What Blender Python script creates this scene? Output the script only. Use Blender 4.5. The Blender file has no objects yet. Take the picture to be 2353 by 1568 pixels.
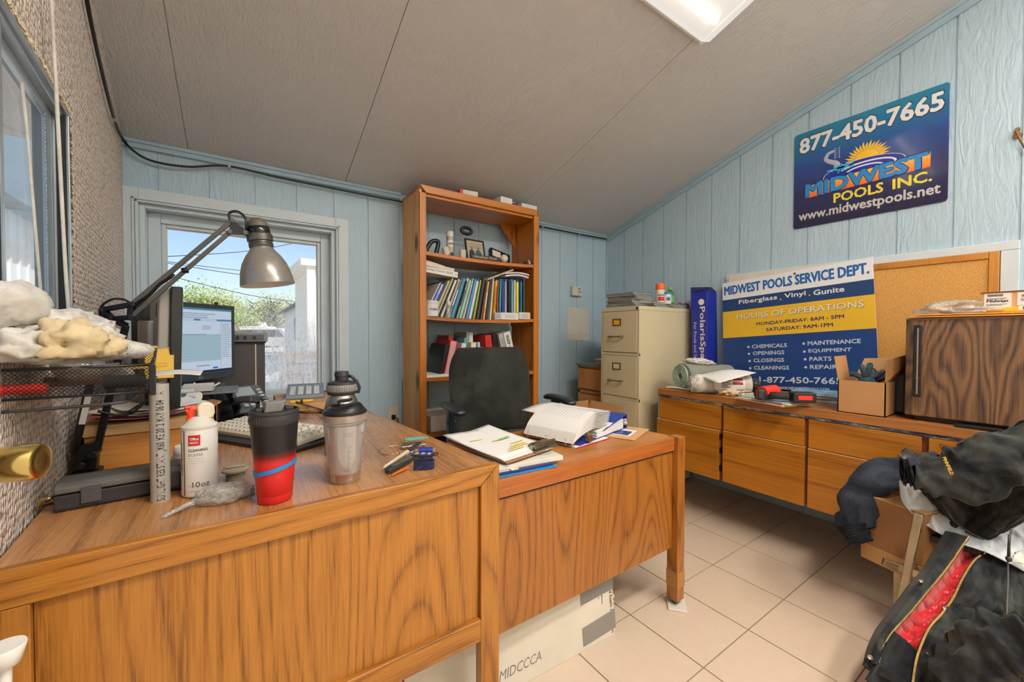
import bpy, math, random
from mathutils import Vector, Matrix, noise as mnoise
random.seed(7)
S = bpy.context.scene
COL = S.collection
R = math.radians
# ------------------------------------------------------------------ camera
F_PX = 914.0; YAW, PITCH, ROLL = R(34.3), R(1.07), R(.12)
CAM = Vector((0, 0, 1.12))
FW = Vector((math.sin(YAW)*math.cos(PITCH), math.cos(YAW)*math.cos(PITCH), -math.sin(PITCH)))
_r = Vector((math.cos(YAW), -math.sin(YAW), 0)); _u = _r.cross(FW)
RT = _r*math.cos(ROLL) + _u*math.sin(ROLL); UP = RT.cross(FW)
cd = bpy.data.cameras.new('camera'); cam = bpy.data.objects.new('camera', cd); COL.objects.link(cam)
cd.sensor_width = 36; cd.lens = F_PX/2353*36; cd.clip_start = .02; cd.clip_end = 500
cam.matrix_world = Matrix(((RT.x, UP.x, -FW.x, CAM.x), (RT.y, UP.y, -FW.y, CAM.y), (RT.z, UP.z, -FW.z, CAM.z), (0, 0, 0, 1)))
S.camera = cam
# ------------------------------------------------------------------ world, sun, exposure
S.view_settings.view_transform = 'Standard'; S.view_settings.look = 'None'
S.view_settings.exposure = 0.0; S.view_settings.gamma = 1.0; S.view_settings.use_curve_mapping = False
W = bpy.data.worlds.new('world'); S.world = W; W.use_nodes = True
wn = W.node_tree.nodes; wl = W.node_tree.links; wn.clear()
wo = wn.new('ShaderNodeOutputWorld'); wb = wn.new('ShaderNodeBackground'); sk = wn.new('ShaderNodeTexSky')
sk.sky_type = 'NISHITA'; sk.sun_disc = False; sk.sun_elevation = R(48); sk.sun_rotation = R(150); sk.air_density = 1.0; sk.dust_density = 1.2; sk.ozone_density = 1.4
wb.inputs['Strength'].default_value = 0.18
wl.new(sk.outputs[0], wb.inputs[0]); wl.new(wb.outputs[0], wo.inputs[0])
sl = bpy.data.lights.new('sun', 'SUN'); sl.energy = 4.6; sl.angle = R(.6); sl.color = (1, .96, .9)
so = bpy.data.objects.new('sun', sl); COL.objects.link(so)
so.rotation_euler = Vector((-.35, .45, -.82)).to_track_quat('-Z', 'Y').to_euler()
S.cycles.max_bounces = 8; S.cycles.diffuse_bounces = 4; S.cycles.glossy_bounces = 4; S.cycles.transmission_bounces = 6
S.cycles.transparent_max_bounces = 12; S.cycles.caustics_reflective = False; S.cycles.caustics_refractive = False
S.cycles.sample_clamp_indirect = 4
# ------------------------------------------------------------------ where a sight line meets a real plane
def ray(px, py): return FW + RT*((px-1176.5)/F_PX) - UP*((py-784)/F_PX)
def at(px, py, x=None, y=None, z=None, d=None):
    r = ray(px, py)
    t = (x-CAM.x)/r.x if x is not None else (y-CAM.y)/r.y if y is not None else (z-CAM.z)/r.z if z is not None else d
    return CAM + r*t
# ------------------------------------------------------------------ materials
def hexc(h):
    h = h.lstrip('#'); c = [int(h[i:i+2], 16)/255 for i in (0, 2, 4)]
    return tuple([(v/12.92 if v <= .04045 else ((v+.055)/1.055)**2.4) for v in c] + [1.0])
MATS = {}
class NT:
    def __init__(s, name):
        s.m = bpy.data.materials.new(name); s.m.use_nodes = True; s.t = s.m.node_tree
        s.b = s.t.nodes['Principled BSDF']; s.o = s.t.nodes['Material Output']; MATS[name] = s.m
    def n(s, typ, **kw):
        q = s.t.nodes.new('ShaderNode'+typ)
        for k, v in kw.items():
            if k in q.inputs: s.set(q.inputs[k], v)
            elif hasattr(q, k): setattr(q, k, v)
            else: s.set(q.inputs[k.replace('_', ' ')], v)
        return q
    def set(s, inp, v):
        if hasattr(v, 'is_output') and v.is_output: s.t.links.new(v, inp)
        elif isinstance(v, bpy.types.Node): s.t.links.new(v.outputs[0], inp)
        else: inp.default_value = v
    def p(s, **kw):
        for k, v in kw.items(): s.set(s.b.inputs[k.replace('_', ' ')], v)
        return s
    def coord(s, scale=(1, 1, 1), rot=(0, 0, 0), which='Object'):
        tc = s.n('TexCoord'); mp = s.n('Mapping'); s.t.links.new(tc.outputs[which], mp.inputs[0])
        mp.inputs['Scale'].default_value = scale; mp.inputs['Rotation'].default_value = rot
        return mp.outputs[0]
    def noise(s, v, scale=5, detail=3, rough=.5, dist=0):
        q = s.n('TexNoise'); s.set(q.inputs['Vector'], v); q.inputs['Scale'].default_value = scale
        q.inputs['Detail'].default_value = detail; q.inputs['Roughness'].default_value = rough; q.inputs['Distortion'].default_value = dist
        return q.outputs[0]
    def math(s, op, a, b=0.0, c=0.0):
        q = s.n('Math'); q.operation = op; s.set(q.inputs[0], a); s.set(q.inputs[1], b); s.set(q.inputs[2], c); return q.outputs[0]
    def ramp(s, fac, stops, interp='LINEAR'):
        q = s.n('ValToRGB'); s.set(q.inputs[0], fac); e = q.color_ramp.elements; q.color_ramp.interpolation = interp
        while len(e) > 2: e.remove(e[-1])
        for i, (pos, c) in enumerate(stops):
            el = e[i] if i < 2 else e.new(pos)
            el.position = pos; el.color = hexc(c) if isinstance(c, str) else (c, c, c, 1)
        return q.outputs[0]
    def mix(s, fac, a, b, blend='MIX'):
        q = s.n('Mix'); q.data_type = 'RGBA'; q.blend_type = blend
        s.set(q.inputs[0], fac); s.set(q.inputs[6], a); s.set(q.inputs[7], b); return q.outputs[2]
    def bump(s, h, strength=.3, dist=.01):
        q = s.n('Bump'); s.set(q.inputs['Height'], h); q.inputs['Strength'].default_value = strength; q.inputs['Distance'].default_value = dist
        s.t.links.new(q.outputs[0], s.b.inputs['Normal']); return q
def plain(name, c, rough=.5, metal=0.0, spec=.5, var=.06, emit=0.0, coat=0.0, alpha=1.0, bump=0.0, bscale=200):
    if name in MATS: return MATS[name]
    k = NT(name); col = hexc(c); v = k.coord()
    if var:
        d = tuple(max(0, x*(1-var*2.2)) for x in col[:3])+(1,)
        k.p(Base_Color=k.mix(k.noise(v, 9, 4), d, tuple(min(1, x*(1+var)) for x in col[:3])+(1,)))
        k.p(Roughness=k.math('MULTIPLY_ADD', k.noise(v, 31, 3), .2, max(.02, rough-.1)))
    else: k.p(Base_Color=col, Roughness=rough)
    k.p(Metallic=metal, Specular_IOR_Level=spec, Coat_Weight=coat)
    if emit: k.p(Emission_Color=col, Emission_Strength=emit)
    if alpha < 1: k.p(Alpha=alpha)
    if bump: k.bump(k.noise(v, bscale, 3), bump, .002)
    return k.m
def wood(name, light, mid, dark, axis='z', ring=9, rs=1.3, fibre=160, rough=.32, coat=.25, stretch=.1, contrast=.5, knots=False, bumps=.12):
    """axis = direction of the grain."""
    k = NT(name); sc = [1, 1, 1]; sc['xyz'.index(axis)] = stretch
    v = k.coord(tuple(sc)); n1 = k.noise(v, rs*2.2, 2, .4, .15)
    rings = k.math('PINGPONG', k.math('MULTIPLY', n1, ring*2.0), 1.0)
    sc2 = [1, 1, 1]; sc2['xyz'.index(axis)] = .03
    fb = k.noise(k.coord(tuple(sc2)), fibre*1.6, 4, .65)
    f2 = k.noise(k.coord(tuple(sc2)), fibre*.2, 2, .5)
    md = k.math('ADD', rings, k.math('MULTIPLY_ADD', fb, .9, -.45))
    base = k.ramp(md, [(0.0, dark), (.22, mid), (.7, light), (1, light)])
    fibc = k.ramp(fb, [(.36, dark), (.52, mid), (.62, light)])
    c = k.mix(contrast, base, fibc)
    c = k.mix(.3, c, k.ramp(f2, [(.3, mid), (.7, light)]))
    if knots:
        vo = k.n('TexVoronoi'); vo.inputs['Scale'].default_value = 6.5; sc3 = [1, 1, 1]; sc3['xyz'.index(axis)] = .45
        k.set(vo.inputs['Vector'], k.coord(tuple(sc3)))
        c = k.mix(k.ramp(vo.outputs['Distance'], [(.12, 1.0), (.24, 0.0)]), c, hexc(dark))
        dd = tuple(x*.4 for x in hexc(dark)[:3])+(1,)
        c = k.mix(k.ramp(vo.outputs['Distance'], [(.08, 1.0), (.13, 0.0)]), c, dd)
    k.p(Base_Color=c, Roughness=k.math('MULTIPLY_ADD', fb, .2, rough-.08), Coat_Weight=coat, Coat_Roughness=.25)
    k.bump(fb, bumps, .002); return k.m
OAK = ('#B4782C', '#9A611D', '#4E2A0A')
wood('oak_vertical', *OAK, axis='z', ring=24, contrast=.4, stretch=.13)
wood('oak_horizontal', *OAK, axis='x', ring=24, contrast=.35, stretch=.13)
wood('desk_top_wood', '#C08A54', '#A87442', '#6E4622', axis='y', ring=10, fibre=140, rough=.26, coat=.5, contrast=.4, stretch=.16)
wood('side_desk_top_wood', '#BC7C38', '#A56628', '#6C3C14', axis='x', ring=14, rough=.34, coat=.2)
wood('oak_red', '#A86A26', '#8F561C', '#46240C', axis='z', ring=26, rs=1.6, contrast=.35, stretch=.16)
wood('pine', '#C47A26', '#AE621A', '#6A300A', axis='z', ring=3, rs=2.2, fibre=60, contrast=.35, rough=.4, coat=.12, knots=True)
wood('pine_lit_side', '#E4B274', '#D2964E', '#8F5220', axis='z', ring=3, rs=2.2, fibre=60, contrast=.35, rough=.5, coat=.05, knots=True)  # light on the bookcase's left side put into a paler pine
wood('pine_horizontal', '#C67A22', '#B06216', '#6E340A', axis='x', ring=4, rs=2, fibre=70, contrast=.35, rough=.36, coat=.2)
wood('maple_veneer', '#BC7A20', '#A56616', '#74400C', axis='y', ring=5, rs=1.4, fibre=90, contrast=.4, rough=.33, coat=.2)
wood('counter_wood', '#B07238', '#98602A', '#6B3E18', axis='y', ring=4, rs=1.6, fibre=100, contrast=.4, rough=.4, coat=.1)
wood('walnut_grain', '#8E6844', '#503A30', '#1A1518', axis='z', ring=24, rs=2.6, fibre=90, contrast=.3, rough=.42, coat=.05, stretch=.2)
wood('honey_oak', '#C88838', '#B3721F', '#8A5212', axis='z', ring=5, fibre=110, contrast=.35)
wood('raw_wood', '#C98B45', '#B4722C', '#8A4F1A', axis='x', ring=4, fibre=90, contrast=.35, rough=.6, coat=0)
def siding(name, c, gl=.42):
    k = NT(name); v = k.coord((1, 1, .18)); n = k.noise(v, 34, 4, .55, 1.2); n2 = k.noise(k.coord((1, 1, .5)), 5, 3)
    col = hexc(c); k.p(Base_Color=k.mix(k.math('MULTIPLY', n2, .5), col, tuple(x*.8 for x in col[:3])+(1,)), Roughness=gl)
    k.bump(n, .75, .006); return k.m
siding('siding_blue', '#B2CBDA')
def ceiling_mat():
    k = NT('ceiling_texture'); v = k.coord((1, .3, 1)); n1 = k.noise(v, 2.4, 2, .4, .3)
    rings = k.math('PINGPONG', k.math('MULTIPLY', n1, 36), 1.0); f = k.noise(k.coord((1, .25, 1)), 90, 3, .6)
    c = k.mix(k.noise(k.coord(), 1.5, 3), hexc('#CBC9C8'), hexc('#D8D6D5'))
    k.p(Base_Color=c, Roughness=.55); k.bump(k.math('ADD', k.math('MULTIPLY', rings, .35), k.math('MULTIPLY', f, 1.3)), .7, .006)
ceiling_mat()
def fabric_wall():
    k = NT('woven_wall_fabric'); v = k.coord((95, 1, 62)); vo = k.n('TexVoronoi'); vo.inputs['Scale'].default_value = 1; vo.inputs['Randomness'].default_value = .45
    wv = k.n('VectorMath'); wv.operation = 'ADD'; k.set(wv.inputs[0], v)
    nz = k.n('TexNoise'); k.set(nz.inputs['Vector'], v); nz.inputs['Scale'].default_value = .8; k.set(wv.inputs[1], nz.outputs[1]); k.set(vo.inputs['Vector'], wv.outputs[0])
    d = vo.outputs['Distance']; g = k.noise(v, 3, 2)
    c = k.ramp(d, [(.12, '#F2E8DE'), (.50, '#DCC9B6'), (.70, '#8A6E58'), (.88, '#3A2C28')])
    c = k.mix(k.math('MULTIPLY', g, .35), c, hexc('#EFE3DA'))
    k.p(Base_Color=c, Roughness=.9, Specular_IOR_Level=.1, Sheen_Weight=.3)
    k.bump(k.math('SUBTRACT', 1.0, d), 1.0, .012)
fabric_wall()
def tile_mat():
    k = NT('floor_tile'); v = k.coord(); n = k.noise(v, 30, 5, .65); n2 = k.noise(v, 3, 3)
    c = k.mix(n, hexc('#CDB9A2'), hexc('#DBCAB6')); c = k.mix(k.math('MULTIPLY', n2, .5), c, hexc('#C8B29C'))
    k.p(Base_Color=c, Roughness=k.math('MULTIPLY_ADD', n2, .2, .25), Specular_IOR_Level=.4); k.bump(n, .08, .002)
tile_mat()
plain('grout', '#8F806C', .9); plain('trim_blue', '#A2BECC', .4); plain('trim_pale', '#D0DCE2', .42)
plain('white', '#E8E6E1', .5); plain('white_gloss', '#ECEAE6', .2); plain('off_white', '#DAD5CA', .6); plain('paper', '#E9E7E4', .8, var=.03); plain('cream_paper', '#E2D7BC', .8)
plain('black', '#141415', .4); plain('black_gloss', '#0E0E10', .15); plain('black_matte', '#1A1A1C', .75); plain('black_metal', '#1B1A1A', .38, .6)
plain('charcoal', '#2E2E31', .5); plain('dark_grey', '#4A4A4D', .5); plain('mid_grey', '#7C7C7E', .5); plain('light_grey', '#B4B4B2', .5); plain('screen_bezel', '#3A4548', .4)
plain('steel', '#B9B4AA', .28, 1.0); plain('brushed_steel', '#A8A196', .35, 1.0); plain('dark_steel', '#55524E', .4, .9); plain('brass', '#E6CC7E', .2, 1.0, var=.02); plain('chrome', '#D5D5D5', .1, 1.0, var=0)
plain('aluminium', '#B9C2C8', .35, .6); plain('jamb_grey_blue', '#7E8E96', .5); plain('cabinet_cream', '#CFC3A0', .45, var=.04); plain('bronze_dark', '#6A4A26', .4, .7)
plain('red', '#C4231F', .45); plain('bright_red', '#E2362B', .4); plain('orange', '#F0661E', .45); plain('yellow', '#E8B92B', .5); plain('gold_yellow', '#D8AC35', .5); plain('manila', '#E39A3C', .6); plain('navy', '#1B2B55', .5); plain('royal_blue', '#1F2F9E', .35)
plain('blue', '#1B5FA8', .45); plain('sky_blue', '#3E9FDB', .45); plain('teal', '#2A8F96', .5); plain('green', '#1E6B3C', .5); plain('lime', '#7CC23A', .4); plain('mint', '#9FD0BF', .6); plain('magenta', '#C6206E', .4)
plain('band_blue', '#1F7FC4', .45); plain('phone_grey', '#5B5F66', .35); plain('beige_plastic', '#CFC8B8', .5); plain('key_beige', '#DDD7C6', .55); plain('ink', '#24242A', .7, var=0); plain('ink_grey', '#77777C', .7, var=0); plain('ink_blue', '#1E62A8', .6, var=0)
plain('sign_white', '#E6E8EC', .35, var=.02); plain('sign_navy', '#173C7A', .3, var=0); plain('sign_slate', '#22406E', .3, var=0); plain('sign_yellow', '#E0B32C', .35, var=.03); plain('kraft', '#B98A58', .75, bump=.15, bscale=60); plain('kraft_dark', '#9A6E42', .8, bump=.15, bscale=60); plain('kraft_light', '#C99E6C', .75, bump=.12, bscale=60)
plain('duct_tape', '#86827C', .45); plain('rubber', '#232323', .8); plain('pvc_grey', '#A9A49C', .5); plain('concrete', '#D8D3C8', .9); plain('pool_water', '#49B4DC', .1)
def cork():
    k = NT('cork'); v = k.coord(); k.p(Base_Color=k.ramp(k.noise(v, 260, 3, .7), [(.35, '#B07A38'), (.5, '#D09A50'), (.68, '#E2B46C')]), Roughness=.9); k.bump(k.noise(v, 300, 2), .2, .002)
cork()
def cloth(name, c, c2=None, dirt=.0, weave=900, rough=.85, sheen=.1, big=6):
    k = NT(name); v = k.coord(); a = hexc(c); b = hexc(c2) if c2 else tuple(x*.7 for x in a[:3])+(1,)
    m = k.ramp(k.noise(v, big, 5, .6, .6), [(.42, 0.0), (.70, 1.0)])
    k.p(Base_Color=k.mix(m, a, b), Roughness=rough, Sheen_Weight=sheen, Specular_IOR_Level=.25)
    k.bump(k.noise(v, weave, 2), .15, .001); return k.m
cloth('jacket_black', '#151618', '#423D34', big=11); cloth('jacket_slate', '#14181E', '#454743', big=10); cloth('sleeve_navy', '#181C28', '#39404E', big=10); cloth('lining_red', '#C8202A', '#E03540', rough=.4, sheen=.3)
cloth('shirt_white', '#C9CCCB', '#AEBBC9', big=5); cloth('chair_fabric', '#20211E', '#3C3D36', big=4, weave=500); cloth('chair_seat_fabric', '#33373A', '#44484A', big=8, weave=500); cloth('cotton_beige', '#D6C29B', '#BFA980', big=12); cloth('cotton_white', '#D8D4CC', '#BDB6AA', big=12); cloth('glove_blue', '#3D5566', '#27323A', big=40); cloth('lanyard_navy', '#1A2244', '#28345F', big=30); cloth('lining_dark', '#15171C', '#20242C', big=8)
def see_through(name, tint='#FFFFFF', rough=.05, gl=.12, body=.0, bodyc='#FFFFFF', wr=0.0, wscale=30, rim=.5):
    """thin clear plastic or glass: transparent + gloss + a little scattering."""
    k = NT(name); t = k.n('BsdfTransparent'); t.inputs[0].default_value = hexc(tint); g = k.n('BsdfGlossy'); g.inputs['Roughness'].default_value = rough
    df = k.n('BsdfDiffuse'); df.inputs[0].default_value = hexc(bodyc)
    fr = k.n('LayerWeight'); fr.inputs[0].default_value = .35
    m = k.n('MixShader'); k.set(m.inputs[0], k.math('MULTIPLY_ADD', fr.outputs[1], rim, gl)); k.set(m.inputs[1], t); k.set(m.inputs[2], g)
    m2 = k.n('MixShader'); k.set(m2.inputs[0], body); k.set(m2.inputs[1], m); k.set(m2.inputs[2], df); k.t.links.new(m2.outputs[0], k.o.inputs[0])
    if wr:
        q = k.n('Bump'); k.set(q.inputs['Height'], k.noise(k.coord(), wscale, 4, .6, 1.5)); q.inputs['Strength'].default_value = wr; q.inputs['Distance'].default_value = .01
        k.set(g.inputs['Normal'], q.outputs[0]); k.set(df.inputs['Normal'], q.outputs[0])
        k.set(m2.inputs[0], k.math('MULTIPLY', k.noise(k.coord(), wscale*.8, 4, .7, 1.5), body*2))
    return k
see_through('clear_cup', body=.10, bodyc='#E8E4E2', gl=.08); see_through('clear_bag', body=.28, bodyc='#E9E6E0', gl=.14, wr=.8, wscale=45, rough=.15); see_through('frosted_cup', body=.48, bodyc='#EFEAE6', gl=.05)
see_through('clear_pane', gl=.05, body=.03, rim=.12); see_through('green_bottle_plastic', tint='#9BE08A', gl=.1, body=.25, bodyc='#3FA05A'); see_through('bubble_wrap_plastic', body=.75, bodyc='#B9BCB0', gl=.15, wr=.9, wscale=160, rough=.25)
see_through('white_bag_plastic', body=.8, bodyc='#E6E2DA', gl=.1, wr=.6, wscale=25, rough=.3)
def foggy():
    """window glass with dried drips and a milky film that is thicker low down on the pane"""
    k = NT('foggy_glass'); tc = k.n('TexCoord'); sp = k.n('SeparateXYZ'); k.set(sp.inputs[0], tc.outputs['Object'])
    z = sp.outputs[2]; x = sp.outputs[0]
    low = k.math('SUBTRACT', 1.0, k.math('SMOOTH_MIN', k.math('MAXIMUM', k.math('MULTIPLY_ADD', z, 2.6, -2.4), 0.0), 1.0, .3))
    rt = k.math('MAXIMUM', k.math('MINIMUM', k.math('MULTIPLY_ADD', x, 3.2, .45), 1.0), .05)
    st = k.noise(k.coord((1, 1, .10)), 70, 4, .6, .3); sp2 = k.noise(k.coord((1, 1, .5)), 130, 3, .6)
    film = k.math('MULTIPLY', k.math('MULTIPLY', low, rt), k.math('ADD', k.ramp(st, [(.40, .45), (.6, 1.1)]), -.02))
    dr = k.math('MULTIPLY', k.ramp(sp2, [(.56, 0.0), (.66, .5)]), k.math('MULTIPLY', low, rt))
    t = k.n('BsdfTransparent'); g = k.n('BsdfGlossy'); g.inputs['Roughness'].default_value = .03
    m = k.n('MixShader'); m.inputs[0].default_value = .03; k.set(m.inputs[1], t); k.set(m.inputs[2], g)
    df = k.n('BsdfTranslucent'); df.inputs[0].default_value = (.95, .95, .95, 1)
    m2 = k.n('MixShader'); k.set(m2.inputs[0], k.math('MULTIPLY', film, .75)); k.set(m2.inputs[1], m); k.set(m2.inputs[2], df)
    dk = k.n('BsdfDiffuse'); dk.inputs[0].default_value = (.25, .22, .2, 1)
    m3 = k.n('MixShader'); k.set(m3.inputs[0], dr); k.set(m3.inputs[1], m2); k.set(m3.inputs[2], dk); k.t.links.new(m3.outputs[0], k.o.inputs[0])
foggy()
# ------------------------------------------------------------------ mesh builder
def MX(o, u, v, n=None):
    """matrix that maps local x,y,z to u,v,n at origin o"""
    u = Vector(u).normalized(); v = Vector(v).normalized(); n = Vector(n).normalized() if n else u.cross(v)
    return Matrix(((u.x, v.x, n.x, o[0]), (u.y, v.y, n.y, o[1]), (u.z, v.z, n.z, o[2]), (0, 0, 0, 1)))
def TR(x=0, y=0, z=0, rz=0, rx=0, ry=0):
    return Matrix.Translation((x, y, z)) @ Matrix.Rotation(rz, 4, 'Z') @ Matrix.Rotation(ry, 4, 'Y') @ Matrix.Rotation(rx, 4, 'X')
_fonts = {}
def text_geo(s, bold=0.0):
    key = (s, bold)
    if key in _fonts: return _fonts[key]
    c = bpy.data.curves.new('t', 'FONT'); c.body = s; c.size = 1; c.offset = bold; c.resolution_u = 2
    o = bpy.data.objects.new('t', c); COL.objects.link(o); dg = bpy.context.evaluated_depsgraph_get()
    me = bpy.data.meshes.new_from_object(o.evaluated_get(dg)); vs = [v.co.copy() for v in me.vertices]; fs = [tuple(p.vertices) for p in me.polygons]
    bpy.data.objects.remove(o); bpy.data.curves.remove(c); bpy.data.meshes.remove(me)
    x0 = min(v.x for v in vs); x1 = max(v.x for v in vs); y0 = min(v.y for v in vs); y1 = max(v.y for v in vs)
    _fonts[key] = (vs, fs, x0, x1, y0, y1); return _fonts[key]
class B:
    def __init__(s): s.v = []; s.f = []; s.mi = []; s.M = None
    def add(s, vs, fs, m=0, M=None):
        o = len(s.v); T = M if M is not None else s.M
        s.v += [T @ Vector(q) for q in vs] if T is not None else [Vector(q) for q in vs]
        s.f += [tuple(i+o for i in f) for f in fs]; s.mi += [m]*len(fs); return s
    def box(s, x0, x1, y0, y1, z0, z1, m=0, M=None):
        return s.add([(x0, y0, z0), (x1, y0, z0), (x1, y1, z0), (x0, y1, z0), (x0, y0, z1), (x1, y0, z1), (x1, y1, z1), (x0, y1, z1)],
                     [(0, 3, 2, 1), (4, 5, 6, 7), (0, 1, 5, 4), (1, 2, 6, 5), (2, 3, 7, 6), (3, 0, 4, 7)], m, M)
    def hexa(s, p, m=0, M=None):
        return s.add(p, [(0, 3, 2, 1), (4, 5, 6, 7), (0, 1, 5, 4), (1, 2, 6, 5), (2, 3, 7, 6), (3, 0, 4, 7)], m, M)
    def bar(s, p0, p1, w, h, m=0, M=None, up=(0, 0, 1)):
        p0 = Vector(p0); p1 = Vector(p1); d = (p1-p0); L = d.length; d.normalize(); side = d.cross(Vector(up))
        if side.length < 1e-4: side = d.cross(Vector((1, 0, 0)))
        side.normalize(); u = side.cross(d)
        T = Matrix(((d.x, side.x, u.x, p0.x), (d.y, side.y, u.y, p0.y), (d.z, side.z, u.z, p0.z), (0, 0, 0, 1)))
        if M is not None: T = M @ T
        elif s.M is not None: T = s.M @ T
        return s.box(0, L, -w/2, w/2, -h/2, h/2, m, T)
    def lathe(s, prof, n=28, m=0, M=None, sx=1, sy=1, a0=0, a1=2*math.pi, caps=True):
        full = abs(a1-a0-2*math.pi) < 1e-6; k = n if full else n+1; vs = []; fs = []
        for r, z in prof:
            for i in range(k):
                a = a0+(a1-a0)*i/n; vs.append((r*sx*math.cos(a), r*sy*math.sin(a), z))
        for j in range(len(prof)-1):
            for i in range(n):
                i2 = (i+1) % k; fs.append((j*k+i, j*k+i2, (j+1)*k+i2, (j+1)*k+i))
        if caps and full:
            if prof[0][0] > 1e-5: fs.append(tuple(range(k-1, -1, -1)))
            if prof[-1][0] > 1e-5: fs.append(tuple((len(prof)-1)*k+i for i in range(k)))
        return s.add(vs, fs, m, M)
    def cyl(s, p0, p1, r0, r1=None, n=16, m=0, M=None):
        p0 = Vector(p0); p1 = Vector(p1); d = p1-p0; L = d.length; q = d.to_track_quat('Z', 'Y').to_matrix().to_4x4()
        T = Matrix.Translation(p0) @ q; T = (M @ T) if M is not None else (s.M @ T if s.M is not None else T)
        return s.lathe([(r0, 0), (r0 if r1 is None else r1, L)], n, m, T)
    def ball(s, c, r, n=14, m=0, sx=1, sy=1, sz=1):
        T = Matrix.Translation(Vector(c)) @ Matrix.Diagonal((sx, sy, sz, 1)); T = (s.M @ T) if s.M is not None else T
        return s.lathe([(max(1e-4, r*math.sin(math.pi*i/n)), -r*math.cos(math.pi*i/n)) for i in range(n+1)], n*2, m, T, caps=False)
    def tube(s, pts, r, n=8, m=0, M=None, closed=False, flat=1.0):
        pts = [Vector(p) for p in pts]; k = len(pts); vs = []; fs = []; rr = r if callable(r) else (lambda t: r)
        up = Vector((0, 0, 1))
        for i, p in enumerate(pts):
            a = pts[i-1] if i > 0 or closed else p; b = pts[(i+1) % k] if i < k-1 or closed else p
            d = (b-a).normalized(); sd = d.cross(up)
            if sd.length < .05: sd = d.cross(Vector((1, .1, 0)))
            sd.normalize()
            if i and sd.dot(ps) < 0: sd = -sd
            ps = sd; u = sd.cross(d).normalized(); R_ = rr(i/max(1, k-1))
            for j in range(n):
                an = 2*math.pi*j/n; vs.append(p+sd*math.cos(an)*R_+u*math.sin(an)*R_*flat)
        for i in range(k if closed else k-1):
            for j in range(n):
                a, b = i*n, ((i+1) % k)*n; fs.append((a+j, a+(j+1) % n, b+(j+1) % n, b+j))
        if not closed: fs += [tuple(range(n-1, -1, -1)), tuple((k-1)*n+j for j in range(n))]
        return s.add(vs, fs, m, M)
    def prism(s, poly, z0, z1, m=0, M=None):
        n = len(poly); vs = [(x, y, z0) for x, y in poly]+[(x, y, z1) for x, y in poly]
        return s.add(vs, [tuple(range(n-1, -1, -1)), tuple(range(n, 2*n))]+[(i, (i+1) % n, n+(i+1) % n, n+i) for i in range(n)], m, M)
    def grid(s, fn, nu, nv, m=0, M=None, cu=False):
        vs = [fn(i/nu, j/nv) for j in range(nv+1) for i in range(nu+1)]
        return s.add(vs, [(j*(nu+1)+i, j*(nu+1)+i+1, (j+1)*(nu+1)+i+1, (j+1)*(nu+1)+i) for j in range(nv) for i in range(nu)], m, M)
    def sheet(s, fn, nu, nv, th=.0008, m=0, M=None):
        """surface with real thickness, fn(u,v)->xyz"""
        P = [[Vector(fn(i/nu, j/nv)) for i in range(nu+1)] for j in range(nv+1)]; vs = []; w = nu+1
        N = []
        for j in range(nv+1):
            for i in range(nu+1):
                a = P[j][min(i+1, nu)]-P[j][max(i-1, 0)]; b = P[min(j+1, nv)][i]-P[max(j-1, 0)][i]; c = a.cross(b)
                N.append(c.normalized() if c.length > 1e-12 else Vector((0, 0, 1)))
        top = [P[j][i]+N[j*w+i]*th/2 for j in range(nv+1) for i in range(w)]; bot = [P[j][i]-N[j*w+i]*th/2 for j in range(nv+1) for i in range(w)]
        o = len(top); fs = []
        for j in range(nv):
            for i in range(nu):
                q = (j*w+i, j*w+i+1, (j+1)*w+i+1, (j+1)*w+i); fs.append(q); fs.append(tuple(o+x for x in reversed(q)))
        edge = [i for i in range(w)]+[j*w+nu for j in range(1, nv+1)]+[nv*w+i for i in range(nu-1, -1, -1)]+[j*w for j in range(nv-1, 0, -1)]
        for a, b in zip(edge, edge[1:]+edge[:1]): fs.append((b, a, o+a, o+b))
        return s.add(top+bot, fs, m, M)
    def text(s, t, x, y, w=None, h=None, z=.0006, m=0, M=None, bold=0.0, align='l', shear=0.0, warp=None, th=.0004):
        """text fitted to width w and/or height h (of its own ink), lower left at x,y"""
        vs, fs, x0, x1, y0, y1 = text_geo(t)
        ky = h/(y1-y0) if h else None; kx = w/(x1-x0) if w else None
        if kx is None: kx = ky
        if ky is None: ky = kx
        W_ = (x1-x0)*kx; ox = x - (W_/2 if align == 'c' else W_ if align == 'r' else 0)
        out = []
        for v in vs:
            X = (v.x-x0)*kx; Y = (v.y-y0)*ky; q = [ox+X+shear*Y, y+Y, z]
            if warp: q[0], q[1] = warp(q[0], q[1])
            out.append(q)
        bo = max(0, bold)*min(kx, ky)*1.0
        for i in range(8 if bo else 0):      # a bolder stroke from the same outline
            a = i*math.pi/4; s.add([(q[0]+bo*math.cos(a), q[1]+bo*math.sin(a), q[2]-.00003*(i+1)) for q in out], fs, m, M)
        return s.add(out, fs, m, M)
    def lines(s, x, y, w, n, pitch, h, z=.0006, m=0, M=None, seed=1, gap=.5):
        """rows of small print too fine to read"""
        rnd = random.Random(seed)
        for r in range(n):
            cx = x; yy = y-r*pitch
            while cx < x+w*rnd.uniform(.7, 1):
                L = rnd.uniform(.6, 2.4)*h*2; L = min(L, x+w-cx)
                s.box(cx, cx+L, yy, yy+h, z-.0001, z+.0001, m, M); cx += L+h*gap*1.2
        return s
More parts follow.
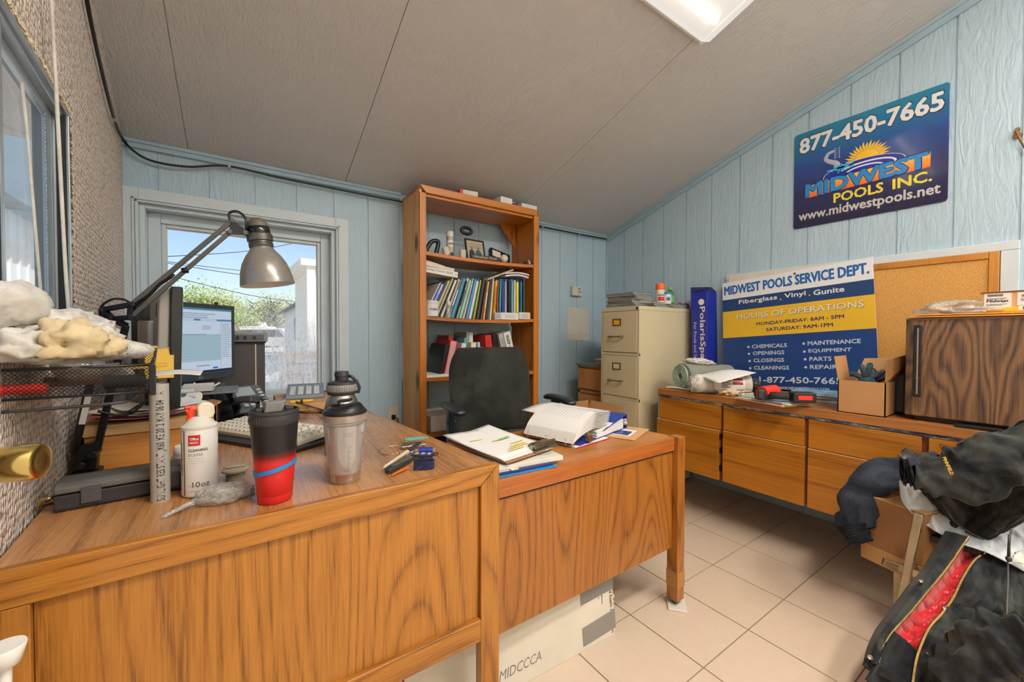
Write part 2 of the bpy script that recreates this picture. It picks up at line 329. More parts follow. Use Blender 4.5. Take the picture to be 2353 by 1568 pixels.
def obj(name, b, mats, parent=None, smooth=None, bev=0.0, sub=0, world=False, kind=None):
    me = bpy.data.meshes.new(name); vs = b.v
    if world and parent is not None:
        o = parent
        while o.parent is not None: o = o.parent
        inv = o.matrix_basis.inverted(); vs = [inv @ v for v in vs]
    me.from_pydata([tuple(v) for v in vs], [], b.f); me.update()
    if not isinstance(mats, (list, tuple)): mats = [mats]
    for m in mats: me.materials.append(MATS[m] if isinstance(m, str) else m)
    me.polygons.foreach_set('material_index', b.mi)
    if smooth is not None:
        me.polygons.foreach_set('use_smooth', [True]*len(me.polygons))
        if smooth < 180: me.set_sharp_from_angle(angle=R(smooth))
    o = bpy.data.objects.new(name, me); COL.objects.link(o)
    if parent is not None: o.parent = parent
    if bev:
        md = o.modifiers.new('b', 'BEVEL'); md.width = bev; md.segments = 2; md.limit_method = 'ANGLE'; md.angle_limit = R(40)
        if smooth is None: me.polygons.foreach_set('use_smooth', [True]*len(me.polygons)); md.harden_normals = True
    if sub: md = o.modifiers.new('s', 'SUBSURF'); md.levels = sub; md.render_levels = sub
    if kind: o['kind'] = kind
    return o
def thing(name, label, cat, loc=(0, 0, 0), rz=0, group=None, M=None):
    o = bpy.data.objects.new(name, None); COL.objects.link(o); o.empty_display_size = .05
    if M is not None: o.matrix_basis = M
    else: o.location = loc; o.rotation_euler = (0, 0, rz)
    o['label'] = label; o['category'] = cat
    if group: o['group'] = group
    return o
def tag(o, label, cat, group=None, kind=None):
    o['label'] = label; o['category'] = cat
    if group: o['group'] = group
    if kind: o['kind'] = kind
    return o
def struct(name, b, mats, label=None, **kw):
    o = obj(name, b, mats, **kw); o['kind'] = 'structure'
    if label: o['label'] = label
    return o
def copy_tree(o, parent=None):
    c = o.copy(); COL.objects.link(c)
    if parent is not None: c.parent = parent
    for ch in list(o.children): copy_tree(ch, c)
    return c
def lerp(a, b, t): return a+(b-a)*t
def cr(p, t):
    """Catmull-Rom through a list of vectors, t in 0..1"""
    n = len(p)-1; x = min(max(t*n, 0), n-1e-6); i = int(x); f = x-i
    a, b, c, d = p[max(i-1, 0)], p[i], p[i+1], p[min(i+2, n)]
    return .5*((2*b)+(c-a)*f+(2*a-5*b+4*c-d)*f*f+(3*b-a-3*c+d)*f**3)
def fold(p, s=8, seed=0): return mnoise.noise(Vector((p[0]*s+seed, p[1]*s, p[2]*s)))
def lump(name, c, r, mat, parent=None, seed=0, amp=.35, freq=3, n=26, squash=None, M=None):
    """irregular crumpled lump (bags, cloth) resting with a flattened base"""
    b = B(); sx, sy, sz = r; base = squash
    def fn(u, v):
        a = u*2*math.pi; t = v*math.pi; d = Vector((math.sin(t)*math.cos(a), math.sin(t)*math.sin(a), -math.cos(t)))
        k = 1+amp*mnoise.noise(d*freq+Vector((seed, 0, 0)))+amp*.6*abs(mnoise.noise(d*freq*2.7+Vector((0, seed, 0))))+amp*.4*(.35-abs(mnoise.noise(d*freq*4.5+Vector((seed, 2, 0)))))
        p = Vector((d.x*sx*k, d.y*sy*k, d.z*sz*k))
        if base is not None and p.z < -base: p.z = -base
        return p+Vector(c)
    b.grid(fn, n*2, n, M=M); o = obj(name, b, mat, parent, smooth=180); return o
# ================================================================== ROOM SHELL
YB, XR = 2.643, 2.90                      # window wall, right wall
CS = .302                                 # slope of the ceiling, rising towards the camera
def cz(y): return 2.05+CS*(YB-y)
ML = TR(-.33, 1.0, 0, rz=math.atan2(.9969, -.0788))   # left wall: local x runs along it, local -y looks into the room
YF = -2.4
# floor: 12 inch tiles on a grout bed
b = B(); b.box(-.9, 3.1, YF-.1, 2.85, -.10, -.003, 0)
ty0 = .722-.305*11
for i in range(13):
    for j in range(18):
        x0 = -.87+.3048*i+.012; y0 = ty0+.305*j
        x0 = 1.578-.3048*8+.3048*i
        if x0 > 3.05 or y0 > 2.8: continue
        b.box(x0+.0025, x0+.3023, y0+.0025, y0+.3025, -.006, 0, 1)
struct('floor', b, ['grout', 'floor_tile'], 'pale beige square ceramic tiles with grey-brown grout')
def boards(b, a0, a1, z0, z1, off, put, w=.2032, g=.007):
    """vertical panel boards with recessed grooves between them, put(a0,a1,z0,z1,depth0,depth1)"""
    k = math.floor((a0-off)/w); x = off+k*w
    while x < a1:
        s = max(a0, x+g/2); e = min(a1, x+w-g/2)
        if e > s: put(b, s, e, z0, z1, 0, .012)
        x += w
    put(b, a0, a1, z0, z1, .006, .15)
pb = lambda b, a0, a1, z0, z1, d0, d1: b.box(a0, a1, YB+d0, YB+d1, z0, z1)
WX0, WX1, WZ0, WZ1 = -.405, .485, .69, 1.755
b = B(); o_ = -.335
boards(b, -.62, WX0, 0, 2.25, o_, pb); boards(b, WX1, 3.05, 0, 2.25, o_, pb); boards(b, WX0, WX1, WZ1, 2.25, o_, pb); boards(b, WX0, WX1, 0, WZ0, o_, pb)
struct('wall_back', b, 'siding_blue', 'light blue grooved wood panelling with the small window')
def pr_(b, a0, a1, z0, z1, d0, d1):
    b.hexa([(XR+d0, a0, z0), (XR+d1, a0, z0), (XR+d1, a1, z0), (XR+d0, a1, z0), (XR+d0, a0, cz(a0)+.05), (XR+d1, a0, cz(a0)+.05), (XR+d1, a1, cz(a1)+.05), (XR+d0, a1, cz(a1)+.05)])
b = B(); boards(b, YF, YB+.1, 0, 3, .404, pr_)
struct('wall_right', b, 'siding_blue', 'light blue grooved wood panelling under the sloping ceiling')
# left wall with its window opening, woven fabric glued on
LX0, LX1, LZ0, LZ1 = -.16, .535, 1.10, 1.70
b = B()
for a0, a1, z0, z1 in ((-3.5, LX0, 0, 3.9), (LX1, 1.80, 0, 2.7), (LX0, LX1, LZ1, 3.2), (LX0, LX1, 0, LZ0)): b.box(a0, a1, 0, .06, z0, z1)
wl_ = struct('wall_left', b, 'woven_wall_fabric', 'beige and brown woven fabric covering the left wall'); wl_.matrix_basis = ML
# frayed fabric edge round the left window
b = B(); rnd = random.Random(3)
for k in range(230):
    t = rnd.random()
    if k % 2: x = lerp(LX0, LX1+.005, t); z = LZ1+.003; d = (rnd.uniform(-.4, .4), -1)
    else: x = LX1+.003; z = lerp(LZ0, LZ1, t); d = (-1, rnd.uniform(-.4, .4))
    L = rnd.uniform(.006, .017); b.bar((x, -.004, z), (x+d[0]*L, -.010, z+d[1]*L), .003, .002)
fr = obj('frayed_edge', b, 'cotton_beige', wl_)
b = B(); b.box(-.9, 3.1, YF-.15, YF, 0, 4.0); struct('wall_front', b, plain('wall_plain', '#D8DCD8', .6))
# ceiling: textured panels laid side by side
TH = math.atan(CS); b = B()
def cpan(x0, x1, y0, y1, t0, t1, m=0):
    b.hexa([(x0, y0, cz(y0)+t0), (x1, y0, cz(y0)+t0), (x1, y1, cz(y1)+t0), (x0, y1, cz(y1)+t0), (x0, y0, cz(y0)+t1), (x1, y0, cz(y0)+t1), (x1, y1, cz(y1)+t1), (x0, y1, cz(y1)+t1)], m)
for x0, x1 in ((-.9, -.215), (-.213, .541), (.544, 1.785), (1.788, 3.1)): cpan(x0, x1, YF-.1, YB+.1, 0, .012)
cpan(-.9, 3.1, YF-.1, YB+.15, .010, .12)
struct('ceiling', b, 'ceiling_texture', 'warm grey sloping ceiling of textured wood-grain panels')
# crown strips
b = B(); b.box(-.47, .89, YB-.018, YB, 2.015, cz(YB)+.004); b.box(-.47, .89, YB-.026, YB, cz(YB)-.012, cz(YB-.02)); b.box(1.80, 2.9, YB-.018, YB, 2.015, cz(YB)+.004); b.box(1.80, 2.9, YB-.026, YB, cz(YB)-.012, cz(YB-.02))
struct('trim_1', b, 'trim_blue', 'blue crown strip where the window wall meets the ceiling', bev=.003)
b = B()
for w, t in ((.055, .014), (.022, .026)):
    b.hexa([(XR-t, YF, cz(YF)-w), (XR, YF, cz(YF)-w), (XR, YB, cz(YB)-w), (XR-t, YB, cz(YB)-w), (XR-t, YF, cz(YF)), (XR, YF, cz(YF)), (XR, YB, cz(YB)), (XR-t, YB, cz(YB))])
struct('trim_2', b, 'trim_blue', 'blue strip along the sloping ceiling on the right wall', bev=.003)
b = B(); b.box(XR-.014, XR, YB-.014, YB, 0, 2.05); struct('trim_3', b, 'trim_blue', bev=.003)
# ---- window 1
CW = .075
b = B()
b.box(-.462, WX0, YB-.022, YB, .62, WZ1+.07); b.box(WX1, WX1+CW, YB-.022, YB, .62, WZ1+.07); b.box(WX0, WX1, YB-.022, YB, WZ1, WZ1+.07)
cas = struct('trim_4', b, 'trim_pale', 'flat painted casing round the small window', bev=.003)
b = B()
for e in (0, .012):
    b.box(WX0-.022+e, WX0-.014+e, YB-.03, YB-.02, .62, WZ1+.02-e); b.box(WX1+.014-e, WX1+.022-e, YB-.03, YB-.02, .62, WZ1+.02-e); b.box(WX0-.022+e, WX1+.022-e, YB-.03, YB-.02, WZ1+.012-e, WZ1+.02-e)
obj('bead', b, 'trim_pale', cas, bev=.001)
w1 = thing('window_1', 'small window with a misted pane looking out on the yard and pool', 'window', (0, YB, 0)); w1['kind'] = 'structure'; del w1['category']
b = B(); T = .02      # jamb liner
b.box(WX0, WX0+T, 0, .16, WZ0, WZ1); b.box(WX1-T, WX1, 0, .16, WZ0, WZ1); b.box(WX0+T, WX1-T, 0, .16, WZ1-T, WZ1); b.box(WX0+T, WX1-T, 0, .16, WZ0, WZ0+T)
obj('jamb', b, 'trim_pale', w1, bev=.002)
b = B(); a0, a1, z0, z1 = WX0+T, WX1-T, WZ0+T, WZ1-T
def ring4(b, a0, a1, z0, z1, w, y0, y1):
    b.box(a0, a0+w, y0, y1, z0, z1); b.box(a1-w, a1, y0, y1, z0, z1); b.box(a0+w, a1-w, y0, y1, z1-w, z1); b.box(a0+w, a1-w, y0, y1, z0, z0+w)
ring4(b, a0, a1, z0, z1, .05, .075, .13); ring4(b, a0+.05, a1-.05, z0+.05, z1-.05, .018, .088, .125)
obj('window_frame', b, 'trim_pale', w1, bev=.003)
b = B(); ring4(b, a0+.066, a1-.066, z0+.066, z1-.066, .006, .10, .112); obj('glazing_bead', b, 'off_white', w1)
b = B(); b.box(a0+.06, a1-.06, .103, .107, z0+.06, z1-.06); obj('pane', b, 'foggy_glass', w1)
# ---- window 2 in the left wall (aluminium slider), in the wall's own frame
w2 = thing('window_2', 'aluminium sliding window in the fabric covered wall', 'window', M=ML); w2['kind'] = 'structure'; del w2['category']
b = B(); b.box(LX0, LX1, 0, .06, LZ1-.006, LZ1); b.box(LX0, LX1, 0, .06, LZ0, LZ0+.01); b.box(LX1-.006, LX1, 0, .06, LZ0, LZ1); b.box(LX0, LX0+.006, 0, .06, LZ0, LZ1)
obj('jamb', b, 'jamb_grey_blue', w2)
b = B()
ring4(b, LX0+.006, LX1-.006, LZ0+.01, LZ1-.006, .020, .004, .040); ring4(b, LX0+.006, LX1-.006, LZ0+.01, LZ1-.006, .010, -.006, .010)
obj('window_frame', b, 'aluminium', w2, bev=.002)
b = B(); ring4(b, LX0+.03, .105, LZ0+.03, LZ1-.026, .018, .008, .020); ring4(b, .085, LX1-.026, LZ0+.03, LZ1-.026, .020, .020, .032)
obj('sash', b, 'aluminium', w2, bev=.002)
b = B(); b.box(LX1-.030, LX1-.025, -.002, .016, LZ0, LZ1-.02); b.box(.062, .066, .004, .020, LZ0+.03, LZ1-.03); obj('gasket', b, 'black', w2)
b = B(); b.box(.085, LX1-.04, .025, .028, LZ0+.04, LZ1-.04); b.box(LX0+.04, .10, .013, .016, LZ0+.04, LZ1-.04); obj('pane', b, 'clear_pane', w2)
# frayed curtain remnant against the glass
b = B(); rnd = random.Random(5)
b.box(LX1-.085, LX1-.04, .021, .023, LZ0+.04, LZ1-.04)
for k in range(90):
    z = lerp(LZ0+.05, LZ1-.05, k/90); b.box(LX1-.085-rnd.uniform(.002, .009), LX1-.08, .021, .023, z, z+.004)
obj('screen_strip', b, plain('screen_grey', '#8FA0A8', .8), w2)
def cord(name, label, cat, pts, r, mat, n=40, **kw):
    P_ = [Vector(p) for p in pts]; b = B(); b.tube([cr(P_, i/n) for i in range(n+1)], r, 7); o = obj(name, b, mat, smooth=180); tag(o, label, cat, **kw); return o
def Lw(px, py, off=.012):       # point on the left wall plane, off metres into the room
    r = ray(px, py); n = Vector((.9969, .0788, 0)); t = (Vector((-.33, 1, 0))-CAM).dot(n)+off
    return CAM+r*(t/r.dot(n))
cord('pull_cord', 'long off-white cord hanging down the fabric wall beside the window frame', 'cord', [Lw(118, 0, .02), Lw(124, 120, .02), Lw(131, 240, .02), Lw(140, 420, .02), Lw(152, 640, .02), Lw(164, 780, .02)], .0035, 'cotton_white')
cord('pull_cord', 'thin slack white cord hanging across the sliding window glass', 'cord', [Lw(50, 190, -.02), Lw(62, 300, -.02), Lw(72, 420, -.02), Lw(84, 560, -.02), Lw(96, 700, -.02)], .0028, 'cotton_white')
# black cable round the ceiling edge and under the crown strip
pts = [Lw(190, -60, .012), Lw(205, 30, .012), Lw(233, 160, .012), Lw(262, 272, .014), at(281, 316, y=YB-.05), at(305, 345, y=YB-.045), at(350, 370, y=YB-.04), at(430, 383, y=YB-.036), at(525, 382, y=YB-.036), at(640, 408, y=YB-.036), at(760, 432, y=YB-.036), at(925, 464, y=YB-.036), at(1100, 492, y=YB-.036), at(1245, 521, y=YB-.036), at(1330, 538, y=YB-.036), at(1394, 549, y=YB-.03)]
ck = cord('black_cable', 'black cable sagging from the ceiling corner along the window wall', 'cable', pts, .0055, 'black', 160)
b = B()
for px, py in ((262, 272), (527, 383), (1246, 521), (1330, 538)):
    p = Lw(px, py, .014) if px < 280 else at(px, py, y=YB-.036); b.box(p.x-.006, p.x+.006, p.y-.010, p.y+.014, p.z-.008, p.z+.008)
obj('cable_clip', b, 'light_grey', ck)
# ---- wall board / blanked window frame on the right wall
ptL = 1.50; ptR = .196
b = B(); zt = 1.545
b.box(XR-.02, XR, ptR, ptL, zt-.041, zt); b.box(XR-.02, XR, ptR, ptR+.055, .77, zt-.041); b.box(XR-.02, XR, ptL-.055, ptL, .77, zt-.041)
struct('trim_5', b, 'trim_pale', 'flat pale blue casing of the blanked opening on the right wall', bev=.003)
b = B(); b.box(XR-.008, XR, ptR+.055, ptL-.055, .77, zt-.041); struct('wall_patch_board', b, 'trim_pale')
# ---- ceiling light in view, and two added behind the camera
def fixture(x, y, label, L1, L2, long=1.22, wide=.34):
    o = Vector((x, y, cz(y))); M = MX(o, (1, 0, 0), (0, -math.cos(TH), math.sin(TH)))
    t = thing('ceiling_light', label, 'light', M=M)
    b = B(); b.box(0, long, 0, wide, 0, .02); obj('housing', b, 'white_gloss', t, bev=.002)
    b = B()
    for yy in (.10, wide-.10): b.cyl((.05, yy, .032), (long-.05, yy, .032), .014, n=12)
    obj('fluorescent_tube', b, plain('tube_glow_%d' % L2, '#FFF6E6', .5, var=0, emit=L2), t, smooth=60)
    b = B(); b.add([(0, 0, .012), (long, 0, .012), (long, wide, .012), (0, wide, .012), (.015, .04, .062), (long-.015, .04, .062), (long-.015, wide-.04, .062), (.015, wide-.04, .062)], [(4, 7, 6, 5), (0, 4, 5, 1), (1, 5, 6, 2), (2, 6, 7, 3), (3, 7, 4, 0)])
    nm = 'prismatic_lens_%d' % L1
    if nm not in MATS:
        k = NT(nm); v = k.coord((1, 1, 1)); vo = k.n('TexVoronoi'); k.set(vo.inputs['Vector'], v); vo.inputs['Scale'].default_value = 170; vo.inputs['Randomness'].default_value = .1
        tr = k.n('BsdfTransparent'); em = k.n('Emission'); k.set(em.inputs[0], k.ramp(vo.outputs['Distance'], [(.1, '#FFFFFF'), (.6, '#EDE3D8')])); em.inputs[1].default_value = L1
        m = k.n('MixShader'); m.inputs[0].default_value = .72; k.set(m.inputs[1], tr); k.set(m.inputs[2], em); k.t.links.new(m.outputs[0], k.o.inputs[0])
    obj('lens', b, nm, t)
    b = B(); b.box(-.004, .012, -.004, wide+.004, .004, .03); b.box(long-.012, long+.004, -.004, wide+.004, .004, .03); b.box(0, long, -.005, .004, .006, .018); b.box(0, long, wide-.004, wide+.005, .006, .018)
    obj('end_frame', b, 'white_gloss', t, bev=.002); return t
fixture(.60, 1.085, 'wraparound fluorescent ceiling light with a ribbed clear lens', 1, 7)
fixture(.2, -.35, 'fluorescent ceiling light nearer the door', 78, 90)  # added out of view as main light for the room
fixture(1.5, -1.25, 'added unseen ceiling light over the far end of the room', 78, 90)  # second added fixture, unseen, brightens the room from behind
# ---- door on the left with its brass knob
b = B(); b.box(-.298, -.262, -.05, .70, .01, 2.05); dr = struct('door_1', b, 'white', bev=.002)
k_ = at(28, 1066, d=.50); b = B(); M = TR(k_.x, k_.y, k_.z, rz=R(-12))
b.M = M @ Matrix.Rotation(R(90), 4, 'Y') @ Matrix.Scale(.88, 4)
b.lathe([(.030, -.062), (.030, -.056), (.013, -.050), (.0125, -.030), (.017, -.024), (.0225, -.018), (.0250, -.008), (.0262, .010), (.0258, .026), (.0245, .030), (.021, .031), (.012, .030), (.0001, .030)], 40); b.M = None
obj('door_knob', b, 'brass', dr, smooth=50)
k_ = at(26, 1492, d=.50); b = B(); b.lathe([(.006, -.05), (.0065, -.022), (.014, -.018), (.0195, .004), (.0185, .006), (.0001, .0055)], 28, M=TR(k_.x-.006, k_.y, k_.z))
b.cyl((k_.x-.006, k_.y, k_.z-.045), (-.262, k_.y, k_.z-.045), .006)
obj('door_bumper', b, 'white_gloss', dr, smooth=50)
# ---- things on the window wall right of the bookcase
p = at(1321, 670, y=YB); t = thing('thermostat', 'small beige wall thermostat with a grey display', 'thermostat', (p.x, YB, p.z))
b = B(); b.box(-.058, .058, -.032, 0, -.042, .042); obj('housing', b, 'beige_plastic', t, bev=.004)
b = B(); b.box(-.002, .052, -.0345, -.031, -.036, .038); obj('faceplate', b, 'off_white', t, bev=.001)
b = B(); b.box(.008, .036, -.0355, -.034, .014, .028); obj('display', b, plain('lcd_green', '#6E7F6A', .3), t)
b = B()
for i in range(3):
    for j in range(2): b.box(.006+i*.014, .014+i*.014, -.037, -.034, -.02+j*.016, -.010+j*.016)
obj('button', b, 'mid_grey', t)
a = at(1303, 707, y=YB); c = at(1353, 783, y=YB); b = B(); b.box(a.x, c.x, YB-.004, YB, c.z, a.z); t = obj('wall_plate', b, plain('plate_cream', '#D3CFC4', .5), bev=.001); tag(t, 'blank cream plate screwed to the panelling under the thermostat', 'plate')
b = B()
for x in (a.x+.045, c.x-.045):
    for z in (a.z-.02, c.z+.045): b.cyl((x, YB-.006, z), (x, YB, z), .004, n=8)
obj('screw_head', b, 'dark_steel', t)
p = at(903, 953, y=YB); t = thing('wall_outlet', 'cream wall outlet with a green and red wired plug', 'outlet', (p.x, YB, p.z))
b = B(); b.box(-.035, .035, -.006, 0, -.057, .057); obj('faceplate', b, 'beige_plastic', t, bev=.002)
b = B(); b.tube([(.0, -.012, -.01), (.02, -.03, -.02), (.025, -.02, -.07), (.02, -.02, -.12)], .0035, 6, 0); b.tube([(.005, -.012, .0), (.03, -.03, -.03), (.03, -.02, -.12)], .003, 6, 1); b.box(-.012, .012, -.02, 0, -.03, .0, 2)
obj('plug', b, ['green', 'red', 'black'], t)
# hook on the right wall
p = at(2338, 312, x=XR); t = thing('wall_hook', 'tarnished metal hook screwed high on the right wall', 'hook', p)
b = B(); b.cyl((0, 0, 0), (-.006, 0, 0), .014, n=14); b.cyl((0, 0, .025), (-.012, 0, .025), .009, n=12); b.tube([(-.004, 0, .02), (-.03, 0, .01), (-.035, -.006, -.02), (-.03, -.02, -.06), (-.02, -.03, -.09)], .004, 8)
obj('hook', b, plain('rusty', '#8A6A44', .6, .5), t, smooth=60)
# ================================================================== OUTSIDE
GZ = -.25
b = B(); b.box(-40, 60, 2.85, 90, GZ-.1, GZ); b.box(-40, -.62, -40, 2.85, GZ-.1, GZ); tag(obj('ground', b, 'concrete'), '', ''); g = bpy.data.objects['ground']; g['kind'] = 'structure'; del g['label']; del g['category']
# pool
c0 = at(650, 842, z=GZ); b = B()
pool = [(c0.x+math.cos(a)*2.9*(1+.12*math.cos(2*a+.5)), c0.y+math.sin(a)*3.2) for a in [i*math.pi/20 for i in range(40)]]
cop = [(c0.x+(x-c0.x)*1.12, c0.y+(y-c0.y)*1.12) for x, y in pool]
t = thing('swimming_pool', 'kidney shaped blue swimming pool with a white rim in the yard', 'pool', (0, 0, 0))
b.prism(cop, GZ-.05, GZ+.08); obj('coping', b, 'white', t); b = B(); b.prism(pool, GZ, GZ+.085); obj('water', b, 'pool_water', t)
def vehicle(name, label, cat, px, py, d, L, Wd, H, col, kind):
    p = at(px, py, d=d); t = thing(name, label, cat, (p.x, p.y, GZ), YAW*-1+R(8))
    if kind == 'truck':
        b = B(); b.box(-L/2, L*.2, -Wd/2, Wd/2, .6, H); obj('cargo_box', b, col, t, bev=.04)
        b = B(); b.prism([(L*.2, .4), (L*.5, .4), (L*.5, H*.45), (L*.42, H*.78), (L*.2, H*.8)], -Wd/2*.9, Wd/2*.9, M=Matrix.Rotation(R(90), 4, 'X')); obj('cab', b, 'white', t, bev=.03)
    else:
        pr = {'suv': [(-.5, .3), (.5, .3), (.5, .55), (.46, .6), (.3, .62), (.17, 1), (-.42, 1), (-.5, .62)], 'van': [(-.5, .2), (.5, .2), (.5, .5), (.42, .62), (.3, 1), (-.5, 1)], 'pickup': [(-.5, .3), (.5, .3), (.5, .6), (.25, .65), (.12, 1), (-.1, 1), (-.12, .65), (-.5, .65)]}[kind]
        b = B(); b.prism([(x*L, z*H) for x, z in pr], -Wd/2, Wd/2, M=Matrix.Rotation(R(90), 4, 'X')); obj('body', b, col, t, bev=.05)
        b = B(); b.prism([(x*L, z*H) for x, z in ((-.38, .66), (.2, .66), (.13, .93), (-.36, .93))], -Wd/2-.01, Wd/2+.01, M=Matrix.Rotation(R(90), 4, 'X')); obj('side_window', b, 'charcoal', t)
    for sx in (-.32, .32):
        for sy in (-1, 1): b = B(); b.cyl((sx*L, sy*Wd/2-.1*sy, .34), (sx*L, sy*(Wd/2+.02), .34), .34, n=20); obj('wheel', b, 'rubber', t)
vehicle('box_truck', 'pale blue box truck parked beyond the yard', 'truck', 535, 745, 44, 7, 2.3, 3.3, plain('truck_blue', '#9FC4DC', .4), 'truck')
vehicle('van', 'white van parked between the box truck and the white car', 'van', 584, 755, 38, 5, 2, 2.0, 'white_gloss', 'van')
vehicle('car', 'white estate car parked by the white building', 'car', 632, 765, 27, 4.6, 1.8, 1.7, 'white_gloss', 'suv')
# white building at the right of the window view, long white building beyond
def house(name, label, M, L, D, H, wallm, roofm, ov=.3, rise=1.2, win=()):
    t = thing(name, label, 'building', M=M)
    b = B(); b.box(0, L, 0, D, 0, H); b.prism([(0, H), (D, H), (D/2, H+rise)], 0, L, M=Matrix(((0, 0, 1, 0), (1, 0, 0, 0), (0, 1, 0, 0), (0, 0, 0, 1)))); obj('wall', b, wallm, t)
    b = B()
    for s in (0, 1):
        y0, y1 = (-.3, D/2) if s == 0 else (D+.3, D/2); z0 = H-.3*rise/(D/2)
        b.hexa([(-ov, y0, z0), (L+ov, y0, z0), (L+ov, y1, H+rise), (-ov, y1, H+rise), (-ov, y0, z0+.12), (L+ov, y0, z0+.12), (L+ov, y1, H+rise+.12), (-ov, y1, H+rise+.12)])
    obj('roof', b, roofm, t)
    for (x0, x1, z0, z1) in win:
        b = B(); b.box(x0, x1, -.04, .02, z0, z1); f = obj('window', b, 'charcoal', t)
    return t
def corr(name, c):
    k = NT(name); v = k.coord((1, 1, 1)); w = k.n('TexWave'); w.wave_type = 'BANDS'; w.bands_direction = 'X'; k.set(w.inputs['Vector'], v); w.inputs['Scale'].default_value = 1.6
    k.p(Base_Color=hexc(c), Roughness=.5); k.bump(w.outputs[0], .8, .05)
corr('corrugated_white', '#E4E6E8')
plain('roof_grey', '#6F6A66', .8); plain('lap_white', '#E6E6E4', .6)
p = at(722, 900, d=7.5); t = thing('white_shed', 'white sided shed wall with a corner board at the edge of the window view', 'building', (p.x, p.y, GZ))
b = B(); b.box(.0, 4, 0, 3, 0, 2.65); obj('wall', b, 'lap_white', t)
b = B(); b.box(-.12, .02, -.06, .1, 0, 2.7); obj('corner_board', b, 'white', t, bev=.01)
b = B(); b.hexa([(-.22, -.1, 2.62), (4.3, -.1, 2.62), (4.3, 3.1, 2.62), (-.22, 3.1, 2.62), (-.22, -.1, 2.74), (4.3, -.1, 2.74), (4.3, 3.1, 2.9), (-.22, 3.1, 2.9)]); obj('roof', b, 'white', t)
p = at(655, 800, d=24); q = at(730, 800, d=13)
house('white_building', 'long white building with a low dark roof beyond the yard', MX((p.x, p.y, GZ), (q-p)*Vector((1, 1, 0)) if False else Vector((q.x-p.x, q.y-p.y, 0)), (-(q.y-p.y), q.x-p.x, 0)), (Vector((q.x-p.x, q.y-p.y, 0))).length, 6, 2.6, 'lap_white', 'roof_grey', rise=1.1, win=((6, 6.9, 1.0, 2.1), (9.4, 10.2, 1, 2.1)))
# equipment beside the shed
p = at(705, 880, d=7.0); t = thing('pool_pump_crate', 'brown slatted crate of pool equipment by the white shed', 'crate', (p.x-.1, p.y, GZ))
b = B()
for i in range(5): b.box(-.3, .3, -.3, .3, .1+i*.2, .24+i*.2)
obj('slats', b, 'kraft_dark', t); b = B(); b.box(-.33, .33, -.33, .33, 0, .08); obj('base', b, 'dark_grey', t)
# big white metal building outside the left window
t = thing('metal_building', 'white ribbed metal building with a blue grey eave outside the sliding window', 'building', (-3.0, 0, GZ))
b = B(); b.box(-6, 0, 3, 22, 0, 3.3)
for i in range(57): b.box(0, .03, 3+i*.33, 3.07+i*.33, 0, 3.3)
obj('wall', b, 'white', t); b = B(); b.box(-6.3, .35, 2.7, 22, 3.3, 3.5); b.box(-6.3, .10, 2.8, 22, 3.5, 9); obj('eave', b, plain('eave_reflection_blue', '#8FA3AF', .5), t)  # upper block stands for the blue-grey reflection in the window glass
# trees
def leafy(name, c, c2):
    k = NT(name); k.p(Base_Color=k.mix(k.noise(k.coord(), 3, 2), hexc(c), hexc(c2)), Roughness=.8); return k.m
leafy('leaf_spring', '#B2BE78', '#93A468'); leafy('leaf_pale', '#9CA878', '#B8BD94'); plain('bark', '#6B5C4C', .9)
def tree(label, px, base_d, h, spread, mat, seed, trunks=3, leaves=2600, group='trees beyond the yard', y0=0):
    rnd = random.Random(seed); p = at(px, 760, d=base_d); t = thing('tree', label, 'tree', (p.x, p.y, GZ), group=group)
    b = B(); tips = []
    for i in range(trunks):
        a = rnd.uniform(0, 6.28); top = Vector((math.cos(a)*spread*.25, math.sin(a)*spread*.25, h*rnd.uniform(.7, .95)))
        pts = [Vector((0, 0, 0)).lerp(top, s/6)+Vector((rnd.uniform(-.08, .08), rnd.uniform(-.08, .08), 0))*s for s in range(7)]
        b.tube(pts, lambda q: .16*(1-q)+.02, 6)
        for q in range(16):
            s = rnd.uniform(.3, 1); o = Vector((0, 0, 0)).lerp(top, s); a2 = rnd.uniform(0, 6.28); L = spread*.55*(1.15-s*.6)
            e = o+Vector((math.cos(a2)*L, math.sin(a2)*L, L*rnd.uniform(.3, .9))); b.tube([o, (o+e)/2+Vector((0, 0, -.1)), e], lambda q: .05*(1-q)+.012, 4); tips.append(e); tips.append((o+e)/2)
    obj('branches', b, 'bark', t)
    if leaves:
        b = B()
        for i in range(leaves):
            o = rnd.choice(tips)+Vector((rnd.gauss(0, .45), rnd.gauss(0, .45), rnd.gauss(0, .45)))*spread/3; s = rnd.uniform(.05, .11)*spread/3
            d = Vector((rnd.gauss(0, 1), rnd.gauss(0, 1), rnd.gauss(0, 1))).normalized(); e = d.orthogonal().normalized()
            b.add([o-d*s, o+e*s*.6, o+d*s, o-e*s*.6], [(0, 1, 2, 3)])
        obj('foliage', b, mat, t)
tree('full yellow-green spring tree standing behind the monitor top', 452, 34, 4.3, 4.2, 'leaf_spring', 1, 4, 5200)
tree('smaller yellow-green tree just right of the full spring tree', 506, 36, 4.4, 2.6, 'leaf_spring', 2, 3, 2200)
tree('young green tree above the parked van', 566, 42, 3.2, 3.0, 'leaf_spring', 3, 3, 2200)
tree('nearly bare grey tree above the white car', 600, 50, 6.2, 3.8, 'leaf_pale', 4, 4, 700)
tree('nearly bare grey tree left of the white building', 640, 52, 6.0, 4, 'leaf_pale', 5, 4, 1100)
tree('nearly bare grey tree over the white building roof', 684, 50, 5.6, 4, 'leaf_pale', 6, 4, 1100)
b = B(); rnd = random.Random(9)
